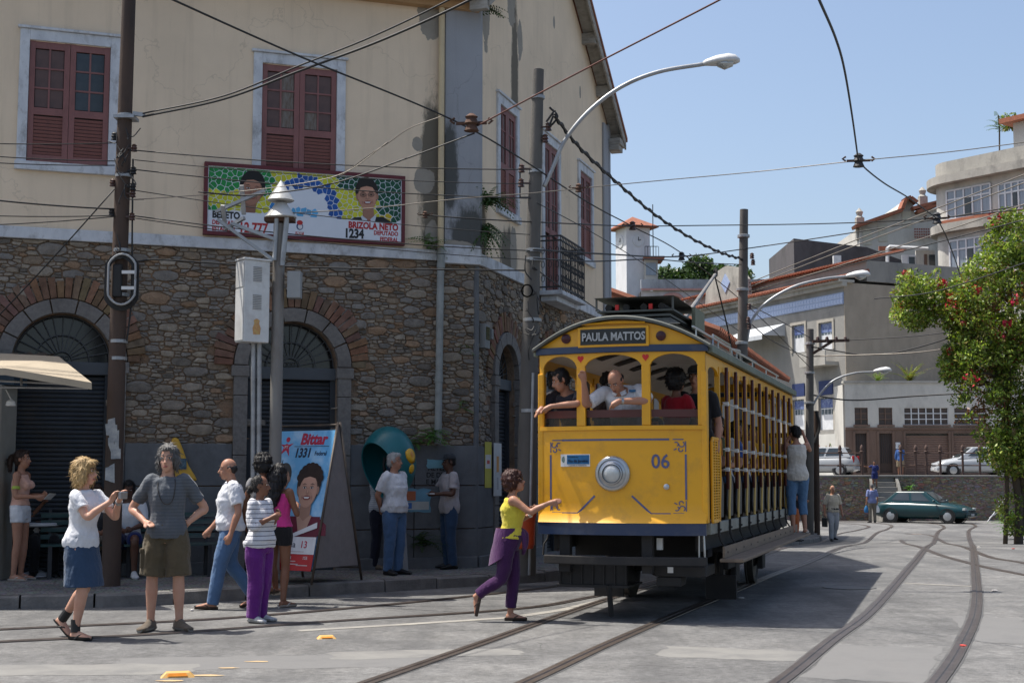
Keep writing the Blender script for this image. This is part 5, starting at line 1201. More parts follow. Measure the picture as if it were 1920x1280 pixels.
# --- woman with handbag
def bag_extra(rt, j, hp, HM):
 q = MB(); c = Vector((.26, .02, 1.16))
 prof = [(.105, .16, -.13), (.125, .17, -.10), (.115, .165, .0), (.09, .15, .08), (.06, .13, .13)]
 rings = [[c + Vector((.30 * w * math.cos(a) * 1.1, d * math.sin(a), z)) for a in [2 * math.pi * i / 16 for i in range(16)]] for w, d, z in prof]
 q.loft(rings); m, nt, b = nodes('beach_bag'); co = coords(nt); sx = nt.nodes.new('ShaderNodeSeparateXYZ'); nt.links.new(co, sx.inputs[0])
 mr = nt.nodes.new('ShaderNodeMapRange'); mr.inputs[1].default_value = 1.03; mr.inputs[2].default_value = 1.29; nt.links.new(sx.outputs[2], mr.inputs[0])
 r = ramp(nt, [(0, (.42, .44, .22)), (.27, (.42, .44, .22)), (.28, (.04, .34, .36)), (.55, (.04, .34, .36)), (.56, (.35, .31, .25)), (.68, (.35, .31, .25)), (.69, (.55, .55, .55))], mr.outputs[0]); r.color_ramp.interpolation = 'CONSTANT'; nt.links.new(r.outputs[0], b.inputs['Base Color']); b.inputs['Roughness'].default_value = .9
 bg_ = q.build('handbag', m, rt, smooth=40)
 q = MB(); limb(q, [(.25, -.12, 1.28), (.23, -.06, 1.40), (.2, .0, 1.45), (.23, .07, 1.40), (.25, .14, 1.28)], [.009] * 5, 6, 4); q.build('bag_strap', m, bg_)
person('long-haired woman in black shorts and pink top carrying a striped handbag', gnd(521, 1137), R(150), 1.66, {'ela': (-.22, -.06, 1.12), 'wra': (-.1, -.22, 1.2), 'elb': (.26, .03, 1.14), 'wrb': (.28, -.1, 1.34), 'kna': (-.09, -.02, .5), 'ana': (-.12, .05, .085), 'knb': (.09, 0, .5), 'anb': (.07, -.04, .22)},
  'brown', ('long', 'black'), dict(m=cloth('pink_cotton', (.62, .05, .25)), sleeve=.0, hem=1.25, loose=.012, up=4.1), dict(kind='shorts', m=BLACKC, len=.42, loose=.008, waist=2.0), ('sandal', SANDW), fem=True, look=(0, 0), extra=bag_extra, voxel=.010)
person('dark-haired woman half hidden behind the woman with the handbag', gnd(490, 1113, .15), R(165), 1.62, {'ela': (-.2, -.08, 1.13), 'wra': (-.05, -.2, 1.2)}, 'brown', ('curly', 'black'), dict(m=cloth('grey_marl', (.22, .22, .23)), sleeve=.3, hem=.6), dict(kind='shorts', m=DENIM_D, len=.5), ('sandal', SANDB), fem=True, voxel=.012, face=False)
# --- woman in yellow reaching for the tram
def tie_extra(rt, j, hp, HM):
 q = MB(); pu = cloth('plum_jersey', (.085, .03, .10)); P0 = Vector((0, 0, 1.04))
 rings = []
 for i in range(6):
  t = i / 5; rings.append([Vector((0, 0, 1.07 - .34 * t)) + Vector(((.175 + .03 * t) * math.cos(a), (.14 + .04 * t) * math.sin(a) + .05 * t, -.10 * t * max(0, math.sin(a)) + .25 * t * max(0, -math.sin(a)))) for a in [2 * math.pi * k / 18 for k in range(18)]])
 q.loft(rings, cap=False); m = q.mesh('tied_jumper'); crumple(m, .012, 22, 9); m.materials.append(pu); m.shade_smooth(); o = link('tied_jumper', m, rt)
 q = MB(); limb(q, [(-.02, -.145, 1.05), (.03, -.20, 1.0), (.06, -.20, .88), (.08, -.17, .76)], [.03, .04, .035, .02], 8, 3); limb(q, [(.0, -.145, 1.05), (-.06, -.19, .98), (-.05, -.2, .82)], [.03, .035, .02], 8, 3); q.build('jumper_sleeve', pu, o, smooth=True)
 q = MB(); q.tube([j['wrb'] + (j['elb'] - j['wrb']).normalized() * t for t in (-.005, .025)], .031, 10); q.build('watch', mat('pale_band', (.6, .6, .58), None), rt)
 for s in (-1, 1): q = MB(); q.ell(hp(s * .03, .088, .012), (.022, .004, .016), 10, 6, HM); q.build('spectacle_lens', EYED, rt)
person('woman in yellow vest and plum leggings striding up to touch the tram', gnd(952, 1164), R(84), 1.57, {'pel': (0, -.02, .95), 'chest': (0, -.05, 1.26), 'neck': (0, -.05, 1.45), 'head': (0, -.085, 1.60), 'sha': (-.15, -.08, 1.39), 'shb': (.16, -.06, 1.39), 'ela': (-.20, -.28, 1.26), 'wra': (-.20, -.50, 1.36), 'elb': (.20, -.06, 1.12), 'wrb': (.13, -.26, 1.22),
  'kna': (-.09, .06, .51), 'ana': (-.10, .38, .27), 'knb': (.08, -.06, .51), 'anb': (.08, -.02, .085)}, 'tan', ('curly', 'red'), dict(m=cloth('yellow_jersey', (.62, .52, .06)), sleeve=0, hem=1.0, loose=.014, up=4.55, fold=.007), dict(kind='pants', m=cloth('plum_leggings', (.05, .015, .065)), loose=.014, len=1.85), ('sandal', SANDB), fem=True, fat=1.12,
  look=(0, -16), toes=((0, .2, -1), (0, -1, 0)), hands=(((.05, -.9, .2), (.8, 0, -.3), .15), ((-.1, -.5, .8), (-1, 0, 0), .6)), extra=tie_extra, voxel=.010)
# --- by the telephone
person('white-haired man in white polo and blue jeans standing by the phone hood', gnd(738, 1077, .15), R(52), 1.70, {'ela': (-.235, .10, 1.12), 'wra': (-.10, .16, .92), 'elb': (.245, .10, 1.12), 'wrb': (.10, .16, .92)}, 'tan', ('short', 'white'), dict(m=WHITE, sleeve=.8, hem=.55, loose=.026, collar=1), dict(kind='pants', m=JEANS, loose=.022, ), ('shoe', SHOEB), fat=1.16, look=(16, 0), voxel=.011)
person('person in open striped shirt, yellow tee and dark trousers behind the phone hood', gnd(707, 1067, .15), R(80), 1.70, {'elb': (.22, -.02, 1.12), 'wrb': (.12, -.2, 1.1), 'ela': (-.22, -.05, 1.13), 'wra': (-.15, -.22, 1.2)}, 'dark', ('short', 'black'), dict(m=cloth('pale_stripe_shirt', (.48, .48, .47), 1, (.3, .32, .36), period=.03), sleeve=1.9, hem=.3, loose=.028), dict(kind='pants', m=cloth('midnight_trousers', (.014, .016, .028)), loose=.022), ('shoe', SHOEBR), voxel=.012,
  extra=lambda rt, j, hp, HM: MB().ell((0, -.13, 1.12), (.075, .035, .16), 12, 8).build('yellow_tee', cloth('yellow_tee_cloth', (.60, .44, .04)), rt, smooth=True))
person('young man in cap and pale tee raising a hand to the wall', gnd(842, 1066, .15), R(-66), 1.70, {'ela': (-.26, -.18, 1.20), 'wra': (-.25, -.30, 1.46), 'elb': (.235, -.04, 1.13), 'wrb': (.12, -.26, 1.12)}, 'dark', ('cap', 'black'), dict(m=cloth('pale_grey_tee', (.42, .38, .38)), sleeve=.75, hem=.3, loose=.03), dict(kind='pants', m=DENIM_D, loose=.02), ('shoe', SHOEB), look=(-4, 0), hands=(((0, -.2, 1), (0, -1, 0), .1), None), voxel=.011,
  extra=lambda rt, j, hp, HM: MB().box(-.0, .16, -.38, -.30, 1.12, 1.135).build('held_card', WHITEP, rt))
# --- cafe side
def paper_extra(rt, j, hp, HM):
 q = MB(); c = j['wra'] + Vector((.05, -.13, .02)); q.loft([[c + Vector((-.10, -.02, -.05)), c + Vector((.10, -.02, -.06)), c + Vector((.10, -.016, -.06)), c + Vector((-.10, -.016, -.05))], [c + Vector((-.10, -.10, .03)), c + Vector((.10, -.10, .02)), c + Vector((.10, -.096, .02)), c + Vector((-.10, -.096, .03))]]); q.build('papers', WHITEP, rt)
 q = MB(); q.tube([j['sha'].lerp(j['ela'], .55), j['sha'].lerp(j['ela'], .68)], .052, 12); q.build('arm_sticker', mat('lime_sticker', (.4, .5, .08), None), rt)
person('girl in peach tank top and white shorts standing at the cafe table', gnd(34, 1088, .15), R(84), 1.72, {'ela': (-.20, -.02, 1.11), 'wra': (-.13, -.25, 1.10), 'elb': (.20, 0, 1.11), 'wrb': (.08, -.25, 1.12)}, 'tan', ('pony', 'brown'), dict(m=cloth('peach_jersey', (.72, .42, .32)), sleeve=0, hem=1.35, loose=.008, up=4.2), dict(kind='shorts', m=WHITE, len=.38, loose=.012), ('sandal', SANDW), fem=True, fat=.93, extra=paper_extra, voxel=.011)
SIT = {'pel': (0, 0, .52), 'chest': (0, -.04, .84), 'neck': (0, -.05, 1.03), 'head': (0, -.07, 1.185), 'sha': (-.175, -.04, .98), 'shb': (.175, -.04, .98), 'ela': (-.22, -.12, .72), 'elb': (.22, -.12, .72), 'wra': (-.08, -.30, .66), 'wrb': (.08, -.30, .66), 'hia': (-.09, -.02, .51), 'hib': (.09, -.02, .51), 'kna': (-.13, -.45, .52), 'knb': (.13, -.45, .52), 'ana': (-.13, -.42, .085), 'anb': (.13, -.42, .085)}
person('man in white tee and blue shorts seated on the bench behind the group', gnd(238, 1081, .15), R(10), 1.72, {**SIT, 'kna': (-.18, -.45, .52), 'ana': (-.20, -.38, .085)}, 'dark', ('short', 'black'), dict(m=WHITE, sleeve=.8, hem=.6, loose=.028), dict(kind='shorts', m=cloth('navy_shorts', (.02, .03, .10)), len=.85, loose=.025), ('shoe', WHITESH, SOLE), look=(0, 14), voxel=.012)
person('woman in black seated at the cafe table raising a glass', gnd(82, 1078, .15), R(18), 1.68, {**SIT, 'wra': (-.04, -.26, 1.02), 'ela': (-.22, -.18, .80)}, 'brown', ('short', 'black'), dict(m=BLACKC, sleeve=0, hem=.6, up=4.4), dict(kind='pants', m=BLACKC, loose=.015), ('shoe', SHOEB), fem=True, voxel=.012)
person('woman in dark top seated on the bench behind the blonde woman', gnd(176, 1081, .15), R(30), 1.64, {**SIT}, 'brown', ('long', 'brown'), dict(m=cloth('charcoal_top', (.05, .05, .055)), sleeve=.5, hem=.6), dict(kind='pants', m=cloth('beige_trousers', (.30, .25, .19)), loose=.015), ('shoe', SHOEB), fem=True, voxel=.013)
# --- on the tram (its floor is at 0.99 m)
def on_tram(x, y, z, yaw): p = tw(x, y, z); return (p.x, p.y, p.z), TR + yaw
l_, y_ = on_tram(-.60, .25, 1.05, R(-18))
person('young man in dark grey tee leaning out of the tram front window', l_, y_, 1.70, {'pel': (0, .10, .94), 'chest': (0, -.02, 1.22), 'neck': (0, -.12, 1.40), 'head': (-.02, -.22, 1.52), 'sha': (-.18, -.10, 1.36), 'shb': (.17, -.10, 1.36), 'ela': (-.26, -.24, 1.20), 'wra': (-.10, -.46, 1.20), 'elb': (.26, -.30, 1.25), 'wrb': (.02, -.46, 1.22)}, 'tan', ('short', 'black'), dict(m=cloth('slate_tee', (.035, .033, .042)), sleeve=.85, hem=.5, loose=.024), dict(kind='pants', m=JEANS), ('shoe', SHOEB), look=(-38, 24), hands=(((-.3, -.6, -.6), (0, -.3, -1), .4), ((-.75, -.5, -.45), (0, -.3, -1), .5)), voxel=.010)
def badge(rt, j, hp, HM):
 q = MB(); q.box(.08, .15, -.215, -.205, 1.30, 1.325); q.build('badge', PLATEB, rt)
 q = MB(); q.tube([j['wrb'] + (j['elb'] - j['wrb']).normalized() * t for t in (.02, .045)], .035, 10); q.build('wristwatch', CHROME, rt)
l_, y_ = on_tram(.0, .21, 1.09, R(2))
person('tram driver in white polo leaning on the sill with one hand raised', l_, y_, 1.74, {'pel': (.02, .12, .93), 'chest': (.0, -.05, 1.19), 'neck': (-.02, -.20, 1.33), 'head': (-.045, -.33, 1.41), 'sha': (-.20, -.14, 1.30), 'shb': (.17, -.13, 1.32), 'ela': (-.36, -.32, 1.17), 'wra': (-.36, -.44, 1.40), 'elb': (.30, -.30, 1.20), 'wrb': (.02, -.47, 1.19)}, 'tan', ('bald', 'black'), dict(m=WHITE, sleeve=.85, hem=.5, loose=.03, collar=1), dict(kind='pants', m=DENIM_D), ('shoe', SHOEB), fat=1.18, look=(-14, 44), hands=(((0, -.3, 1), (0, -1, 0), .6), ((-.8, -.3, -.5), (0, -.3, -1), .5)), extra=badge, voxel=.010)
l_, y_ = on_tram(-.28, .62, .99, R(-30)); person('dark-haired person standing behind the leaning driver', l_, y_, 1.66, None, 'brown', ('curly', 'black'), dict(m=cloth('brown_tee', (.08, .05, .04)), sleeve=.7), dict(kind='pants', m=BLACKC), None, look=(0, 10), voxel=.013)
l_, y_ = on_tram(.52, .40, 1.0, R(150)); person('woman with black curly hair in red shirt on the tram platform', l_, y_, 1.66, {'ela': (-.24, -.04, 1.12), 'elb': (.24, -.1, 1.15), 'wrb': (.16, -.28, 1.25)}, 'brown', ('curly', 'black'), dict(m=cloth('red_cotton', (.30, .012, .02)), sleeve=.45, hem=.5), dict(kind='pants', m=BLACKC), None, fem=True, voxel=.012, face=False)
l_, y_ = on_tram(.70, .62, .99, R(-10)); person('conductor in black with grey cap at the tram side doorway', l_, y_, 1.72, None, 'tan', ('cap', 'black'), dict(m=BLACKC, sleeve=.8), dict(kind='pants', m=BLACKC), None, voxel=.013, fat=1.1)
PASS = [(.62, 1.10, 'orange shirt', (.55, .20, .03), 'tan', 'short', 'black', 10), (.55, 1.82, 'olive shirt', (.10, .11, .06), 'brown', 'short', 'black', -15), (.60, 2.53, 'white shirt', (.6, .6, .6), 'fair', 'bob', 'brown', 25), (.55, 3.24, 'blue shirt', (.04, .10, .32), 'tan', 'short', 'black', 0), (.62, 3.95, 'white tee', (.58, .58, .6), 'brown', 'long', 'black', 40), (.58, 4.66, 'amber blouse', (.58, .28, .02), 'tan', 'curly', 'black', 20), (.6, 5.37, 'cream top', (.5, .45, .36), 'fair', 'pony', 'brown', 10), (.58, 6.08, 'teal tee', (.03, .2, .2), 'brown', 'short', 'black', -10), (-.45, 1.82, 'grey tee', (.2, .2, .21), 'tan', 'short', 'grey', 0), (-.5, 3.24, 'pale pink top', (.5, .3, .3), 'fair', 'bob', 'brown', 0), (-.05, 4.66, 'black top', (.02, .02, .02), 'brown', 'short', 'black', 0)]
ORD = ['first', 'second', 'third', 'fourth', 'fifth', 'sixth', 'seventh', 'eighth']
cnt = {}
for (x, y, nm, col, sk, hs, hcol, lk) in PASS:
 l_, y_ = on_tram(x, y + .22, .95, 0); side = 'on the open street side' if x > .3 else 'deep inside the tram'
 person('tram passenger in ' + nm + ' seated ' + side, l_, y_, 1.70, SIT, sk, (hs, hcol), dict(m=cloth('fabric_' + nm.replace(' ', '_'), col), sleeve=.7, hem=.6), dict(kind='pants', m=DENIM_D if len(nm) % 2 else cloth('khaki_twill', (.22, .17, .11)), loose=.015), ('shoe', SHOEB), look=(lk, 0), voxel=.015, group='passengers seated in the tram', face=y < 3)
PS = [o for o in COL.objects if o.parent is None and o.get('group') == 'passengers seated in the tram']
for k, (i, x, y) in enumerate(((0, -.15, 2.53), (2, -.1, 1.10), (3, -.62, 2.53), (4, -.2, 3.95), (5, -.7, 3.95), (6, -.1, 5.37), (1, -.65, 4.66), (7, -.05, 6.08), (3, .12, 3.24), (2, -.6, 5.37))):
 c = copy_tree(PS[i]); p = tw(x, y + .22, .95); c.location = p; c.rotation_euler.z = TR + R((k * 37) % 50 - 25); c['label'] = PS[i]['label'].replace('on the open street side', 'in row ' + str(round((y - .39) / .708)) + (' mid bench' if x > -.3 else ' by the far side'))
l_, y_ = on_tram(1.08, 7.15, .645, R(190))
person('woman in cream top and blue capris riding on the running board', l_, y_, 1.66, {'sha': (-.16, -.02, 1.39), 'shb': (.16, 0, 1.39), 'ela': (-.22, -.18, 1.32), 'wra': (-.13, -.20, 1.56), 'elb': (.26, -.16, 1.30), 'wrb': (.06, -.22, 1.58), 'kna': (-.08, -.06, .5), 'knb': (.10, .02, .5), 'anb': (.08, .05, .085), 'head': (.02, -.04, 1.58)}, 'tan', ('short', 'black'), dict(m=cloth('cream_top', (.60, .56, .50)), sleeve=0, hem=.2, loose=.022, up=4.5), dict(kind='pants', m=cloth('mid_denim', (.10, .19, .32)), len=1.4, loose=.012), ('sandal', SANDW), fem=True, look=(30, 6), voxel=.012)
# --- farther along the street
person('person in black tee and orange trousers standing behind the tram', gnd(1492, 1014, .1), R(70), 1.62, {'ela': (-.2, -.1, 1.13), 'wra': (-.1, -.28, 1.1)}, 'brown', ('short', 'black'), dict(m=BLACKC, sleeve=.7, hem=.6), dict(kind='pants', m=cloth('orange_twill', (.36, .10, .03)), loose=.025), ('shoe', SHOEB), voxel=.014, face=False)
def case_extra(rt, j, hp, HM):
 q = MB(); c = j['wra'] + Vector((0, 0, -.12)); q.box(c.x - .04, c.x + .04, c.y - .17, c.y + .17, c.z - .30, c.z - .02); b_ = q.build('briefcase', SHOEB, rt, bevel=.02); q = MB(); limb(q, [c + Vector((0, -.06, -.02)), c + Vector((0, -.05, .03)), c + Vector((0, .05, .03)), c + Vector((0, .06, -.02))], [.008] * 4, 6, 3); q.build('case_handle', SHOEB, b_)
person('elderly bald man in cream shirt carrying a dark case along the track', gnd(1563, 1014), R(8), 1.74, {'kna': (-.09, -.06, .5), 'ana': (-.08, -.02, .085), 'knb': (.10, -.0, .51), 'anb': (.09, .22, .12), 'ela': (-.26, .03, 1.1), 'wra': (-.28, -.02, .86), 'elb': (.26, .03, 1.1), 'wrb': (.28, -.04, .86)}, 'tan', ('bald', 'white'), dict(m=cloth('cream_shirt', (.52, .47, .38)), sleeve=.9, hem=.75, loose=.025, collar=1), dict(kind='pants', m=cloth('pale_blue_trousers', (.36, .38, .42)), loose=.02, belt=SHOEB), ('shoe', SHOEB), fat=1.08, voxel=.014, extra=case_extra)
def bags_extra(rt, j, hp, HM):
 for s, mm, nm in (('a', WHITEP, 'white_bag'), ('b', PLATEB, 'blue_bag')):
  q = MB(); w = j['wr' + s] + Vector((0, 0, -.10)); q.loft([[w + Vector((r * math.cos(a), r * .6 * math.sin(a), z)) for a in [2 * math.pi * i / 10 for i in range(10)]] for r, z in ((.02, 0), (.09, -.10), (.12, -.22), (.09, -.32))]); q.build(nm, mm, rt, smooth=40)
person('man in blue shirt walking away with plastic bags near the steps', (at(1634, 893, 61).x, 61, -.5), R(185), 1.72, None, 'tan', ('short', 'grey'), dict(m=cloth('slate_blue_shirt', (.15, .18, .34)), sleeve=.9, hem=.4, loose=.03), dict(kind='pants', m=cloth('taupe_trousers', (.14, .125, .10))), ('shoe', SHOEB), voxel=.016, face=False, extra=bags_extra)
# ================================================================ poles, signs, furniture
CONC = mat('pole_concrete', (.125, .117, .106), (.082, .077, .071), 3, .85, bmp=.3, bscale=40, stretch=(1, 1, .4), dirt=(.09, .085, .08), dscale=2)
TARPOLE = mat('dark_rusty_pole', (.045, .032, .026), (.085, .052, .036), 3, .8, bmp=.3, bscale=30, stretch=(1, 1, .3), dirt=(.02, .018, .016), dscale=2)
GALV = mat('galvanised', (.38, .39, .40), (.28, .29, .30), 5, .45, .5, .1, 40, dirt=(.15, .13, .11), dscale=3)
RUSTY = mat('rusty_iron', (.11, .055, .035), (.06, .035, .025), 12, .85, .1, .3, 60)
CERAM = mat('brown_ceramic', (.05, .025, .018), (.08, .04, .03), 9, .3)
WIREM = mat('cable_black', (.012, .012, .013), (.02, .02, .02), 5, .6)
LAMPW = mat('lamp_shell', (.62, .63, .62), (.5, .5, .5), 5, .4)
def rel(p, o): return Vector(p) - Vector(o)
def insul(mb, p, s=1): mb.lathe([(.02 * s, -.05 * s), (.045 * s, -.045 * s), (.03 * s, -.01 * s), (.045 * s, 0), (.03 * s, .03 * s), (.04 * s, .04 * s), (.015 * s, .06 * s)], 10, p)
def lamp_head(t, p, d, s=1.0, name='lamp_head'):
 d = Vector(d).normalized(); sd = d.cross(Vector((0, 0, 1))).normalized(); up = sd.cross(d); m = MB(); rings = []
 for q, (w, h, lo) in ((0, (.04, .035, .03)), (.05, (.075, .06, .03)), (.2, (.14, .10, .035)), (.36, (.15, .115, .04)), (.46, (.12, .09, .035)), (.52, (.05, .03, .02))):
  rings.append([Vector(p) + d * (q * s) + sd * (w * s * math.cos(a)) + up * ((h if math.sin(a) > 0 else lo) * s * math.sin(a)) for a in [2 * math.pi * k / 16 for k in range(16)]])
 m.loft(rings); h = m.build(name, LAMPW, t, smooth=True)
 m = MB(); m.loft([[Vector(p) + d * (q * s) + sd * (w * s * math.cos(a)) + up * (-.03 * s + lo * s * min(0, math.sin(a))) for a in [2 * math.pi * k / 14 for k in range(14)]] for q, w, lo in ((.2, .10, .02), (.3, .13, .08), (.42, .10, .04))]); m.build('lamp_lens', LENS, h, smooth=True)
# -- dark pole, left
b0 = Vector((at(208, 1075, 17.4).x, 17.4, .13)); tpt = at(246, -120, 17.4)
DP = thing('utility_pole', 'dark rusty wooden-looking pole with cable coil and peeling bills, left of the blonde woman', 'pole', b0)
m = MB(); m.tube([(0, 0, 0), rel(at(226, 450, 17.4), b0), rel(tpt, b0)], [.118, .098, .082], 16); m.build('shaft', TARPOLE, DP, smooth=60)
def pp(py, dx=0, dy=0): 
 p = at(208 + (1075 - py) * .0335, py, 17.4); return rel(p, b0) + Vector((dx, dy, 0))
for py in (218, 330, 470, 553, 640, 672): 
 m = MB(); c = pp(py); m.lathe([(.105, -.022), (.112, -.02), (.112, .02), (.105, .022)], 16, c); m.build('steel_band', GALV, DP)
m = MB(); m.box(-.13, .13, -.13, .13, -.02, .02, None, Matrix.Translation(pp(222))); m.bar(pp(215, .1, -.05), pp(218, .25, -.05), .05); m.build('clamp', GALV, DP)
rndp = random.Random(8)
for k, py in enumerate((258, 280, 322, 345, 352, 365, 400, 408)):
 m = MB(); sx_ = .13 * (-1 if k % 3 == 0 else 1); insul(m, pp(py, sx_, -.05), .9); m.bar(pp(py, 0, -.05), pp(py, sx_, -.05), .025); m.build('insulator', CERAM if k % 2 else WIREM, DP)
m = MB()
for k in range(16):
 a = pp(rndp.uniform(230, 470), rndp.uniform(-.1, .12), -.12); c = a + Vector((rndp.uniform(-.15, .3), rndp.uniform(-.08, .02), rndp.uniform(-.25, .12)))
 m.tube(catmull([a, a.lerp(c, .5) + Vector((rndp.uniform(-.1, .1), -.04, -.09)), c], 5), .007, 5)
m.tube(catmull([pp(300, .12, -.05), pp(420, .14, -.06), pp(560, .16, -.06), pp(640, .12, -.06)], 5), .012, 5); m.build('loose_cables', WIREM, DP)
ov = [(.17 * max(-1, min(1, 1.25 * math.cos(a))), .32 * max(-1, min(1, math.sin(a)))) for a in [2 * math.pi * k / 28 for k in range(28)]]; c = pp(527, .06, -.17)
m = MB(); m.tube([c + Vector((x, 0, z)) for x, z in ov + ov[:1]], .014, 8); fr = m.build('cable_frame', mat('grey_plastic', (.33, .34, .35), None), DP, smooth=True)
m = MB(); m.box(c.x, c.x + .17, c.y - .01, c.y + .01, c.z + .07, c.z + .11); m.box(c.x, c.x + .17, c.y - .01, c.y + .01, c.z - .13, c.z - .09); m.build('frame_bracket', LAMPW, fr)
m = MB()
for k in range(5): m.tube([c + Vector((-.02 + x * (.9 + .08 * k), .03 + .01 * k, z * (.93 + .05 * k) - .02)) for x, z in ov + ov[:1]], .012, 5)
m.build('cable_coil', WIREM, fr)
m = MB(); m.box(c.x - .13, c.x - .01, c.y + .03, c.y + .09, c.z - .22, c.z + .2); m.build('splice_closure', WIREM, fr, bevel=.02)
for k in range(9):
 q = pp(rndp.uniform(790, 890), rndp.uniform(-.06, .05), -.113 - .001 * k); m = MB(); w = rndp.uniform(.03, .07); h = rndp.uniform(.05, .14); pts = [(q.x - w * rndp.uniform(.6, 1), q.z - h * rndp.uniform(.6, 1)), (q.x + w, q.z - h * rndp.uniform(.4, 1)), (q.x + w * rndp.uniform(.5, 1), q.z + h), (q.x - w, q.z + h * rndp.uniform(.5, 1))]
 m.prism(pts, q.y - .004, q.y); m.build('peeling_bill', mat('old_bill', (.42, .42, .41), (.2, .22, .24), 12, .9), DP)
# -- steel pole with cabinet and cone cap
b1 = Vector((at(512, 1075, 17.8).x, 17.8, .13)); CPL = thing('cabinet_pole', 'grey steel pole with white equipment cabinet and cone cap', 'pole', b1)
def cp(px, py, dy=0): return rel(at(px, py, 17.8), b1) + Vector((0, dy, 0))
m = MB(); m.tube([cp(512, 1075), cp(524, 420)], [.082, .075], 14); m.build('shaft', mat('weathered_steel_pole', (.25, .24, .22), (.18, .165, .15), 4, .7, .1, .2, 40, stretch=(1, 1, .3), dirt=(.12, .07, .045), dscale=2), CPL, smooth=60)
m = MB(); m.tube([cp(531, 500, -.09), cp(540, 410, -.09)], .035, 10); m.tube([cp(517, 490, -.09), cp(521, 412, -.09)], .03, 10); m.build('upper_tube', GALV, CPL, smooth=60)
for ya, yb, w0, w1 in ((338, 376, .008, .175), (381, 408, .07, .205)):
 c0 = cp(527, ya); c1 = cp(527, yb); m = MB(); m.lathe([(w0, c0.z), (w1, c1.z), (w1 - .01, c1.z - .008)], 24, (c0.x, c0.y, 0)); m.build('cone_cap', mat('cone_paint', (.60, .60, .58), (.45, .45, .43), 3, .5, .2, dirt=(.2, .16, .12)), CPL, smooth=40)
m = MB(); c = cp(525, 412); m.box(c.x - .19, c.x + .19, c.y - .1, c.y + .1, c.z - .03, c.z + .02); m.build('cap_plate', RUSTY, CPL)
cb0 = cp(449, 645); cb1 = cp(512, 494)
CAB = mat('cabinet_paint', (.66, .66, .64), (.55, .55, .53), 3, .45, dirt=(.3, .27, .24), dscale=2)
Mz = Matrix.Translation((cb0.x + .19, -.16, 0)) @ Matrix.Rotation(R(-52), 4, 'Z')
m = MB(); m.box(-.12, .12, -.18, .18, cb0.z, cb1.z, None, Mz); cab = m.build('cabinet', CAB, CPL, bevel=.012)
m = MB(); m.box(-.135, .135, -.195, .195, cb1.z, cb1.z + .025, None, Mz); m.build('cabinet_roof', CAB, cab, bevel=.006)
m = MB(); m.box(-.11, .11, -.19, -.182, cb0.z + .02, cb0.z + .68, None, Mz); m.box(-.11, .11, -.19, -.182, cb0.z + .70, cb1.z - .02, None, Mz); m.build('cabinet_door', CAB, cab, bevel=.005)
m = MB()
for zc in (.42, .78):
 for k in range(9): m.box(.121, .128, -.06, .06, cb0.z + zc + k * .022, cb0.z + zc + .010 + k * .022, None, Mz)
m.build('vent_louvres', mat('louvre_grey', (.3, .3, .3), None), cab)  # vent slats in one even grey, darker than the cabinet paint
m = MB(); m.lathe([(.05, 0), (.06, .08), (.035, .14), (.045, .18), (.01, .2)], 10, Mz @ Vector((.122, 0, cb0.z + .1)), (Mz.to_3x3() @ Matrix.Diagonal((.08, 1, 1)).to_3x3())); m.build('sticker', mat('sticker_red', (.5, .22, .10), (.55, .42, .15), 30), cab)
for px in (478, 489): m = MB(); m.tube([cp(px, 645, -.1), cp(px - 4, 1072, -.02)], .032, 10); m.build('conduit', GALV, CPL, smooth=60)
m = MB(); a = cp(540, 560); c = cp(566, 510); m.box(a.x, c.x, -.1, .06, a.z, c.z); m.build('junction_box', mat('box_grey', (.3, .31, .31), None, 3, .6), CPL, bevel=.01)
m = MB()
for (pa, pb) in (((515, 490), (415, 418)), ((520, 452), (440, 425)), ((408, 400), (502, 365)), ((425, 425), (425, 392)), ((460, 405), (460, 355)), ((425, 432), (465, 415))): m.bar(cp(pa[0], pa[1], -.1), cp(pb[0], pb[1], -.25), .05, .04)
m.build('wire_bracket', GALV, CPL)
# -- concrete pole with lamp
b2 = gnd(984, 1078, .15); KP_ = thing('concrete_lamp_pole', 'tall concrete pole with curved lamp arm beside the tram', 'street lamp', b2)
DY2 = b2.y
def kp(px, py, dy=0): return rel(at(px, py, DY2), b2) + Vector((0, dy, 0))
m = MB(); m.tube([(0, 0, 0), kp(992, 700), kp(1010, 131)], [.152, .122, .075], 20); m.build('shaft', CONC, KP_, smooth=60)
m = MB(); m.tube(catmull([kp(1020, 350), kp(1035, 318), kp(1060, 262), kp(1105, 208), kp(1165, 163), kp(1235, 135), kp(1322, 120)], 8), [.03] * 49, 10); m.build('lamp_arm', GALV, KP_, smooth=True)
lamp_head(KP_, kp(1318, 120), (1, -.1, .06), 1.0)
for py in (183, 322, 470, 487, 600, 770): m = MB(); c = kp(1010 - (py - 131) * .0262, py); r = .082 + (py - 131) * .00008; m.lathe([(r, -.025), (r + .012, -.022), (r + .012, .022), (r, .025)], 18, c); m.build('steel_band', GALV, KP_)
for px, py in ((978, 318), (977, 345), (1028, 240), (1022, 262)): m = MB(); insul(m, kp(px, py, -.05), 1.1); m.bar(kp(px, py, -.05), kp(1004, py, -.05), .02); m.build('insulator', CERAM, KP_)
m = MB(); m.bar(kp(975, 310, -.06), kp(975, 372, -.06), .02); m.bar(kp(975, 372, -.06), kp(1004, 372, -.06), .02); m.build('insulator_rack', IRON, KP_)
m = MB(); rk = random.Random(3)
for k in range(12): a = kp(rk.uniform(984, 1006), rk.uniform(480, 640), -.15); c = a + Vector((rk.uniform(-.12, .12), -.01, rk.uniform(-.5, .1))); m.tube(catmull([a, a.lerp(c, .5) + Vector((rk.uniform(-.09, .09), -.03, -.05)), c], 5), .009, 5)
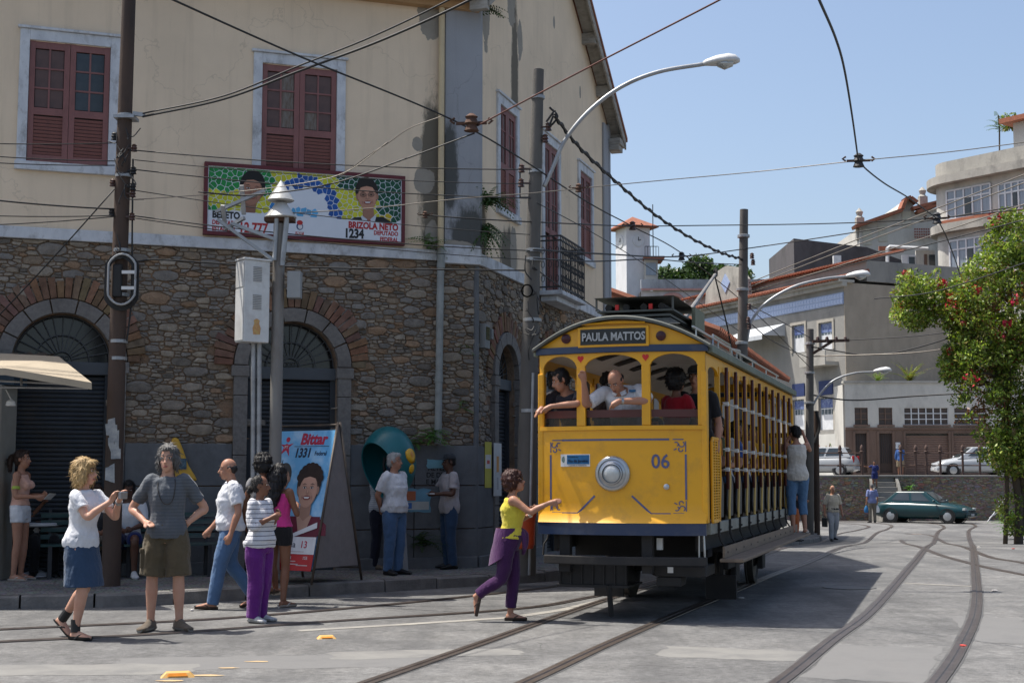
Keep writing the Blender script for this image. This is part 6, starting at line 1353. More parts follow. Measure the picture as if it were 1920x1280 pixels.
m.tube([kp(988, 548, -.16) + Vector((.075 * math.cos(a), -.02, .085 * math.sin(a))) for a in [k * math.pi / 6 for k in range(26)]], .012, 5); m.build('hanging_cables', WIREM, KP_)
m = MB(); m.tube(catmull([kp(1030, 205, -.1), kp(1045, 222, -.1), kp(1030, 240, -.1), kp(1040, 212, -.12), kp(1024, 232, -.1)], 5), .016, 6); m.build('cable_knot', WIREM, KP_)
m = MB(); m.tube([kp(999, 700, -.13), kp(992, 1076, -.15)], .02, 8); m.build('conduit', GALV, KP_)
# litter bin hung on it
lb = thing('litter_bin', 'orange plastic litter bin strapped to the concrete pole', 'bin', b2 + Vector((-.02, -.32, .38)))
m = MB(); m.lathe([(.125, 0), (.14, .03), (.165, .42), (.178, .44), (.178, .46), (.165, .46), (.15, .05)], 20); m.build('bucket', paint('bin_orange', (.42, .055, .015), .45), lb, smooth=40)
m = MB(); m.lathe([(.18, .46), (.17, .52), (.1, .56), (.01, .57)], 20); m.build('lid', paint('bin_lid', (.36, .045, .015), .45), lb, smooth=40)
# -- poles farther along the street
def far_pole(label, px, ytop, ybase, D, r0, r1, arm, headp, lean=0, cross=None):
 b = Vector((at(px, 893, D).x, D, gz(D) + .1)); t = thing('street_lamp_pole' if arm else 'utility_pole', label, 'pole', b)
 m = MB(); m.tube([(0, 0, 0), rel(at(px + lean, ytop, D), b)], [r0, r1], 16); m.build('shaft', CONC, t, smooth=60)
 if arm:
  m = MB(); m.tube(catmull([rel(at(x, y, D), b) for x, y in arm], 7), .035, 8); m.build('lamp_arm', GALV, t, smooth=True); lamp_head(t, rel(at(*headp, D), b), (1, -.15, .05), 1.1)
 if cross:
  for (xa, ya, xb, yb) in cross: m = MB(); m.bar(rel(at(xa, ya, D - .15), b), rel(at(xb, yb, D - .15), b), .09, .09); m.build('crossarm', TARPOLE, t)
  for (xa, ya, xb, yb) in cross[:1]:
   for k in range(4): m = MB(); insul(m, rel(at(xa + (xb - xa) * (k + .6) / 4, ya - 4, D - .15), b), 1.5); m.build('insulator', CERAM, t)
 for py in (int(ytop + (893 - ytop) * f) for f in (.1, .3, .5)): m = MB(); c = rel(at(px + lean * (893 - py) / max(1, 893 - ytop), py, D), b); m.lathe([(r1 + .02, -.04), (r1 + .05, -.03), (r1 + .05, .03), (r1 + .02, .04)], 14, c); m.build('steel_band', GALV, t)
 return t, b
fp1, fb1 = far_pole('concrete street lamp pole rising behind the tram roof', 1386, 393, 980, 33, .16, .10, [(1400, 640), (1410, 600), (1440, 565), (1490, 537), (1545, 523), (1590, 518)], (1586, 518), 9)
for px, py in ((1410, 480), (1412, 492), (1405, 575), (1403, 600), (1405, 612)): m = MB(); insul(m, rel(at(px, py, 32.8), fb1), 1.3); m.build('insulator', CERAM, fp1)
fp2, fb2 = far_pole('concrete lamp pole with wooden crossarm beyond the tram end', 1515, 617, 990, 45, .15, .115, [(1523, 762), (1535, 742), (1562, 714), (1600, 700), (1640, 697)], (1638, 696), 4, [(1523, 640, 1592, 638), (1525, 662, 1560, 640)])
m = MB(); b = Vector((at(1530, 893, 46).x, 46, -.4)); t = thing('utility_pole', 'short dark wooden pole close behind the far lamp pole', 'pole', b); m.tube([(0, 0, 0), rel(at(1530, 770, 46), b)], [.1, .09], 12); m.build('shaft', TARPOLE, t, smooth=60); m = MB(); m.tube(catmull([rel(at(1530, 770, 45.9), b), rel(at(1536, 800, 45.9), b), rel(at(1526, 830, 45.9), b)], 5), .05, 6); m.build('cable_bundle', WIREM, t)
# -- phone hood
ph = gnd(748, 1072, .15); PB = thing('phone_booth', 'teal egg-shaped public telephone hood on a post', 'phone booth', ph)
pc = rel(at(728, 868, ph.y), ph); TEAL = paint('hood_teal', (.012, .135, .15), .35)
m = MB(); od = Vector((-.60, -.62, -.52)).normalized(); rings = []; NU, NV = 40, 30
ax = od; ux = ax.cross(Vector((0, 0, 1))).normalized(); uy = ux.cross(ax)
def egg(th, phi, k):
 v = ax * math.cos(th) * -1 + (ux * math.cos(phi) + uy * math.sin(phi)) * math.sin(th)
 return pc + Vector((v.x * .40, v.y * .40, v.z * .53)) * k
for i in range(NV + 1): rings.append([egg(.03 + (2.02 - .03) * i / NV, 2 * math.pi * k / NU, 1.0) for k in range(NU)])
for i in range(NV, -1, -1): rings.append([egg(.03 + (2.02 - .03) * i / NV, 2 * math.pi * k / NU, .955) for k in range(NU)])
m.loft(rings); hood = m.build('hood', TEAL, PB, smooth=50)
m = MB(); m.tube([rel(gnd(758, 1073, .15), ph), pc + Vector((.12, .1, .25))], [.06, .055], 12); m.build('post', mat('booth_post', (.30, .31, .32), None, 3, .6), PB, smooth=60)
m = MB(); m.box(pc.x - .02, pc.x + .16, pc.y + .0, pc.y + .12, pc.z - .22, pc.z + .12); ph_ = m.build('telephone', mat('phone_blue', (.03, .06, .12), None, 3, .4), PB, bevel=.02)
m = MB(); limb(m, [(pc.x - .04, pc.y - .04, pc.z - .12), (pc.x - .06, pc.y - .05, pc.z - .02), (pc.x - .04, pc.y - .04, pc.z + .08)], [.03, .018, .03], 8, 3); m.build('receiver', WIREM, ph_, smooth=True)
for dz, r, mm in ((.10, .13, paint('logo_yellow', (.75, .42, .02), .4)), (.10, .075, paint('logo_orange', (.62, .25, .02), .4)), (-.12, .07, paint('logo_yellow', (.75, .42, .02)))):
 n_ = Vector((.80, -.42, dz * 1.6 + .05)).normalized(); q = pc + Vector((n_.x * .40, n_.y * .40, n_.z * .53)); M_ = n_.to_track_quat('Z', 'Y').to_matrix(); mm_ = MB(); k_ = 1.0 if r > .1 else 1.006
 mm_.lathe([(r, -.012 * (r / .1) ** 2), (r * .6, .002), (.005, .008)], 18, pc + (q - pc) * (k_ + .004), M_); mm_.build('logo_disc', mm, hood, smooth=True)
# -- wall banner
BN = thing('election_banner', 'wide election banner with green, yellow and blue mosaic on the ochre wall', 'banner', (Vector((CX, CY, 0)) + Matrix.Rotation(RA, 3, 'Z') @ Vector((-2.64, -.07, 5.455))).to_tuple(), RA)
bw, bh = 2.96, 1.05
m = MB()
for x0, x1, z0, z1 in ((-bw / 2, bw / 2, bh / 2 - .05, bh / 2), (-bw / 2, bw / 2, -bh / 2, -bh / 2 + .05), (-bw / 2, -bw / 2 + .05, -bh / 2 + .05, bh / 2 - .05), (bw / 2 - .05, bw / 2, -bh / 2 + .05, bh / 2 - .05)): m.box(x0, x1, -.03, .06, z0, z1)
m.build('frame', paint('maroon_frame', (.11, .012, .018), .6), BN)
PVC = mat('banner_white', (.66, .70, .76), (.60, .64, .70), 2, .45, bmp=.15, bscale=4, bdist=.02)
m = MB(); m.box(-bw / 2 + .05, bw / 2 - .05, -.006, .004, -bh / 2 + .05, bh / 2 - .05); sheet = m.build('sheet', PVC, BN)
INK = vmat('banner_ink', .45, .05, 8, .06, 3)
def mosaic_colour(u, v):
 if v < .30 and not (.42 < u < .56 and v > .30): return None
 gy, yy, bb, lb_, dg = (.015, .22, .05), (.50, .50, .03), (.015, .085, .32), (.10, .36, .62), (.008, .07, .035)
 r = math.hypot((u - .49) / .185, (v - .35) / .60)
 if u > .31 and u < .69:
  if .72 < r < 1.02: return bb if v > .5 or u > .5 else ((.03, .18, .45) if v > .35 else bb)
  if r <= .72: return lb_ if (v < .46 and .42 < u < .56) else None
 if u < .36:
  if v > .62 and u < .33: return gy
  if v < .40 and u < .05: return gy
  return yy if u < .34 or v > .3 else None
 if u > .66: 
  if v > .80 or (u > .88 and v > .45) or u > .955: return dg
  return (.55, .42, .02) if u > .88 else yy
 return yy
m = MB(); rn = random.Random(2)
W2, H2 = bw - .12, bh - .12
cells = []
pts_ = []
for _ in range(9000):
 x, z = rn.uniform(0, W2), rn.uniform(0, H2)
 if all((x - a) ** 2 + (z - c) ** 2 > .062 ** 2 for a, c in pts_): pts_.append((x, z))
P = np.array(pts_)
for i in range(len(P)):
 x, z = P[i]; col = mosaic_colour(x / W2, z / H2)
 if col is None: continue
 d2 = (P[:, 0] - x) ** 2 + (P[:, 1] - z) ** 2; poly = [(x - .12, z - .12), (x + .12, z - .12), (x + .12, z + .12), (x - .12, z + .12)]
 for j_ in np.argsort(d2)[1:14]:
  dx, dz = P[j_, 0] - x, P[j_, 1] - z; Ld = math.sqrt(d2[j_]); poly = clip(poly, dx / Ld, dz / Ld, (x * dx + z * dz) / Ld + Ld / 2)
 poly = [(min(W2, max(0, a)), min(H2, max(0, c))) for a, c in poly]; cx_ = sum(p[0] for p in poly) / len(poly); cz_ = sum(p[1] for p in poly) / len(poly)
 poly = [(cx_ + (a - cx_) * .90 - W2 / 2, cz_ + (c - cz_) * .90 - H2 / 2) for a, c in poly]; k_ = rn.uniform(.85, 1.15)
 m.add([(a, -.0075, c) for a, c in poly], [tuple(range(len(poly)))], tuple(min(1, c * k_) for c in col))
mo = m.build('mosaic_print', INK, BN, fix=False); mo['kind'] = 'stuff'
def disc(mb, cx, cz, rx, rz, y, col, a0=0, a1=2 * math.pi, n=22, rot=0):
 pts = []
 for k in range(n):
  a = a0 + (a1 - a0) * k / (n - (0 if a1 - a0 > 6.2 else 1)); x, z = rx * math.cos(a), rz * math.sin(a); pts.append((cx + x * math.cos(rot) - z * math.sin(rot), cz + x * math.sin(rot) + z * math.cos(rot)))
 mb.add([(x, y, z) for x, z in pts], [tuple(range(n))], col)
def portrait(mb, cx, cz, s, y, skin, hair, coat, shirt, glasses=False, smile=True, tilt=0, fem=False, tie=None):
 """flat printed head-and-shoulders picture, layered a fraction of a millimetre"""
 d = .0007; q = lambda x, z: (cx + (x * math.cos(tilt) - z * math.sin(tilt)) * s, cz + (x * math.sin(tilt) + z * math.cos(tilt)) * s)
 poly = lambda pts, k, c: mb.add([(q(*p)[0], y - d * k, q(*p)[1]) for p in pts], [tuple(range(len(pts)))], c)
 sk2 = shade(skin, .72); sk3 = shade(skin, 1.25)
 poly([(-.95, -1.35), (-.9, -1.05), (-.55, -.82), (.55, -.82), (.9, -1.05), (.95, -1.35)], 0, coat)
 poly([(-.3, -.78), (.3, -.78), (.12, -1.3), (-.12, -1.3)], 1, shirt)
 if tie: poly([(-.06, -.9), (.06, -.9), (.1, -1.3), (-.1, -1.3)], 2, tie)
 poly([(-.2, -.3), (.2, -.3), (.22, -.78), (.0, -.95), (-.22, -.78)], 3, sk2)
 e = lambda x, z, rx, rz, k, c: disc(mb, q(x, z)[0], q(x, z)[1], rx * s, rz * s, y - d * k, c, rot=tilt)
 e(0, .12, .44 if not fem else .46, .56 if not fem else .56, 4, hair); 
 if fem:
  for k in range(9): e(.40 * math.cos(.35 * k + .15), .24 + .40 * math.sin(.35 * k + .15), .12, .12, 4.2 + .05 * k, shade(hair, .8 + .1 * (k % 3)))
 e(-.37, -.06, .06, .12, 5, sk2); e(.37, -.06, .06, .12, 5, sk2)
 e(0, -.08, .35, .48, 6, skin); e(.10, -.10, .20, .36, 7, shade(skin, 1.12)); e(0, -.3, .24, .22, 7.5, shade(skin, 1.02)); e(0, .20, .25, .14, 8, sk3)
 poly([(-.36, .16), (-.32, .40), (0, .50), (.32, .40), (.36, .16), (.26, .28), (0, .34), (-.26, .28)], 9, hair)
 for sx in (-1, 1):
  e(sx * .14, .03, .085, .05, 10, sk2); e(sx * .14, .015, .06, .026, 11, (.5, .5, .5)); e(sx * .14, .015, .028, .028, 12, (.02, .015, .012)); poly([(sx * .05, .10), (sx * .15, .145), (sx * .25, .10), (sx * .15, .118)], 13, shade(hair, .9) if sum(hair) < .3 else (.05, .04, .03))
  poly([(sx * .17, -.2), (sx * .21, -.24), (sx * .2, -.34), (sx * .17, -.3)], 10, sk2)
  if glasses: e(sx * .15, .015, .125, .082, 14, (.03, .03, .035)); e(sx * .15, .015, .112, .07, 15, shade(skin, .6)); e(sx * .15, .015, .04, .028, 16, (.02, .015, .012))
 poly([(-.03, .02), (.03, .02), (.075, -.14), (.0, -.175), (-.075, -.14)], 14, shade(skin, .86)); poly([(-.06, -.15), (.06, -.15), (0, -.18)], 15, sk2); e(.012, -.07, .02, .07, 15.5, sk3)
 e(0, -.275, .15, .065, 14, (.22, .05, .045)); 
 if smile: poly([(-.12, -.25), (.12, -.25), (.07, -.305), (-.07, -.305)], 15, (.62, .6, .57))
m = MB(); portrait(m, -.80, .17, .42, -.0095, (.30, .15, .10), (.012, .01, .009), (.60, .60, .60), (.56, .56, .56), tilt=-.12, fem=False); m.build('portrait_print', INK, BN, fix=False)
m = MB(); portrait(m, .90, .20, .40, -.0095, (.42, .22, .15), (.02, .014, .011), (.012, .013, .016), (.5, .55, .62), glasses=True, tilt=.08, tie=(.35, .03, .05)); m.build('portrait_print', INK, BN, fix=False)
BK = mat('ink_black', (.012, .013, .015), None, 5, .5, bmp=0); RD = mat('ink_red', (.42, .02, .025), (.36, .02, .02), 5, .5, bmp=0); WH = mat('ink_white', (.66, .66, .68), None, 5, .5, bmp=0)
m = MB(); m.box(-bw / 2 + .055, bw / 2 - .055, -.0128, -.0123, -bh / 2 + .055, -.215); 
m.v = [(x, y, (z if z < -.3 else (-.17 if x < 0 else -.195))) for x, y, z in m.v]; m.build('caption_strip', PVC, BN)
for s_, sz, mm, x, z, al, bo, sx in (('BEBETO', .135, BK, -1.36, -.235, 'LEFT', .006, .82), ('DEPUTADO', .088, RD, -1.36, -.345, 'LEFT', .003, .80), ('ESTADUAL', .088, RD, -1.36, -.435, 'LEFT', .003, .80), ('12.777', .20, RD, -.98, -.40, 'LEFT', .006, .76), ('BRIZOLA NETO', .135, RD, 1.38, -.265, 'RIGHT', .006, .80), ('1234', .185, BK, .56, -.395, 'LEFT', .008, .80), ('DEPUTADO', .088, RD, 1.38, -.36, 'RIGHT', .003, .80), ('FEDERAL', .088, RD, 1.38, -.45, 'RIGHT', .003, .80)):
 text(s_, sz, mm, BN, (x, -.0145, z), align=al, bold=bo, sx=sx)
m = MB(); m.box(-.16, -.04, -.0145, -.013, -.46, -.41); m.build('party_block', RD, BN); text('PDT', .05, WH, BN, (-.10, -.016, -.435), bold=.002)
m = MB(); disc(m, -.10, -.33, .05, .055, -.0135, (.03, .06, .15)); disc(m, -.095, -.335, .034, .036, -.0142, (.6, .6, .62)); disc(m, -.10, -.275, .045, .035, -.0146, (.42, .03, .03)); m.build('party_rose', INK, BN, fix=False)
# -- A-frame sign
AF = Vector((-2.24 - .42, 17.92 + .29, .155)); AS = thing('sandwich_board', 'A-frame election sign with blue banner and two printed portraits', 'sign', AF, R(-34.8))
FRM = mat('sign_frame_steel', (.06, .055, .05), (.12, .09, .07), 8, .6, .4)
hw_, hy, hz = .52, .456, 2.01
for x in (-hw_, hw_):
 for sy in (-1, 1): m = MB(); m.tube([(x, sy * (hy + .02), -.0), (x, sy * .02, hz + .03)], .017, 8); m.build('leg', FRM, AS, smooth=True)
m = MB(); m.tube([(-hw_, 0, hz), (hw_, 0, hz)], .014, 8)
for sy in (-1, 1): m.tube([(-hw_, sy * hy * .93, .17), (hw_, sy * hy * .93, .17)], .012, 8)
m.build('crossbar', FRM, AS)
lean = math.atan2(hy, hz); GREYC = cloth('grey_backcloth', (.20, .185, .185))
PN = bpy.data.objects.new('banner_face', None)
m = MB(); m.v = []; m.box(-.485, .485, .16, 1.99, -.004, .004); me = m.mesh('banner_face'); 
def sky_print():
 mm, nt, b = nodes('banner_sky_print'); co = coords(nt); sx = nt.nodes.new('ShaderNodeSeparateXYZ'); nt.links.new(co, sx.inputs[0]); mr = nt.nodes.new('ShaderNodeMapRange'); mr.inputs[1].default_value = .2; mr.inputs[2].default_value = 2.0; nt.links.new(sx.outputs[1], mr.inputs[0])
 f = ramp(nt, [(.45, (0, 0, 0)), (.7, (.8,) * 3)], nz(nt, co, 3.5, 6)).outputs[0]
 nt.links.new(mix(nt, f, (.12, .38, .66), (.42, .60, .76)), b.inputs['Base Color']); b.inputs['Roughness'].default_value = .4; bump(nt, b, nz(nt, coords(nt, (3, .6, 1)), 2.2, 3), .25, .03); return mm
me.materials.append(sky_print()); PN = link('banner_face', me, AS, (0, -hy, 0), Euler((math.pi / 2 - lean, 0, 0)))
m = MB(); m.box(-.485, .485, .16, 1.99, -.004, .004); bk = m.build('back_face', GREYC, AS, (0, hy, 0), Euler((math.pi / 2 + lean, 0, 0)))
m = MB(); m.add([(hw_ - .01, -hy * .9, .2), (hw_ - .01, hy * .9, .2), (hw_ - .01, .02, hz), (hw_ - .01, -.02, hz)], [(0, 1, 2, 3)]); m.build('side_cloth', GREYC, AS)
def flat(mb):            # portrait() draws in x/z at -y; turn it into the panel's own x/y plane
 mb.v = [(x, z, -y) for x, y, z in mb.v]; return mb
fx = lambda u: -.485 + .97 * u
fy = lambda v: 1.99 - 1.83 * v
m = MB(); portrait(m, fx(.20), fy(.345), .30, -.0045, (.34, .20, .145), (.06, .055, .052), (.05, .06, .1), (.5, .5, .5), smile=True); flat(m).build('portrait_print', INK, PN, fix=False)
m = MB(); portrait(m, fx(.70), fy(.42), .45, -.0185, (.42, .24, .175), (.035, .02, .016), (.12, .014, .03), (.40, .24, .18), fem=True)
m.add([(x, -.0305, z) for x, z in ((fx(.22), fy(.70)), (fx(.30), fy(.66)), (fx(.52), fy(.765)), (fx(.48), fy(.775)))], [(0, 1, 2, 3)], (.6, .6, .62)); m.add([(x, -.0305, z) for x, z in ((fx(.5), fy(.775)), (fx(.55), fy(.745)), (fx(.97), fy(.66)), (fx(.98), fy(.70)), (fx(.62), fy(.76)))], [(0, 1, 2, 3, 4)], (.6, .6, .62))
m.add([(x, -.0184, z) for x, z in ((fx(.16), fy(.775)), (fx(.24), fy(.62)), (fx(.99), fy(.62)), (fx(.99), fy(.775)))], [(0, 1, 2, 3)], (.12, .014, .03)); flat(m).build('portrait_print', INK, PN, fix=False)
for a, c, z, mm, nm in ((.765, .885, .032, WH, 'caption_strip'), (.886, 1.0, .0325, RD, 'red_strip')): m = MB(); m.box(fx(0), fx(1), fy(c) + .001, fy(a), z, z + .001); m.build(nm, mm, PN)
def ptext(s_, sz, mm, u, v, z=.006, **k): return text(s_, sz, mm, PN, (fx(u), fy(v), z), rot=(0, 0, 0), **k)
RB2 = mat('ink_crimson', (.46, .02, .06), None, 5, .5, bmp=0); NV2 = mat('ink_navy', (.015, .025, .06), None, 5, .5, bmp=0)
ptext('Bittar', .205, RB2, .635, .066, bold=.008, shear=.12, sx=.98); ptext('1331', .17, NV2, .475, .165, bold=.006, shear=.12, sx=.86); ptext('Federal', .078, NV2, .80, .168, bold=.001, sx=.9)
m = MB(); m.box(fx(.30), fx(.93), fy(.117), fy(.113), .005, .007); m.build('underline', NV2, PN)
m = MB(); sc = .085; c_ = (fx(.155), fy(.115)); body_ = [(-1.15, .35), (-.35, .25), (0, .42), (.35, .25), (1.2, .45), (.45, -.1), (.75, -1.3), (0, -.45), (-1.1, -1.25), (-.45, -.1)]
m.prism([(c_[0] + x * sc * 1.15, -(c_[1] + z * sc * 1.2)) for x, z in body_], 0, .002); m.v = [(x, -z, .005 + y) for x, y, z in m.v]; m.build('star_figure', RB2, PN); m = MB(); m.lathe([(.035, .005), (.035, .007)], 16, (c_[0] + .01, c_[1] + .095, 0)); m.build('star_head', RB2, PN); ptext('PT', .06, WH, .155, .12, z=.009)
ptext('ma', .115, NV2, .585, .82, z=.035); ptext('13', .125, RB2, .80, .82, z=.035, bold=.001); ptext('131', .055, WH, .58, .912, z=.035); ptext('155', .055, WH, .86, .912, z=.035)
m = MB()
for k, (u0, u1, v) in enumerate(((.50, .82, .868), (.5, .75, .955), (.72, .92, .962), (.55, .70, .935), (.02, .4, .955))): m.box(fx(u0), fx(u1), fy(v) - .006, fy(v) + .006, .0345, .0352)
m.build('small_print', mat('ink_pale', (.5, .42, .42), None, 40), PN)
m = MB()
for k in range(7):
 for x in (-.50, .50): m.tube([(x * 1.03, .2 + k * .29, 0), (x * .96, .21 + k * .29, .008)], .006, 5)
m.build('tie', WHITEP, PN)
# -- cafe corner: awning, kiosk, table, benches
CANV = mat('cream_canvas', (.40, .335, .245), (.32, .265, .19), 2, .8, bmp=.2, bscale=8, dirt=(.25, .2, .14))
k0 = Vector((at(0, 1080, 18.2).x, 18.2, .15)); KS = thing('kiosk', 'pale cafe kiosk with cream canvas awning at the picture edge', 'kiosk', k0)
kk = lambda px, py, D: rel(at(px, py, D), k0)
m = MB(); m.add([kk(-260, 690, 16.2), kk(10, 690, 16.2), kk(172, 717, 16.2), kk(110, 668, 17.4), kk(0, 662, 17.4), kk(-260, 655, 17.4), kk(172, 730, 16.2), kk(10, 703, 16.2), kk(-260, 703, 16.2)], [(0, 1, 4, 5), (1, 2, 3, 4), (0, 8, 7, 1), (1, 7, 6, 2)]); aw = m.build('awning', CANV, KS)
m = MB()
for a, c in (((-40, 712), (170, 722)), ((-40, 725), (165, 728)), ((20, 700), (168, 716)), ((40, 700), (40, 722))): m.tube([kk(*a, 16.6), kk(*c, 16.5)], .014, 6)
m.build('awning_frame', GALV, aw)
m = MB(); a = kk(-260, 740, 18.2); c = kk(8, 740, 18.2); m.box(a.x, c.x, -.1, .5, 0, 2.55); m.build('kiosk_wall', mat('kiosk_cream', (.33, .31, .26), (.26, .24, .2), 2, .7), KS, bevel=.02)
m = MB(); m.box(a.x, c.x + .12, .0, .5, 2.552, 2.75); m.build('kiosk_fascia', mat('kiosk_blue', (.03, .06, .09), None, 2, .5), KS)
m = MB(); xs_ = [a.x + (kk(64, 640, 17.8).x - a.x) * k / 40 for k in range(41)]
m.loft([[Vector((x, -.3, 2.86 + .03 * math.sin(k * 1.9))) for k, x in enumerate(xs_)], [Vector((x, .5, 3.0 + .03 * math.sin(k * 1.9))) for k, x in enumerate(xs_)]], cap=False, closed=False); m.build('corrugated_roof', mat('rust_sheet', (.10, .065, .045), (.06, .045, .035), 4, .85), KS)
m = MB(); p = kk(20, 760, 17.0); m.lathe([(.01, .08), (.05, .05), (.06, 0), (.05, -.005)], 14, p); m.tube([p + Vector((0, 0, .08)), p + Vector((-.1, .1, .2))], .008, 5); m.build('lamp_shade', WHITEP, KS)
tb0 = gnd(66, 1080, .15); TB = thing('cafe_table', 'white round plastic pedestal table beside the kiosk', 'table', tb0); PLW = mat('white_plastic', (.66, .67, .68), (.58, .58, .6), 3, .4)
th_ = .72
m = MB(); m.lathe([(.02, th_ - .06), (.30, th_ - .045), (.335, th_ - .03), (.34, th_), (.32, th_ + .008), (.02, th_ + .008)], 32); m.build('table_top', PLW, TB, smooth=40)
m = MB(); m.lathe([(.055, .05), (.05, .3), (.06, th_ - .05)], 16); m.build('pedestal', PLW, TB, smooth=60)
m = MB(); m.lathe([(.25, 0), (.25, .02), (.2, .04), (.19, .05), (.12, .07), (.06, .09)], 28); m.build('base', PLW, TB, smooth=40)
m = MB(); m.box(tb0.x + .02, tb0.x + .28, tb0.y - .12, tb0.y + .1, tb0.z + th_ + .009, tb0.z + th_ + .03); tag(m.build('napkin_box', cloth('dark_parcel', (.14, .09, .07)), bevel=.008), 'small dark box lying on the white cafe table', 'box')
m = MB(); m.lathe([(.03, 0), (.036, .05), (.036, .14), (.015, .17), (.013, .23)], 14, (tb0.x - .12, tb0.y + .05, tb0.z + th_ + .009)); tag(m.build('bottle', mat('green_bottle', (.02, .08, .03), None, 5, .15), smooth=40), 'dark green bottle on the white cafe table', 'bottle')
SLATG = mat('bench_green', (.012, .05, .048), (.03, .06, .055), 6, .6, stretch=(.5, 3, 3), dirt=(.13, .12, .11), dscale=5, damt=.7)
sl = MB(); sl.box(-.62, .62, -.032, .032, -.014, .014); SLB = sl.mesh('slat'); SLB.materials.append(SLATG)
def bench(label, px, py):
 b = gnd(px, py, .15); t = thing('park_bench', label, 'bench', b, RA, 'green slatted benches against the wall')
 for k in range(5): link('slat', SLB, t, (0, -.20 + k * .08, .44))
 for k in range(4): o = link('slat', SLB, t, (0, .20 + k * .022, .54 + k * .095)); o.rotation_euler = (R(78), 0, 0)
 for x in (-.5, .5):
  m = MB(); m.bar((x, -.22, 0), (x, -.2, .42), .05); m.bar((x, .18, 0), (x, .17, .42), .05); m.bar((x, -.24, .415), (x, .2, .415), .045); m.bar((x, .2, .42), (x, .30, .90), .04); m.build('bench_leg', IRON, t)
bench('green slatted bench under the seated man, right of the other bench', 318, 1081); bench('green slatted bench nearest the cafe table', 165, 1082)
# -- road studs
STUD = paint('stud_yellow', (.58, .34, .10), .5); STUDR = mat('stud_reflector', (.75, .25, .02), None, 30, .3)
for px, py, lb_ in ((333, 1268, 'yellow road stud in the foreground, the nearer one'), (612, 1196, 'yellow road stud beyond the first, flatter and farther off')):
 p = gnd(px, py); s_ = .78 if px < 500 else .55; t = thing('road_stud', lb_, 'road stud', p, R(12), 'yellow road studs'); m = MB()
 m.add([(-.16 * s_, -.06, 0), (.16 * s_, -.06, 0), (.16 * s_, .06, 0), (-.16 * s_, .06, 0), (-.11 * s_, -.035, .05 * s_), (.11 * s_, -.035, .05 * s_), (.11 * s_, .04, .05 * s_), (-.11 * s_, .04, .05 * s_)], [(0, 1, 5, 4), (1, 2, 6, 5), (2, 3, 7, 6), (3, 0, 4, 7), (4, 5, 6, 7)]); m.build('stud_body', STUD, t, bevel=.006)
 m = MB(); m.add([(-.10 * s_, -.058, .012), (.10 * s_, -.058, .012), (.08 * s_, -.044, .042 * s_), (-.08 * s_, -.044, .042 * s_)], [(0, 1, 2, 3)]); m.build('reflector', STUDR, t)
YP = mat('worn_yellow_paint', (.55, .35, .14), (.30, .25, .18), 14, .9)
for k, (px, py, w) in enumerate(((385, 1266, .16), (320, 1276, .13), (428, 1252, .1), (484, 1240, .12))):
 p = gnd(px, py); m = MB(); rr = random.Random(k); pts = [(w * rr.uniform(.6, 1) * math.cos(a), .35 * w * rr.uniform(.6, 1) * math.sin(a), 0) for a in [j_ * math.pi / 5 for j_ in range(10)]]; m.add(pts, [tuple(range(10))]); struct(m.build('worn_marking', YP, loc=(p.x, p.y, .0045)), 'flake of worn yellow road paint')
m = MB(); p = gnd(1592, 1101); m.lathe([(.36, 0), (.36, .006), (.30, .006), (.295, .003), (.02, .004)], 24); struct(m.build('manhole_cover', mat('manhole_iron', (.09, .09, .09), (.13, .13, .125), 20, .7, .2), loc=(p.x, p.y, .002)), 'round iron manhole cover in the tram shadow')
rl = random.Random(5); LIT = mat('litter_white', (.6, .58, .55), (.4, .36, .34), 20); LITR = mat('litter_red', (.45, .05, .04), None, 20)
for k, (px, py, r_) in enumerate(((1806, 1212, 1), (1865, 1108, 0), (1390, 1122, 0), (360, 1145, 0), (1835, 1026, 0), (1900, 1029, 1))):
 p = gnd(px, py); m = MB(); m.ell((0, 0, .012), (.035 * rl.uniform(.7, 1.4), .02, .012), 7, 5); o = m.build('litter', LITR if r_ else LIT, loc=p, rot=rl.uniform(0, 3)); o['kind'] = 'stuff'; o['label'] = 'scrap of litter lying on the street'
# ================================================================ far side of the street: terrace, houses, cars
def bx(px0, py0, px1, py1, Y):
 a = at(px0, py1, Y); c = at(px1, py0, Y); return a.x, c.x, a.z, c.z
TZ = 1.5
STUC = lambda n, c, d=None, dm=.5: mat(n, c, shade(c, .8), 1.2, .9, bmp=.4, bscale=12, bdist=.03, stretch=(1, 1, .5), dirt=d or shade(c, .4), dscale=.5, damt=dm)
WHT = STUC('far_white_render', (.52, .50, .455), (.17, .165, .155), .7); GREYH = STUC('grey_blue_render', (.27, .26, .24), (.10, .10, .10), .7); BEIGE = STUC('beige_render', (.34, .29, .23), (.16, .14, .11), .7)
BROWNR = STUC('brown_roughcast', (.16, .105, .08)); DARKW = STUC('soot_stained_wall', (.085, .08, .085), (.03, .03, .03), .8); CONCD = STUC('stained_concrete', (.37, .352, .315), (.07, .07, .07), .85)
PINKT = mat('pink_trim', (.50, .27, .24), None, 3); TILE = mat('clay_tile', (.33, .115, .065), (.22, .085, .05), 4, .85, bmp=.3, dirt=(.10, .07, .05), dscale=1); FRAMEW = mat('white_joinery', (.66, .67, .68), None, 3, .6)
BGLASS = mat('far_glass', (.05, .07, .09), (.10, .13, .16), 1.5, .12, 0, 0, spec=.7); CURT = mat('curtained_glass', (.24, .28, .33), (.15, .18, .22), 3, .15, 0, 0, spec=.7, stretch=(6, 1, .3)); BLUET = mat('blue_tiles', (.33, .40, .55), (.22, .28, .44), 6, .4)
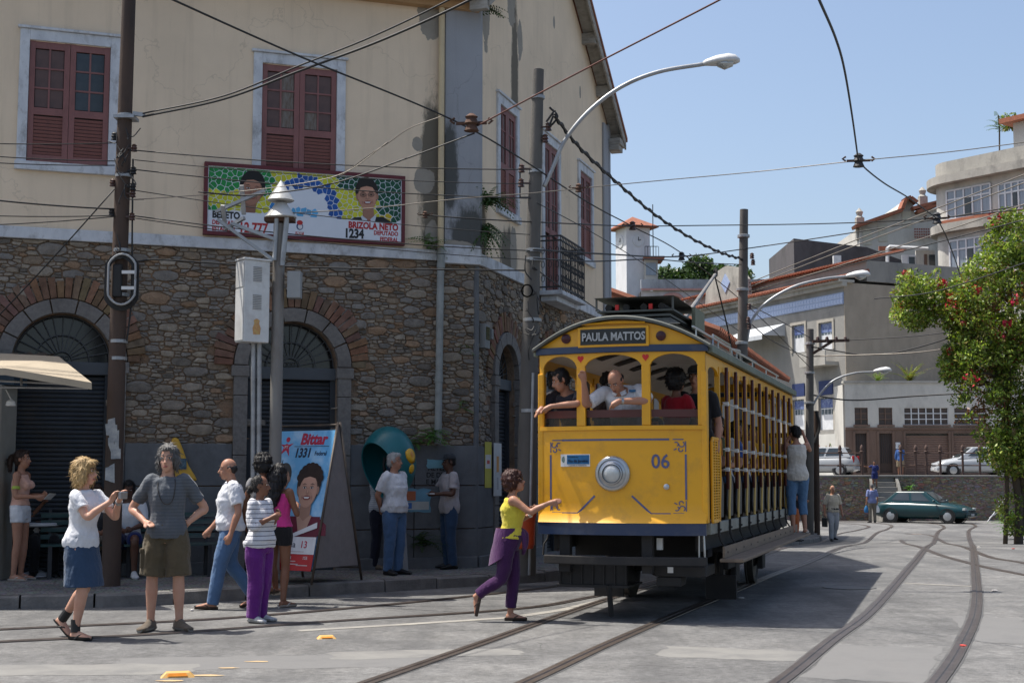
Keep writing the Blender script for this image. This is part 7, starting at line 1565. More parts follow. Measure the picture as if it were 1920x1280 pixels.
# terrace, hill
m = MB(); m.box(11.5, 70, 64.35, 140, -.6, TZ); struct(m.build('upper_street', mat('terrace_paving', (.30, .29, .27), (.22, .21, .2), 2, .9)), 'raised street behind the retaining wall')
m = MB(); m.add([(-60, 82, TZ - .2), (120, 82, TZ - .2), (120, 96, 9), (-60, 96, 8), (120, 140, 16), (-60, 140, 13), (140, 260, 22), (-90, 260, 18)], [(0, 1, 2, 3), (3, 2, 4, 5), (5, 4, 6, 7)]); struct(m.build('hill', mat('hill_scrub', (.06, .075, .035), (.1, .09, .05), .3, .95)), 'green hillside under the far houses')
RW = thing('retaining_wall', 'long dark rubble retaining wall behind the parked green car', 'wall', (11.5, 64, -.55))
m = MB(); m.box(0, 5.0, 0, .34, 0, 2.03); m.box(6.15, 24, 0, .34, 0, 2.03); m.box(5.0, 6.15, .3, .34, 0, 2.03); m.build('wall_core', MORTAR, RW)
m = MB(); m.box(-.05, 24, -.06, .36, 2.03, 2.12); m.build('coping', mat('coping_stone', (.25, .24, .22), None, 3, .9, bmp=.4), RW, bevel=.02)
rnd = random.Random(21); m = MB()
for cx, cz, poly, r in rubble(0, 24, 0, 2.03, 33, [], .16, 0, False):
 if 5.0 < cx < 6.15: continue
 stone_mesh(m, cx, cz, [(cx + (a - cx), cz + (c - cz)) for a, c in poly], r, rnd, 0, tuple(c * rnd.uniform(.75, 1.15) for c in rnd.choice(STONE_TINTS)))
o = m.build('wall_stones', STONE, RW, smooth=25); o['kind'] = 'stuff'
ST = thing('stone_steps', 'flight of stone steps through the retaining wall', 'steps', (17.05, 64, -.55))
for k in range(9): m = MB(); m.box(-.53, .53, -1.7 + k * .22, .30 if k < 8 else .6, k * .225, (k + 1) * .225 + (.0 if k < 8 else .02)); m.build('step', mat('step_stone', (.23, .22, .2), (.16, .155, .14), 3, .9), ST, bevel=.015)
for s in (-1, 1): m = MB(); m.prism([(-1.75, 0), (.0, 0), (.0, 2.02), (-.3, 1.75)], s * .6 - .06, s * .6 + .06); m.v = [(y, x, z) for x, y, z in m.v]; m.build('cheek_wall', MATS['step_stone'], ST)
RUST = mat('railing_iron', (.06, .04, .035), (.10, .055, .04), 6, .8)
def railing(label, pxs, closed=True):
 X0 = at(pxs[0], 893, 64.2).x; t = thing('iron_railing', label, 'railing', (X0, 64.2, TZ + .06), 0, 'railings on the retaining wall'); xs = [at(p, 893, 64.2).x - X0 for p in pxs]
 for x in xs: m = MB(); m.tube([(x, 0, 0), (x, 0, 1.25)], .055, 8); m.lathe([(.09, 1.05), (.10, 1.1), (.06, 1.14), (.09, 1.22), (.05, 1.36), (.01, 1.4)], 10, (x, 0, 0)); m.build('railing_post', RUST, t, smooth=50)
 for z in (.45, 1.02):
  m = MB(); m.tube([(xs[0], 0, z), (xs[-1], 0, z)], .03, 6); m.build('railing_rail', RUST, t)
railing('iron railing on the wall in front of the left silver car', [1464, 1498, 1532, 1576, 1617]); railing('iron railing on the wall in front of the garage doors and right silver car', [1690, 1718, 1738, 1764, 1806, 1838, 1872, 1900])
# -- garage house
GH = thing('garage_house', 'low house, white roughcast above brown, with roller garage doors', 'house', (at(1587, 893, 73).x, 73, TZ))
ox, oz = GH.location.x, TZ
def g_(px0, py0, px1, py1): a, c, z0, z1 = bx(px0, py0, px1, py1, 73); return a - ox, c - ox, max(0, z0 - oz), z1 - oz
wins = [g_(1603, 764, 1627, 796), g_(1648, 764, 1673, 796), g_(1696, 764, 1778, 796), g_(1790, 764, 1850, 796)]; doors = [g_(1605, 812, 1625, 886), g_(1650, 812, 1673, 886), g_(1700, 812, 1778, 893), g_(1790, 812, 1852, 893)]
W_ = 11.5; _, _, zb, zt = g_(1587, 718, 1900, 803)
r_ = lambda a, c, z0, z1: [(a, z0), (c, z0), (c, z1), (a, z1)]
m = MB(); holed(r_(0, W_, zb, zt), [r_(*w) for w in wins], 0, m); [reveal(r_(*w), 0, .25, m) for w in wins]; m.build('upper_wall', WHT, GH, fix=False)
m = MB(); holed(r_(0, W_, 0, zb), [r_(*w) for w in doors], 0, m); [reveal(r_(*w), 0, .25, m) for w in doors]; m.build('lower_wall', BROWNR, GH, fix=False)
m = MB(); m.box(0, W_, .4, 6, 0, zt - .05); m.build('side_wall', WHT, GH); m = MB(); m.box(-.06, W_, -.08, .4, zt, zt + .12); m.build('parapet_coping', CONCD, GH); m = MB(); m.box(0, W_, -.06, .02, zb - .05, zb + .06); m.build('string_course', BROWNR, GH)
for w in wins:
 q = MB(); nx = 4 if w[1] - w[0] > 1.2 else 3
 nx = 6 if w[1] - w[0] > 2 else 2; q.box(w[0], w[1], .12, .13, w[2], w[3]); wo_ = q.build('window', mat('brown_glass', (.09, .06, .05), (.05, .04, .035), 3, .3), GH); q = MB()
 for k in range(nx + 1): x = w[0] + (w[1] - w[0]) * k / nx; q.box(x - .025, x + .025, .06, .118, w[2], w[3])
 for k in range(4): z = w[2] + (w[3] - w[2]) * k / 3; q.box(w[0], w[1], .05, .119, z - .02, z + .02)
 q.build('window_frame', FRAMEW if w[0] > 2 else BROWNR, wo_); q = MB(); q.box(w[0] - .08, w[1] + .08, -.09, .0, w[2] - .1, w[2] - .003); q.build('window_sill', BROWNR, wo_)
for i, d in enumerate(doors):
 q = MB()
 if i < 2: 
  q.box(d[0], d[1], .16, .2, d[2], d[3]); do = q.build('door', mat('brown_door', (.07, .045, .035), None, 3, .6), GH); q = MB()
  for k in range(7): x = d[0] + (d[1] - d[0]) * (k + .5) / 7; q.box(x - .012, x + .012, .13, .158, d[2] + .5, d[3])
  q.build('door_bars', IRON, do)
 else:
  n = int((d[3] - d[2]) / .12); rings = [[Vector((x, y, d[2] + k * .12 + dz)) for k in range(n) for y, dz in ((.16, 0), (.13, .03), (.13, .09), (.16, .115))] for x in (d[0], d[1])]; q.loft(rings, cap=False, closed=False); q.build('garage_door', mat('brown_roller', (.19, .12, .09), (.15, .095, .075), 3, .6), GH)
 for xa in (d[0] - .12, d[1] + .002): q = MB(); q.box(xa, xa + .118, -.04, .02, 0, d[3] + .1); q.build('door_surround', BROWNR, GH)
m = MB(); a = g_(1679, 829, 1687, 841); m.box(a[0], a[1], -.1, 0, a[2], a[3]); m.build('meter_box', FRAMEW, GH)
# -- beige gable wall
BG = thing('blank_wall_house', 'tall beige house showing a blank stained side wall', 'house', (at(1592, 893, 77.5).x, 77.5, TZ)); a = bx(1592, 532, 1800, 893, 77.5); m = MB(); m.box(0, a[1] - a[0] + 2, 0, 8, 0, a[3] - TZ); m.build('side_wall', BEIGE, BG)
m = MB(); m.box(-.1, a[1] - a[0] + 2.1, -.12, 8.1, a[3] - TZ, a[3] - TZ + .25); m.build('roof', TILE, BG)
# -- grey-blue house, facade receding to the left
GO = at(1590, 893, 74.5); GR = R(-66.2); HG = thing('grey_blue_house', 'grey house with blue tiled frieze, white shuttered doors and balcony', 'house', (GO.x, GO.y, TZ), GR)
def h_(px0, py0, px1, py1):
 a = onplane(px0, py1, (GO.x, GO.y), GR); c = onplane(px1, py0, (GO.x, GO.y), GR); return a[0], c[0], a[1] - TZ, c[1] - TZ
top = onplane(1590, 528, (GO.x, GO.y), GR)[1] - TZ
ws = [h_(1487, 607, 1509, 662), h_(1537, 602, 1561, 657), h_(1488, 748, 1509, 806), h_(1537, 744, 1563, 806)]
m = MB(); holed(r_(-19, 0, 0, top), [r_(*w) for w in ws], 0, m); [reveal(r_(*w), 0, .3, m) for w in ws]; m.build('front_wall', GREYH, HG, fix=False)
m = MB(); m.box(-19, 0, .45, 9, 0, top - .1); m.build('inner_block', GREYH, HG); m = MB(); m.box(-.02, .05, 0, 9, 0, top); m.build('side_wall', BEIGE, HG)
f0 = onplane(1590, 568, (GO.x, GO.y), GR)[1] - TZ; f1 = onplane(1590, 546, (GO.x, GO.y), GR)[1] - TZ; m = MB(); m.box(-19, 0, -.07, -.003, f0, f1); m.build('tiled_frieze', BLUET, HG)
nt_ = 60
tm = MB(); tm.box(-.11, .11, -.012, .0, -.11, .11); TME = tm.mesh('frieze_tile'); TME.materials.append(mat('frieze_tile_white', (.5, .54, .62), (.2, .3, .55), 14, .35))
for k in range(48):
 for r in range(2): link('frieze_tile', TME, HG, (-.15 - k * .27, -.072, f0 + .16 + r * .30))
m = MB(); m.box(-19.2, .3, -.5, .5, top, top + .14); m.box(-19.2, .3, -.3, .0, top - .22, top - .003); m.build('cornice', CONCD, HG)
m = MB()
for k in range(70): m.tube([(-19 + k * .277, -.62, top + .17), (-19 + k * .277, 1.6, top + .75)], .10, 6)
o = m.build('roof_tiles', TILE, HG); o['kind'] = 'stuff'
m = MB(); m.add([(-19.1, -.66, top + .145), (.25, -.66, top + .145), (.25, 1.6, top + .72), (-19.1, 1.6, top + .72)], [(0, 1, 2, 3)]); m.add([(-19.1, 1.15, top + 1.33), (.15, 1.15, top + 1.33), (.15, 4, top + 1.95), (-19.1, 4, top + 1.95)], [(0, 1, 2, 3)]); m.build('roof_deck', TILE, HG)
m = MB(); m.prism([(-14.5, top + .2), (-9.5, top + .2), (-9.7, top + 1.5), (-10.6, top + 2.3), (-12, top + 2.6), (-13.4, top + 2.3), (-14.3, top + 1.5)], .2, .5); hg = m.build('shaped_gable', CONCD, HG); m = MB(); m.prism([(-12.5, top + 1.5), (-12, top + .9), (-11.5, top + 1.5), (-12, top + 2.1)], .14, .2); m.build('diamond_tile', BLUET, hg)
m = MB(); m.box(-19.2, .1, 1.5, 8.5, top + .15, top + 1.3); m.build('attic_wall', GREYH, HG)
m = MB()
for k in range(70): m.tube([(-19 + k * .277, 1.2, top + 1.36), (-19 + k * .277, 4, top + 2.0)], .10, 6)
o = m.build('attic_tiles', TILE, HG); o['kind'] = 'stuff'
for i, w in enumerate(ws):
 q = MB(); q.box(w[0], w[1], .10, .14, w[2], w[3]); d_ = q.build('window', FRAMEW, HG); q = MB(); mid = (w[0] + w[1]) / 2; zz = w[3] - .55
 for s in (0, 1):
  for k in range(2):
   for r in range(4): xa = w[0] + .08 + (s * 2 + k) * (w[1] - w[0] - .1) / 4; q.box(xa, xa + (w[1] - w[0]) / 4 - .09, .085, .098, w[2] + .85 + r * .34, w[2] + 1.13 + r * .34)
 q.build('window_pane', BGLASS, d_); q = MB(); q.box(w[0] + .05, w[1] - .05, .08, .097, zz, w[3] - .06); q.build('transom_pane', mat('cobalt_glass', (.02, .04, .18), (.2, .25, .4), 7, .2), d_)
 q = MB()
 for (xa, xb, za, zb_) in ((w[0] - .16, w[0] - .003, w[2], w[3]), (w[1] + .003, w[1] + .16, w[2], w[3]), (w[0] - .16, w[1] + .16, w[3] + .003, w[3] + .16)): q.box(xa, xb, -.06, .02, za, zb_)
 q.build('window_surround', mat('stone_trim', (.38, .35, .3), None, 3), d_)
a = h_(1524, 658, 1572, 690); m = MB(); m.box(a[0], a[1], -.9, 0, a[2], a[2] + .2); bl = m.build('balcony', CONCD, HG); m = MB(); m.box(a[0], a[1], -.9, -.84, a[2] + .2, a[3]); m.box(a[0], a[0] + .06, -.84, 0, a[2] + .2, a[3]); m.build('balcony_wall', CONCD, bl)
a = h_(1395, 606, 1472, 642); m = MB(); m.add([(a[0], 0, a[3]), (a[1], 0, a[3]), (a[1], -1.6, a[2]), (a[0], -1.6, a[2]), (a[0], -1.6, a[2] - .25), (a[1], -1.6, a[2] - .25), (a[1], 0, a[2])], [(0, 1, 2, 3), (3, 2, 5, 4), (1, 6, 2)]); m.build('window_awning', mat('pale_awning', (.50, .52, .54), (.4, .42, .44), 1, .7, stretch=(4, 1, 1)), HG)
a = h_(1488, 812, 1588, 850); m = MB(); m.box(-8, -.05, -.08, -.003, 0, a[3]); m.build('base_wall', STUC('whitewashed_base', (.55, .54, .5)), HG)
GG = mat('graffiti_paint', (.35, .08, .06), (.1, .25, .12), 5); m = MB(); rg = random.Random(4)
for k in range(14): x = -.8 - k * .35; m.tube(catmull([(x, -.085, 1.0 + rg.uniform(0, .5)), (x + .12, -.085, 1.4 + rg.uniform(0, .5)), (x + .25, -.085, 1.0 + rg.uniform(0, .6))], 4), .03, 4)
m.build('graffiti', GG, HG)
a = h_(1487, 716, 1509, 745); 
for w in ((1487, 718, 1509, 744), (1537, 712, 1562, 742)): a = h_(*w); m = MB(); m.box(a[0], a[1], -.06, .02, a[2], a[3]); m.build('blue_blind', mat('navy_blind', (.02, .035, .12), None, 3, .6), HG)
# -- low street-side row house behind the tram
R0 = Vector((4.3, 31.5, 0)); RR = math.atan2(16.5, 4.9); RHS = thing('row_house', 'low grey row house with tiled eaves hidden behind the tram', 'house', R0, RR)
m = MB(); m.box(0, 17.2, 0, 5, -.6, 4.75); m.build('front_wall', STUC('row_house_render', (.33, .33, .32), (.1, .1, .1)), RHS); m = MB(); m.box(-.05, 17.25, -.12, .0, 3.9, 4.2); m.build('cornice', CONCD, RHS)
m = MB()
for k in range(62): m.tube([(k * .277, -.45, 4.8), (k * .277, 2.6, 6.0)], .10, 6)
o = m.build('roof_tiles', TILE, RHS); o['kind'] = 'stuff'
for k in range(4): m = MB(); m.box(2.2 + k * 3.8, 3.2 + k * 3.8, -.03, .02, .9 if k % 2 else .0, 2.9); m.build('door', ROLLER, RHS)
# -- dark block, white colonial house
DB = thing('dark_block', 'soot-dark flat wall of a block above the tiled roofs', 'building', (at(1497, 893, 92).x, 92, 6)); a = bx(1497, 447, 1752, 893, 92); a2 = bx(1497, 500, 1752, 893, 92); m = MB(); b_ = a[1] - a[0]
m.prism([(0, 0), (b_, 0), (b_, a2[3] - 6 - .4), (b_ * .52, a[3] - 6 - .6), (0, a[3] - 6)], 0, 9); m.build('block_wall', DARKW, DB)
for px0, py0, px1, py1, mm in ((1668, 493, 1690, 505, PANE_D), (1692, 478, 1716, 512, FRAMEW), (1704, 482, 1714, 503, PANE_D), (1718, 470, 1752, 520, WHT), (1733, 477, 1737, 520, BROWNR), (1742, 478, 1752, 505, PANE_D), (1648, 462, 1700, 470, TILE)): a = bx(px0, py0, px1, py1, 91.9); m = MB(); dy = .25 if mm in (PANE_D, BROWNR) else .18; m.box(a[0] - DB.location.x, a[1] - DB.location.x, -dy, 0, a[2] - 6, a[3] - 6); m.build({'dark_pane': 'window', 'white_joinery': 'window_surround'}.get(mm.name, 'wall_block'), mm, DB)
m = MB(); p = [rel(at(x, y, 91.6), DB.location) for x, y in ((1580, 503), (1580, 508), (1660, 503), (1664, 498), (1664, 465), (1668, 462), (1740, 466))]; m.tube(p, .12, 6); m.build('roof_pipe', FRAMEW, DB)
m = MB(); p = rel(at(1571, 515, 91.5), DB.location); m.box(p.x - .25, p.x + .25, -.5, -.1, p.z - 1, p.z + 1.3); m.build('white_post', FRAMEW, DB)
WC = thing('colonial_house', 'white colonial house with curved red-tiled gable and chimneys', 'house', (at(1605, 893, 106).x, 106, 12)); w0 = WC.location
def w_(px, py): p = at(px, py, 106) - w0; return (p.x, p.z)
m = MB(); m.prism([(w_(1608, 470)[0], 0), (w_(1760, 470)[0], 0), w_(1760, 388), w_(1715, 402), w_(1712, 384), w_(1704, 374), w_(1695, 376), w_(1688, 392), w_(1612, 426)], 0, 8); m.build('front_wall', WHT, WC)
m = MB()
for pa, pb in (((1600, 427), (1688, 396)), ((1688, 394), (1694, 378)), ((1694, 376), (1704, 372)), ((1704, 373), (1716, 382)), ((1708, 393), (1760, 380)), ((1716, 400), (1757, 384))): a = w_(*pa); c = w_(*pb); m.bar((a[0], -.1, a[1]), (c[0], -.1, c[1]), 1.2, .25)
m.build('tiled_coping', TILE, WC)
for px, py, h in ((1615, 424, 1.2), (1734, 384, 1.2)): p = w_(px, py); m = MB(); m.box(p[0] - .3, p[0] + .3, .2, .8, p[1] - 1, p[1] + h * .6); m.lathe([(.35, h * .6), (.2, h * .75), (.3, h), (.05, h * 1.25)], 8, (p[0], .5, p[1])); m.build('chimney', CONCD, WC)
a = bx(1715, 426, 1757, 446, 105.5); m = MB(); rg = 0
nx = 10
for k in range(nx):
 for r in range(4): m.box(a[0] - w0.x + k * (a[1] - a[0]) / nx, a[0] - w0.x + (k + .62) * (a[1] - a[0]) / nx, -.5, -.42, a[2] - w0.z + r * (a[3] - a[2]) / 4, a[2] - w0.z + (r + .6) * (a[3] - a[2]) / 4)
o = m.build('lattice_parapet', mat('red_lattice', (.25, .10, .08), None, 3), WC); o['kind'] = 'stuff'
for px, py in ((1626, 442), (1655, 436), (1700, 410)): p = w_(px, py); m = MB(); m.box(p[0] - .35, p[0] + .35, -.05, .05, p[1] - .7, p[1] + .6); m.build('window', mat('cream_shutter', (.5, .48, .4), None, 3), WC)
# -- apartment block with rounded corner
AO = at(1752, 893, 90); AR = R(-52.3); AP = thing('apartment_block', 'streamlined concrete apartment block with rounded corner and long windows', 'building', (AO.x, AO.y, 6), AR)
def a_(px, py): q = onplane(px, py, (AO.x, AO.y), AR); return q[0], q[1] - 6
def slab(z0, z1, ov, r, name, mm):
 m = MB(); pts = [(14, -ov)] + [(r - (r + ov) * math.sin(t), r - (r + ov) * math.cos(t)) for t in [k * math.pi / 2 / 8 for k in range(9)]] + [(-ov, 9), (14, 9)]
 m.loft([[Vector((x, y, z)) for x, y in pts] for z in (z0, z1)]); return m.build(name, mm, AP)
zz = [a_(1760, p)[1] for p in (306, 335, 350, 424, 440, 530)]
slab(0, zz[5], 0, 1.6, 'lower_wall', WHT); slab(zz[5], zz[4], 0, 1.6, 'storey_wall', WHT); slab(zz[4], zz[3], .55, 1.9, 'floor_slab', CONCD); slab(zz[3], zz[2], 0, 1.6, 'storey_wall', WHT); slab(zz[2], zz[1], .75, 2.0, 'roof_slab', CONCD); slab(zz[1], zz[0], 0, 1.6, 'parapet', CONCD)
for px0, px1, pa, pb in ((1783, 1866, 358, 412), (1882, 1945, 345, 398), (1786, 1866, 452, 512), (1882, 1945, 446, 510)):
 x0, x1 = a_(px0, 600)[0], a_(px1, 600)[0]; za = a_(px0, pb)[1]; zb_ = a_(px0, pa)[1]; m = MB(); m.box(x0, x1, -.05, .02, za, zb_); wi = m.build('window', CURT, AP); m = MB(); n = 5
 for k in range(n + 1): x = x0 + (x1 - x0) * k / n; m.box(x - .05, x + .05, -.11, -.052, za, zb_)
 for z in (za, zb_ - .6, zb_): m.box(x0, x1, -.10, -.053, z - .05, z + .05)
 m.build('window_frame', FRAMEW, wi); m = MB(); m.box(x0 + (x1 - x0) * .42, x0 + (x1 - x0) * .55, -.09, -.055, za + .05, zb_ - .65); m.build('open_casement', PANE_D, wi)
 m = MB(); m.box(x0 - .3, x1 + .3, -.4, 0, za - .25, za - .06); m.build('window_sill', TILE, wi)
m = MB(); p = a_(1905, 225); m.box(p[0] - .6, 14, .6, 4, zz[0], p[1]); m.build('roof_hut', WHT, AP); m = MB(); m.box(p[0] - 1.2, 14, .0, 4.5, p[1], p[1] + .3); m.build('hut_roof', TILE, AP)
# -- clock tower and pink house
TO = at(1190, 893, 112); TW_ = thing('clock_tower', 'white square clock tower with red hipped roof', 'tower', (TO.x, TO.y, 8), R(20)); t1 = at(1190, 428, 112).z - 8; hw2 = 1.05
m = MB(); m.box(-hw2, hw2, -hw2, hw2, 0, t1); m.build('shaft', STUC('tower_white', (.70, .70, .72), (.4, .4, .42), .3), TW_)
e = hw2 + .55; m = MB(); m.add([(-e, -e, t1), (e, -e, t1), (e, e, t1), (-e, e, t1), (0, 0, t1 + .95), (-e, -e, t1 - .1), (e, -e, t1 - .1), (e, e, t1 - .1), (-e, e, t1 - .1)], [(0, 1, 4), (1, 2, 4), (2, 3, 4), (3, 0, 4), (5, 6, 1, 0), (6, 7, 2, 1), (7, 8, 3, 2), (8, 5, 0, 3), (8, 7, 6, 5)]); m.build('roof', TILE, TW_)
cz_ = at(1190, 455, 112).z - 8
for rx, n_, off in ((0, (0, -1, 0), (0, -hw2, 0)), (1, (-1, 0, 0), (-hw2, 0, 0))):
 m = MB(); M_ = Vector(n_).to_track_quat('Z', 'Y').to_matrix(); m.lathe([(.50, 0), (.50, .05), (.42, .06), (.02, .06)], 24, Vector(off) + Vector((0, 0, cz_)), M_); cf = m.build('clock_face', FRAMEW, TW_); m = MB(); c = Vector(off) * 1.07 + Vector((0, 0, cz_)); m.bar(c, c + Vector((0, 0, .30)), .05); m.bar(c, c + (Vector((.2, 0, .08)) if rx == 0 else Vector((0, .2, .08))), .05); m.build('clock_hands', IRON, cf)
PH = thing('pink_house', 'white house with pink arches and stained parapet on the hill', 'house', (at(1205, 893, 109).x, 109, 6)); p0 = PH.location
def p_(px, py): q = at(px, py, 109) - p0; return q.x, q.z
m = MB(); arches = []
for px0, px1, py0, py1 in ((1245, 1278, 552, 620), (1294, 1330, 556, 620)): a = p_(px0, py1); c = p_(px1, py0); arches.append(archloop((a[0] + c[0]) / 2, (c[0] - a[0]) / 2, c[1] - .35, .1, 10, .35))
holed(r_(0, 14, 0, p_(1205, 545)[1]), arches, 0, m); m.build('front_wall', STUC('pinkish_white', (.58, .53, .52)), PH, fix=False); m = MB(); m.box(0, 14, .6, 7, 0, p_(1205, 545)[1]); m.build('rear_wall', DARKW, PH)
m = MB(); m.box(.0, 15, -.15, .3, p_(1205, 541)[1], p_(1205, 524)[1]); m.build('parapet', STUC('stained_parapet', (.40, .42, .46), (.12, .12, .13), .9), PH); m = MB(); m.box(0, 15, -.2, -.152, p_(1205, 545)[1], p_(1205, 541)[1]); m.build('trim', PINKT, PH)
for a in arches: m = MB(); m.tube([(x, -.04, z) for x, z in a], .18, 5); m.build('arch_trim', PINKT, PH)
a = bx(1208, 488, 1232, 520, 111); m = MB(); m.box(a[0] - p0.x, a[1] - p0.x, 1.5, 3.5, p_(1205, 524)[1], a[3] - p0.z); lk = m.build('lookout', WHT, PH); m = MB(); m.box(a[0] - p0.x - .1, a[1] - p0.x + .5, 1.0, 4, a[3] - p0.z, a[3] - p0.z + .2); m.build('lookout_roof', TILE, lk); m = MB(); m.box(a[0] - p0.x + .1, a[1] - p0.x - .15, 1.44, 1.49, a[2] - p0.z + .1, a[3] - p0.z - .3); m.build('window', CURT, lk); m = MB()
for k in range(6): m.bar((a[0] - p0.x + k * .22, 1.2, a[3] - p0.z + .2), (a[0] - p0.x + k * .22, 1.2, a[3] - p0.z + 1.0), .04)
m.bar((a[0] - p0.x, 1.2, a[3] - p0.z + 1.0), (a[1] - p0.x, 1.2, a[3] - p0.z + 1.0), .05); m.tube([(a[0] - p0.x + .7, 1.6, a[3] - p0.z), (a[0] - p0.x + .7, 1.6, a[3] - p0.z + 4.5)], .04, 5); m.build('aerial_and_rail', IRON, lk)
# tiled hip roof in front of it
HR = thing('tiled_roof_house', 'small house with orange tiled hip roof beside the pink house', 'house', (at(1290, 893, 92).x, 92, 7)); m = MB(); q = [rel(at(x, y, d), HR.location) for x, y, d in ((1282, 592, 90), (1345, 578, 90), (1395, 560, 96), (1350, 540, 100), (1300, 575, 100))]; m.add(q, [(0, 1, 2, 3, 4)]); m.build('roof', TILE, HR); m = MB(); m.box(q[0].x + .2, q[2].x, .2, 6, -3, q[0].z - .1); m.build('wall', GREYH, HR)
# -- cars
TYRE = mat('tyre', (.016, .016, .017), None, 8, .85); RIM = mat('alloy', (.42, .43, .44), None, 5, .35, .7); CGL = mat('car_glass', (.02, .028, .03), (.035, .045, .05), 2, .06, 0, 0, spec=.8)
def car(label, loc, rot, col, kind):
 t = thing('parked_car', label, 'car', loc, rot, 'cars parked by the wall'); CP = paint('car_paint_' + kind + str(int(col[1] * 100)), col, .22, shade(col, .8), .1)
 L_, W_ = (4.1, 1.62) if kind == 'sedan' else (3.75, 1.6); h = L_ / 2; N = 16
 if kind == 'sedan': S_ = [(-h, .42, .70, .62), (-h + .08, .26, .86, .70), (-h + .35, .20, .93, .78), (-1.2, .18, .95, .80), (-.3, .18, .93, .81), (.7, .18, .90, .81), (1.1, .18, .86, .80), (1.6, .20, .78, .78), (h - .12, .24, .66, .72), (h, .36, .56, .62)]
 else: S_ = [(-h, .40, .80, .66), (-h + .07, .26, .95, .74), (-h + .4, .2, .98, .79), (-.9, .18, .96, .80), (0, .18, .94, .80), (.7, .18, .91, .80), (1.0, .18, .88, .79), (1.45, .20, .80, .77), (h - .1, .24, .68, .72), (h, .36, .56, .62)]
 rings = []
 for x, zb_, zt, w in S_:
  ring = []
  for k in range(N):
   a = 2 * math.pi * (k + .5) / N; c, s = math.cos(a), math.sin(a); ring.append(Vector((x, w * math.copysign(abs(c) ** .42, c), (zb_ + zt) / 2 + (zt - zb_) / 2 * math.copysign(abs(s) ** .55, s))))
  rings.append(ring)
 m = MB(); m.loft(rings); m.build('body', CP, t, smooth=50)
 G = [(-1.62, .93, .70, -1.05, 1.36, .56), (.95, .88, .72, .20, 1.36, .57)] if kind == 'sedan' else [(-1.72, .97, .72, -1.40, 1.40, .57), (.92, .90, .72, .15, 1.42, .58)]
 (xr, zr, wr_, xr2, zr2, wr2), (xf, zf, wf, xf2, zf2, wf2) = G
 B0 = [Vector((xr, -wr_, zr - .05)), Vector((xf, -wf, zf - .05)), Vector((xf, wf, zf - .05)), Vector((xr, wr_, zr - .05))]; T0 = [Vector((xr2, -wr2, zr2)), Vector((xf2, -wf2, zf2)), Vector((xf2, wf2, zf2)), Vector((xr2, wr2, zr2))]
 m = MB(); m.add(B0 + T0, [(0, 1, 5, 4), (1, 2, 6, 5), (2, 3, 7, 6), (3, 0, 4, 7), (4, 5, 6, 7)]); m.build('cabin', CP, t, bevel=.05)
 def pane(a, b_, c, d, u0, u1, v0, v1, out, name='window'):
  P = lambda u, v: a.lerp(b_, u).lerp(d.lerp(c, u), v) + Vector(out); q = MB(); q.add([P(u0, v0), P(u1, v0), P(u1 - .02, v1), P(u0 + .02, v1)], [(0, 1, 2, 3)]); q.build(name, CGL, t)
 for sg, (i0, i1) in ((-1, (0, 1)), (1, (3, 2))):
  a, b_, c, d = B0[i0], B0[i1], T0[i1], T0[i0]; o = (0, sg * .012, .004); pane(a, b_, c, d, .12, .47, .2, .88, o); pane(a, b_, c, d, .51, .86, .2, .88, o)
 pane(B0[1], B0[2], T0[2], T0[1], .06, .94, .14, .92, (.012, 0, .012), 'windscreen'); pane(B0[0], B0[3], T0[3], T0[0], .08, .92, .25, .9, (-.012, 0, .008), 'rear_window')
 for x in (-1.25, 1.25) if kind == 'sedan' else (-1.2, 1.15):
  for sg in (-1, 1):
   M_ = Matrix.Rotation(sg * -math.pi / 2, 3, 'X') ; q = MB(); q.lathe([(.2, -.09), (.29, -.09), (.30, -.05), (.30, .07), (.28, .09), (.2, .09)], 20, (x, sg * .70, .30), M_); w = q.build('wheel', TYRE, t, smooth=40); q = MB(); q.lathe([(.2, -.085), (.19, -.07), (.07, -.06), (.02, -.075)], 12, (x, sg * .70, .30), Matrix.Rotation(sg * -math.pi / 2, 3, 'X') if False else M_ @ Matrix.Diagonal((1, 1, 1)).to_3x3()); q.lathe([(.2, .085), (.17, .092), (.06, .094), (.02, .10)], 12, (x, sg * .70, .30), M_); q.build('rim', RIM, w, smooth=30)
   q = MB(); q.lathe([(.345, -.01), (.345, .012), (.31, .012)], 20, (x, sg * (.785 if kind == 'sedan' else .775), .30), M_, cap=False); q.build('wheel_arch', TYRE, t)
 for sg in (-1, 1):
  q = MB(); q.box(h - .16, h - .04, sg * .62 - .14, sg * .62 + .10, .56, .66); q.build('headlight', LENS, t, bevel=.02); q = MB(); q.box(-h + .0, -h + .1, sg * .6 - .1, sg * .6 + .1, .62 if kind == 'sedan' else .66, .78 if kind == 'sedan' else .98); q.build('tail_light', mat('tail_red', (.35, .01, .012), None, 5, .2), t, bevel=.02)
  q = MB(); q.ell((.72, sg * .86, .96), (.06, .09, .055), 8, 6); q.build('mirror', CP, t, smooth=True)
 q = MB(); q.box(h - .06, h + .03, -.66, .66, .28, .44); q.build('bumper', CP, t, bevel=.03); q = MB(); q.box(-h - .02, -h + .08, -.66, .66, .30, .48); q.build('bumper', CP, t, bevel=.03); q = MB(); q.box(h + .031, h + .04, -.2, .2, .32, .42); q.build('number_plate', mat('plate_grey', (.4, .4, .4), None), t)
 q = MB(); q.box(h - .03, h + .005, -.4, .4, .50, .56); q.build('grille', TYRE, t)
 return t
p = gnd(1732, 968); car('dark teal sedan parked in front of the retaining wall', (at(1732, 893, 60.9).x, 60.9, -.5), R(-36), (.004, .034, .04), 'sedan')
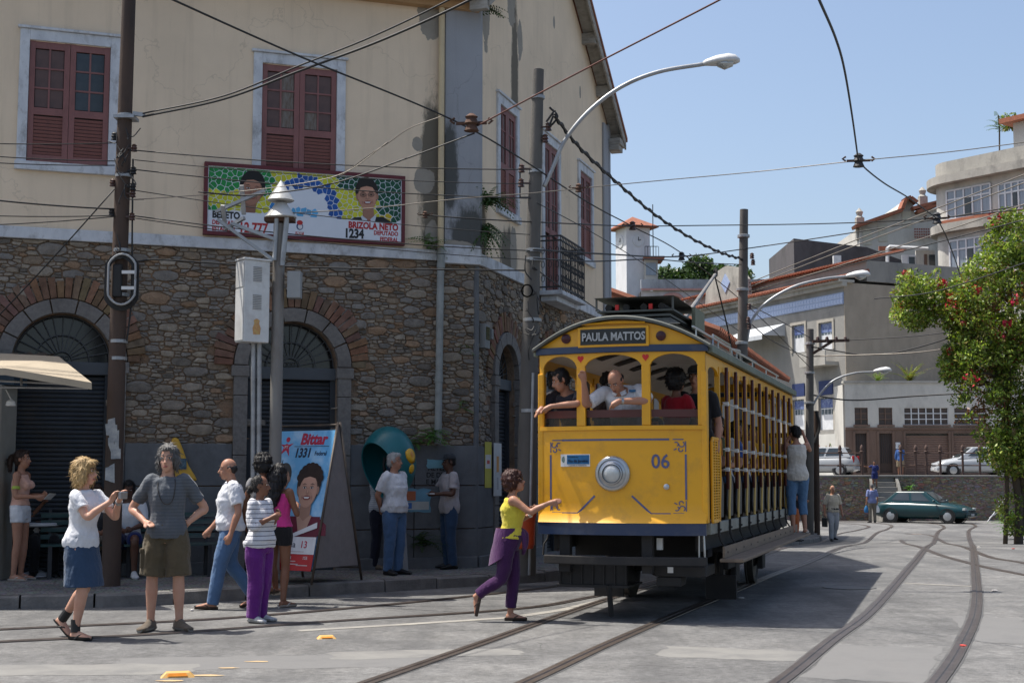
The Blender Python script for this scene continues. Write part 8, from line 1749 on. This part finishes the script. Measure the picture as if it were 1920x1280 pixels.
car('silver hatchback on the upper street facing left, partly behind the tree', (at(1826, 893, 67.5).x, 67.5, TZ), R(176), (.36, .38, .40), 'hatch'); car('silver hatchback on the upper street with its red tail light showing', (at(1534, 893, 67.5).x, 67.5, TZ), R(155), (.34, .355, .365), 'hatch')
q = at(1715, 925, 60.9)
# folding chair, people on the terrace
fc = gnd(1838, 974); FC = thing('folding_chair', 'white folding chair leaning on the retaining wall', 'chair', (fc.x, 62.6, -.5), R(-20)); m = MB()
for s in (-.2, .2): m.tube([(-.45, s, 0), (.35, s, 1.05)], .025, 6)
m.build('chair_leg', FRAMEW, FC); m = MB(); m.box(.2, .5, -.2, .2, 0, .03, None, Matrix.Translation((-.08, 0, .72)) @ Matrix.Rotation(R(-52), 4, 'Y')); m.build('backrest', FRAMEW, FC); m = MB(); m.box(-.45, .0, -.2, .2, -.02, .02, None, Matrix.Translation((-.0, 0, .42)) @ Matrix.Rotation(R(-35), 4, 'Y')); m.build('seat', FRAMEW, FC)
person('child in dark blue football kit on the stone steps', (at(1640, 893, 63.4).x, 63.4, .98), R(-10), 1.25, {'ela': (-.35, 0, 1.3), 'wra': (-.55, -.05, 1.35)}, 'brown', ('short', 'black'), dict(m=cloth('royal_blue', (.02, .03, .12)), sleeve=.9, hem=.3, loose=.03), dict(kind='shorts', m=cloth('royal_blue', (.02, .03, .12)), len=.8, loose=.03), ('shoe', SHOEB), voxel=.018, face=False)
person('person in blue shirt standing at the garage house door', (at(1692, 893, 72).x, 72.3, TZ), R(165), 1.68, {'ela': (-.2, -.15, 1.2), 'wra': (-.1, -.2, 1.4)}, 'brown', ('short', 'black'), dict(m=cloth('mid_blue', (.04, .10, .28)), sleeve=1.8, hem=.3, loose=.03), dict(kind='shorts', m=cloth('khaki_twill', (.22, .17, .11)), len=.95, loose=.03), ('shoe', SHOEB), voxel=.018, face=False)
# ================================================================ trees and plants
def leaf_mat():
 m, nt, b = nodes('leaf_blades'); a = nt.nodes.new('ShaderNodeAttribute'); a.attribute_name = 'Col'
 nt.links.new(a.outputs['Color'], b.inputs['Base Color']); b.inputs['Roughness'].default_value = .45; b.inputs['Specular IOR Level'].default_value = .35
 tr = nt.nodes.new('ShaderNodeBsdfTranslucent'); nt.links.new(mix(nt, .5, a.outputs['Color'], (.6, .7, .1), 'OVERLAY'), tr.inputs[0]); ms = nt.nodes.new('ShaderNodeMixShader'); ms.inputs[0].default_value = .3
 nt.links.new(b.outputs[0], ms.inputs[1]); nt.links.new(tr.outputs[0], ms.inputs[2]); nt.links.new(ms.outputs[0], nt.nodes['Material Output'].inputs[0]); MATS['leaf'] = m; return m
LEAF = leaf_mat(); BARK = mat('bark', (.07, .055, .042), (.11, .09, .07), 8, .95, bmp=.6, bscale=25, stretch=(1, 1, .25), bdist=.03)
def leafcloud(name, clumps, size, cols, seed, parent, droop=.2, shell=.55, asp=.5):
 rs = np.random.RandomState(seed); V = []; C = []; n = 0
 for (c, r, k) in clumps:
  rr = np.array(r if isinstance(r, (tuple, list)) else (r, r, r)); d = rs.normal(size=(k, 3)); d /= np.linalg.norm(d, axis=1)[:, None]
  p = np.array(c) + d * rr * (shell + (1 - shell) * rs.rand(k, 1)) ; ax = rs.normal(size=(k, 3)) + d * .8; ax[:, 2] -= droop; ax /= np.linalg.norm(ax, axis=1)[:, None]
  sd = np.cross(ax, rs.normal(size=(k, 3)) + d * 1.2); sd /= np.linalg.norm(sd, axis=1)[:, None] + 1e-9; s = size * rs.uniform(.6, 1.35, (k, 1)); nrm = np.cross(ax, sd)
  q = np.stack([p - ax * s * .5, p + sd * s * asp * .5 + nrm * s * .08, p + ax * s * .5 - nrm * s * .1, p - sd * s * asp * .5 + nrm * s * .08], 1); V.append(q.reshape(-1, 3))
  ci = np.array(cols)[rs.randint(0, len(cols), k)] * rs.uniform(.7, 1.3, (k, 1)) * (rs.uniform(.75, 1.2)); C.append(np.repeat(ci, 4, 0)); n += k
 V = np.concatenate(V); C = np.concatenate(C); me = bpy.data.meshes.new(name); me.vertices.add(n * 4); me.vertices.foreach_set('co', V.ravel()); me.loops.add(n * 4); me.loops.foreach_set('vertex_index', np.arange(n * 4)); me.polygons.add(n); me.polygons.foreach_set('loop_start', np.arange(n) * 4); me.polygons.foreach_set('loop_total', np.full(n, 4)); me.update(); me.validate()
 at_ = me.attributes.new('Col', 'FLOAT_COLOR', 'POINT'); at_.data.foreach_set('color', np.concatenate([np.clip(C, 0, 1), np.ones((n * 4, 1))], 1).ravel()); me.materials.append(LEAF)
 return link(name, me, parent)
GR_ = [(.17, .25, .032), (.23, .32, .04), (.10, .165, .025), (.30, .37, .06), (.07, .115, .022), (.22, .19, .05)]
tb_ = Vector((at(1905, 893, 39).x, 39, gz(39))); TREE = thing('flowering_tree', 'leafy bougainvillea tree with red blossom at the right edge', 'tree', tb_)
def tt(px, py, dy=0): return rel(at(px, py, 39 + dy), tb_)
m = MB(); limb(m, [(0, 0, -.1), (.05, 0, 1.2), tt(1893, 830), tt(1885, 720), tt(1900, 600)], [.13, .11, .1, .09, .07], 10, 5); limb(m, [(.35, .1, -.1), tt(1915, 880), tt(1922, 760), tt(1935, 640)], [.09, .08, .07, .06], 8, 4); limb(m, [(-.3, .2, -.1), tt(1888, 900), tt(1880, 800), tt(1896, 700)], [.07, .06, .06, .05], 8, 4)
for x, y, dy in ((1800, 600, -.8), (1740, 560, .3), (1830, 520, .6), (1900, 460, 0), (1960, 520, .8), (1840, 700, -1), (1790, 720, .2)): limb(m, [tt(1888, 740), tt((1888 + x) / 2, (740 + y) / 2 - 15, dy / 2), tt(x, y, dy)], [.1, .06, .02], 7, 4)
m.build('trunk', BARK, TREE, smooth=True)
rt_ = random.Random(12); cl = []; fl = []
def inside(x, y):
 if x > 1850: return 400 < y < 880
 if x > 1770: return 470 + (1850 - x) * .9 < y < 790 - (1850 - x) * 1.0 or (650 < y < 740 + (x - 1790) * 1.5 and x > 1790)
 return 515 < y < 620 - (1770 - x) * .15 and x > 1685
for _ in range(3600):
 x, y = rt_.uniform(1680, 2060), rt_.uniform(390, 960)
 if x < 1925 and not inside(x, y): continue
 if x >= 1925 and not (400 < y < 880): continue
 if y > 860 and x < 1868: continue
 dy = rt_.uniform(-1.6, 1.6) * (1 if x > 1790 else .5); p = tt(x, y, dy); n_ = noise.noise(p * .55 + Vector((3, 1, 7)))
 if n_ < -.02: continue
 cl.append((p, (rt_.uniform(.18, .36), rt_.uniform(.2, .4), rt_.uniform(.14, .28)), 44))
 if rt_.random() < .14 and noise.noise(p * .8 + Vector((9, 2, 4))) > .0: fl.append((p + Vector((0, -.25, .1)), rt_.uniform(.10, .24), 20))
cl = cl[:1250] + [(tt(rt_.uniform(1862, 1975), rt_.uniform(640, 880), rt_.uniform(-1.8, -.2)), (.3, .35, .24), 40) for _ in range(150)]
leafcloud('crown', cl, .115, GR_, 1, TREE); cl2 = [(tt(rt_.uniform(1872, 1925), rt_.uniform(850, 1000), rt_.uniform(-.5, .3)), (.16, .16, .14), 22) for _ in range(55)]; leafcloud('vine_leaves', cl2, .1, GR_, 6, TREE); leafcloud('blossom', fl, .10, [(.45, .015, .05), (.55, .03, .07), (.35, .01, .04), (.30, .05, .03)], 2, TREE, asp=.8)
dr = [(tt(x, y, rt_.uniform(-1, 1)), (.25, .25, .18), 30) for x, y in ((rt_.uniform(1800, 1910), rt_.uniform(520, 800)) for _ in range(130))]; leafcloud('dry_leaves', dr, .11, [(.16, .09, .03), (.2, .06, .03), (.12, .1, .03)], 3, TREE)
# far wood behind the pink house
FT_ = thing('hill_tree', 'dark green tree crown behind the pink house', 'tree', (at(1320, 893, 124).x, 124, 12)); m = MB(); m.tube([(0, 0, -1), (0, 0, 5)], [.4, .2], 8); m.build('trunk', BARK, FT_); cl = []
for _ in range(150):
 x = rt_.uniform(1238, 1400); y0 = 492 + abs(x - 1318) * .28 + 8 * math.sin(x * .09); y = rt_.uniform(y0, 545); cl.append((rel(at(x, y, 124 + rt_.uniform(-2, 2)), FT_.location), (.9, .9, .6), 60))
leafcloud('crown', cl, .42, [(.03, .06, .018), (.045, .085, .02), (.06, .10, .03), (.02, .045, .015)], 5, FT_)
# fronds
def frond(mb, p, d, ln, w, col, n=9):
 d = Vector(d).normalized(); sd = d.cross(Vector((0, 0, 1)));  sd = sd.normalized() if sd.length > .01 else Vector((1, 0, 0)); q = Vector(p); v = d.copy()
 for k in range(n):
  st = ln / n; q2 = q + v * st; ww = w * (1 - k / n * .8)
  for s in (-1, 1): mb.add([q, q + v * st * .55, q + v * st * .9 + sd * (s * ww) + Vector((0, 0, -.3 * ww)), q + v * st * .35 + sd * (s * ww * .8) + Vector((0, 0, -.25 * ww))], [(0, 1, 2, 3)], tuple(c * random.uniform(.75, 1.25) for c in col))
  q = q2; v = (v + Vector((0, 0, -.9 * st / max(ln, .01)))).normalized()
random.seed(3)
def fern(label, wp, n, ln, w, out, col=(.07, .14, .03), cat='plant', name='fern', up=.5):
 t = thing(name, label, cat, wp); m = MB(); rr = random.Random(hash_(label))
 for k in range(n): a = rr.uniform(0, 2 * math.pi); d = Vector((math.cos(a), math.sin(a), 0)) * .8 + Vector(out) * .9 + Vector((0, 0, rr.uniform(-.2, 1) * up)); frond(m, Vector((rr.uniform(-.06, .06), rr.uniform(-.06, .06), rr.uniform(-.08, .08))), d, ln * rr.uniform(.6, 1.2), w, col)
 o = m.build('fronds', LEAF, t, fix=False); o['kind'] = 'stuff'; return t
def onw(f, x, z, y=-.1): return Vector((CX, CY, 0)) + Matrix.Rotation(ROT[f], 3, 'Z') @ Vector((x, y, z))
nA = Vector((math.sin(RA), -math.cos(RA), 0)); nB = Vector((math.sin(RB), -math.cos(RB), 0))
fern('large fern hanging from the corner pilaster', onw('B', .25, 5.75), 64, .5, .045, nB * .7, (.045, .10, .025)); fern('fern trailing below the large one at the pilaster foot', onw('B', .12, 5.3), 46, .5, .042, nB * .5 + Vector((0, 0, -.5)), (.05, .10, .03), up=.1)
fern('weedy plant on the string course beside the drain pipe', onw('A', -.78, 5.0), 20, .36, .05, nA * .5, (.07, .15, .03)); fern('small fern on the eave end of the pilaster', onw('B', .1, 8.75), 14, .4, .06, nB * .5, (.05, .09, .03), up=.2)
fern('bushy weed at the foot of the drain pipe', onw('A', -.72, 2.1), 26, .34, .05, nA * .6, (.08, .19, .03)); fern('weed tuft left of the drain pipe foot', onw('A', -.95, 2.02), 14, .28, .045, nA * .6, (.08, .18, .03))
fern('grass tuft high in the stone wall near the pipe', onw('A', -.25, 2.55), 12, .2, .035, nA * .7, (.07, .14, .03)); fern('weed growing in the stone joints near the corner', onw('A', -.2, 3.4), 10, .18, .03, nA * .7, (.06, .11, .03)); fern('shrubby weed at the wall base behind the white-haired man', onw('A', -.9, .55), 24, .42, .05, nA * .5, (.04, .08, .02), up=1)
fern('palm-like plant on the garage house roof', at(1706, 712, 73.6), 26, 1.3, .13, (0, -.2, .9), (.17, .19, .04), up=1.2); fern('spiky agave on the garage house parapet', at(1646, 716, 73.4), 22, .75, .09, (0, -.2, .7), (.16, .22, .05), up=1)
fern('low green shrub at the foot of the flowering tree', gnd(1900, 1010) + Vector((.2, 0, .3)), 60, 1.0, .13, (-.2, -.3, .6), (.07, .16, .03), up=1); fern('small weed sprouting from the retaining wall', at(1705, 915, 63.9), 16, .5, .08, (0, -.6, .3), (.10, .22, .04))
PT_ = thing('rooftop_palm', 'thin palm growing on the apartment block roof', 'tree', at(1874, 282, 88)); m = MB(); m.tube([(0, 0, 0), (.05, 0, 1.5), (0, 0, 2.3)], .05, 6); m.build('trunk', BARK, PT_); m = MB(); rr = random.Random(4)
for k in range(26): a = k * 2.4; frond(m, (rr.uniform(-.2, .2) + (.5 if k % 3 == 0 else 0), 0, 1.2 + rr.uniform(0, 1.2)), (math.cos(a), math.sin(a), .5), .85, .16, (.07, .12, .03))
o = m.build('fronds', LEAF, PT_, fix=False); o['kind'] = 'stuff'
PT2 = thing('rooftop_shrub', 'leafy shrub on the apartment block roof at the picture edge', 'plant', at(1908, 275, 87)); m = MB(); m.tube([(0, 0, 0), (0, 0, 1.4)], .05, 6); m.build('trunk', BARK, PT2); leafcloud('crown', [((rr.uniform(-.8, .8), 0, 1.6 + rr.uniform(-.6, .6)), .35, 40) for _ in range(12)], .25, GR_, 9, PT2)
# ================================================================ overhead wires
def wire(label, pts, r=.008, m=None, k=8, twist=False):
 P = [at(*p) for p in pts]; P = catmull(P, k) if len(P) > 2 else [P[0].lerp(P[1], t / 10) - Vector((0, 0, 4 * t / 10 * (1 - t / 10) * .012 * (P[1] - P[0]).length)) for t in range(11)]
 mb = MB(); mb.tube(P, r, 5)
 if twist: mb.tube([p + Vector((0, .6 * r * math.sin(i * .9), 1.6 * r * math.cos(i * .9))) for i, p in enumerate(catmull(P, 3))], r * .8, 5)
 return tag(mb.build('overhead_wire', m or WIREM, smooth=True), label, 'wire', 'overhead wires')
GREYW = mat('bare_wire', (.22, .20, .17), (.15, .13, .11), 5, .5, .4); RUSTW = mat('rusty_wire', (.13, .05, .035), (.08, .035, .03), 5, .7, .2)
DL, DC, DK, D1, D2 = 17.3, 17.75, 18.9, 32.9, 44.9
wire('upper of two thick cables rising from the dark pole to the top edge', [(268, 213, DL), (420, 180, 16.6), (560, 124, 16), (700, 68, 15.4), (850, -4, 14.8), (960, -70, 14.4)], .011); wire('lower of two thick cables rising from the dark pole to the top edge', [(268, 219, DL), (420, 186, 16.6), (560, 134, 16), (720, 74, 15.4), (890, -4, 14.8), (1000, -70, 14.4)], .015)
wire('long diagonal wire from the top left edge down to the far right poles', [(280, -22, 12), (325, 0, 12.2), (560, 105, 14), (885, 243, 17), (1100, 378, 21), (1185, 424, 24), (1290, 483, 28), (1420, 590, 38), (1520, 690, 44.8)], .011)
wire('rusty span wire from the hanging insulator to the top right', [(895, 236, 16.5), (960, 202, 16), (1120, 118, 15), (1350, 0, 13), (1420, -40, 12.5)], .010, RUSTW); wire('frayed wire looping from the banner to the hanging insulator', [(640, 330, DL), (690, 292, 17), (728, 268, 16.9), (770, 240, 16.7), (832, 217, 16.5)], .006, GREYW)
wire('sagging dark wire in front of the banner up to the insulator', [(372, 360, 17), (470, 366, 17), (620, 345, 17), (760, 298, 16.8), (890, 250, 16.5)], .010); wire('pale wire from the dark pole rising over the banner', [(262, 374, DL), (420, 362, 17), (560, 345, 17), (650, 322, 17), (728, 266, 16.9)], .006, GREYW)
for i, (ya, yb, nm) in enumerate(((282, 318, 'topmost thin'), (300, 345, 'second thin'), (318, 372, 'third thin'), (357, 440, 'fourth thin'), (405, 470, 'fifth thin'), (409, 487, 'lowest thin'))): wire(nm + ' wire between the dark pole and the concrete pole', [(252, ya, DL), (1002 - (yb - 131) * .026, yb, DK)], .006 if i % 2 else .008)
wire('long pale span wire from the cone pole across to the right edge', [(545, 400, DC), (700, 390, 18), (860, 373, 18.2), (1000, 362, 18.6), (1130, 349, 19), (1245, 338, 20), (1420, 322, 20), (1605, 302, 19), (1780, 285, 19), (1960, 262, 19)], .007, GREYW); wire('span wire past the pilaster across the sky to the curved block', [(793, 403, 18.6), (900, 411, 18.8), (1080, 420, 20), (1187, 424, 24), (1300, 423, 25), (1560, 419, 25), (1757, 409, 25), (1960, 388, 25)], .010)
wire('beaded wire from the concrete pole to the far lamp pole and beyond', [(1000, 468, DK), (1130, 476, 21), (1275, 481, 27), (1400, 466, D1), (1600, 436, 30), (1960, 378, 26)], .013); wire('second beaded wire just below the first', [(1000, 484, DK), (1110, 490, 21), (1220, 486, 25), (1300, 492, 29), (1390, 496, D1)], .011)
wire('thick twisted cable from the concrete pole down to the far lamp pole', [(1040, 218, DK), (1090, 280, 20.5), (1160, 345, 23), (1225, 400, 26), (1290, 443, 28.5), (1350, 473, 31), (1392, 486, D1)], .022, None, 8, True)
wire('trolley wire falling from the top edge to the first clamp', [(1520, -40, 10), (1536, 0, 10.5), (1566, 70, 12), (1583, 130, 13.5), (1598, 220, 16), (1609, 300, 19)], .012); wire('trolley wire between the two clamps in the sky', [(1609, 300, 19), (1625, 318, 19.6), (1660, 345, 21), (1705, 372, 23), (1757, 410, 25)], .012); wire('trolley wire from the lower clamp down behind the flowers', [(1757, 410, 25), (1775, 445, 27), (1792, 490, 30), (1800, 515, 33)], .012)
for i, (x, y, nm) in enumerate(((1960, 402, 'highest'), (1960, 312, 'second'), (1960, 328, 'third'), (1960, 370, 'lowest'))): wire(nm + ' of the pale feeder wires running right from the far lamp pole', [(1405, (545, 530, 538, 548)[i], D1), (1600, ((545 + 402) // 2 + 22, 452, 462, 490)[i], 30), (x, y, 25)], .012, GREYW if i else None)
for i, (ya, yb, nm) in enumerate(((268, 265, 'highest'), (302, 284, 'second'), (310, 298, 'third'), (392, 362, 'fourth'), (404, 400, 'fifth'), (406, 424, 'lowest'))): wire(nm + ' wire leaving the dark pole to the left edge', [(215, ya, DL), (-120, yb, 16.5)], .007 if i != 3 else .011)
wire('guy wire slanting down left from the dark pole', [(214, 355, DL), (-40, 630, 17.8)], .009); wire('low black cable from the coil past the cabinet to the concrete pole', [(258, 490, DL), (300, 487, 17.5), (450, 496, 18), (660, 503, 18.4), (985, 507, DK)], .011)
wire('drooping service cable between the concrete pole and the balcony', [(1000, 500, DK), (1040, 530, 21), (1090, 560, 24), (1150, 600, 27)], .010); wire('thin wire from the concrete pole past the balcony to the far pole', [(1006, 380, DK), (1100, 430, 22), (1200, 490, 26), (1300, 560, 30), (1385, 620, D1)], .007)
wire('dark cable from the far lamp pole over the garage house', [(1520, 650, D2), (1640, 665, 44), (1760, 640, 42), (1850, 600, 40)], .022); wire('lower cable from the far lamp pole over the garage house', [(1520, 740, D2), (1600, 750, 46), (1720, 742, 46), (1850, 735, 44)], .026); wire('pale cable from the crossarm rising to the flowering tree', [(1525, 668, D2), (1700, 662, 43), (1800, 650, 41), (1880, 640, 40)], .02, GREYW); wire('crossarm wire rising right in front of the beige wall', [(1590, 638, D2), (1760, 625, 42), (1900, 590, 38)], .016); wire('wire in front of the flowers at the right edge', [(1640, 560, 34), (1760, 545, 32), (1960, 480, 28)], .014)
wire('cable joining the two far lamp poles', [(1400, 600, D1), (1450, 640, 38), (1515, 670, D2)], .014); wire('second cable joining the two far lamp poles', [(1402, 570, D1), (1460, 600, 38), (1517, 632, D2)], .012)
def clampw(label, px, py, D, s=1.0, m=None):
 p = at(px, py, D); t = thing('wire_clamp', label, 'clamp', p, 0, 'wire clamps and insulators'); mb = MB(); insul(mb, Vector((0, 0, 0)), 1.2 * s); mb.build('insulator', m or CERAM, t, smooth=40); mb = MB(); mb.bar((-.11 * s, 0, 0), (.11 * s, 0, .01), .02 * s); mb.tube([(-.12 * s, 0, 0), (-.15 * s, 0, .02 * s), (-.12 * s, 0, .04 * s)], .01 * s, 5); mb.tube([(.12 * s, 0, 0), (.15 * s, 0, .02 * s), (.12 * s, 0, .04 * s)], .01 * s, 5); mb.build('clamp_arm', RUSTY, t)
clampw('rusty double-armed hanging insulator before the pilaster', 884, 232, 16.5, 1.7, RUSTY); clampw('dark clamp where the diagonal wire meets the span near the tower', 1186, 424, 24, 1.2); clampw('upper clamp on the trolley wire against the sky', 1610, 302, 19, 1.5, IRON); clampw('lower clamp on the trolley wire beside the curved block', 1757, 410, 25, 1.6, IRON); clampw('clamp on the beaded wires beside the clock tower', 1278, 481, 27.5, 1.3, IRON); clampw('brown insulator on the pale span before the gable windows', 1085, 353, 18.8, .9, RUSTY); clampw('pinkish strain insulator on the wire beside the banner', 797, 403, 18.6, .7, RUSTY)
mb = MB();
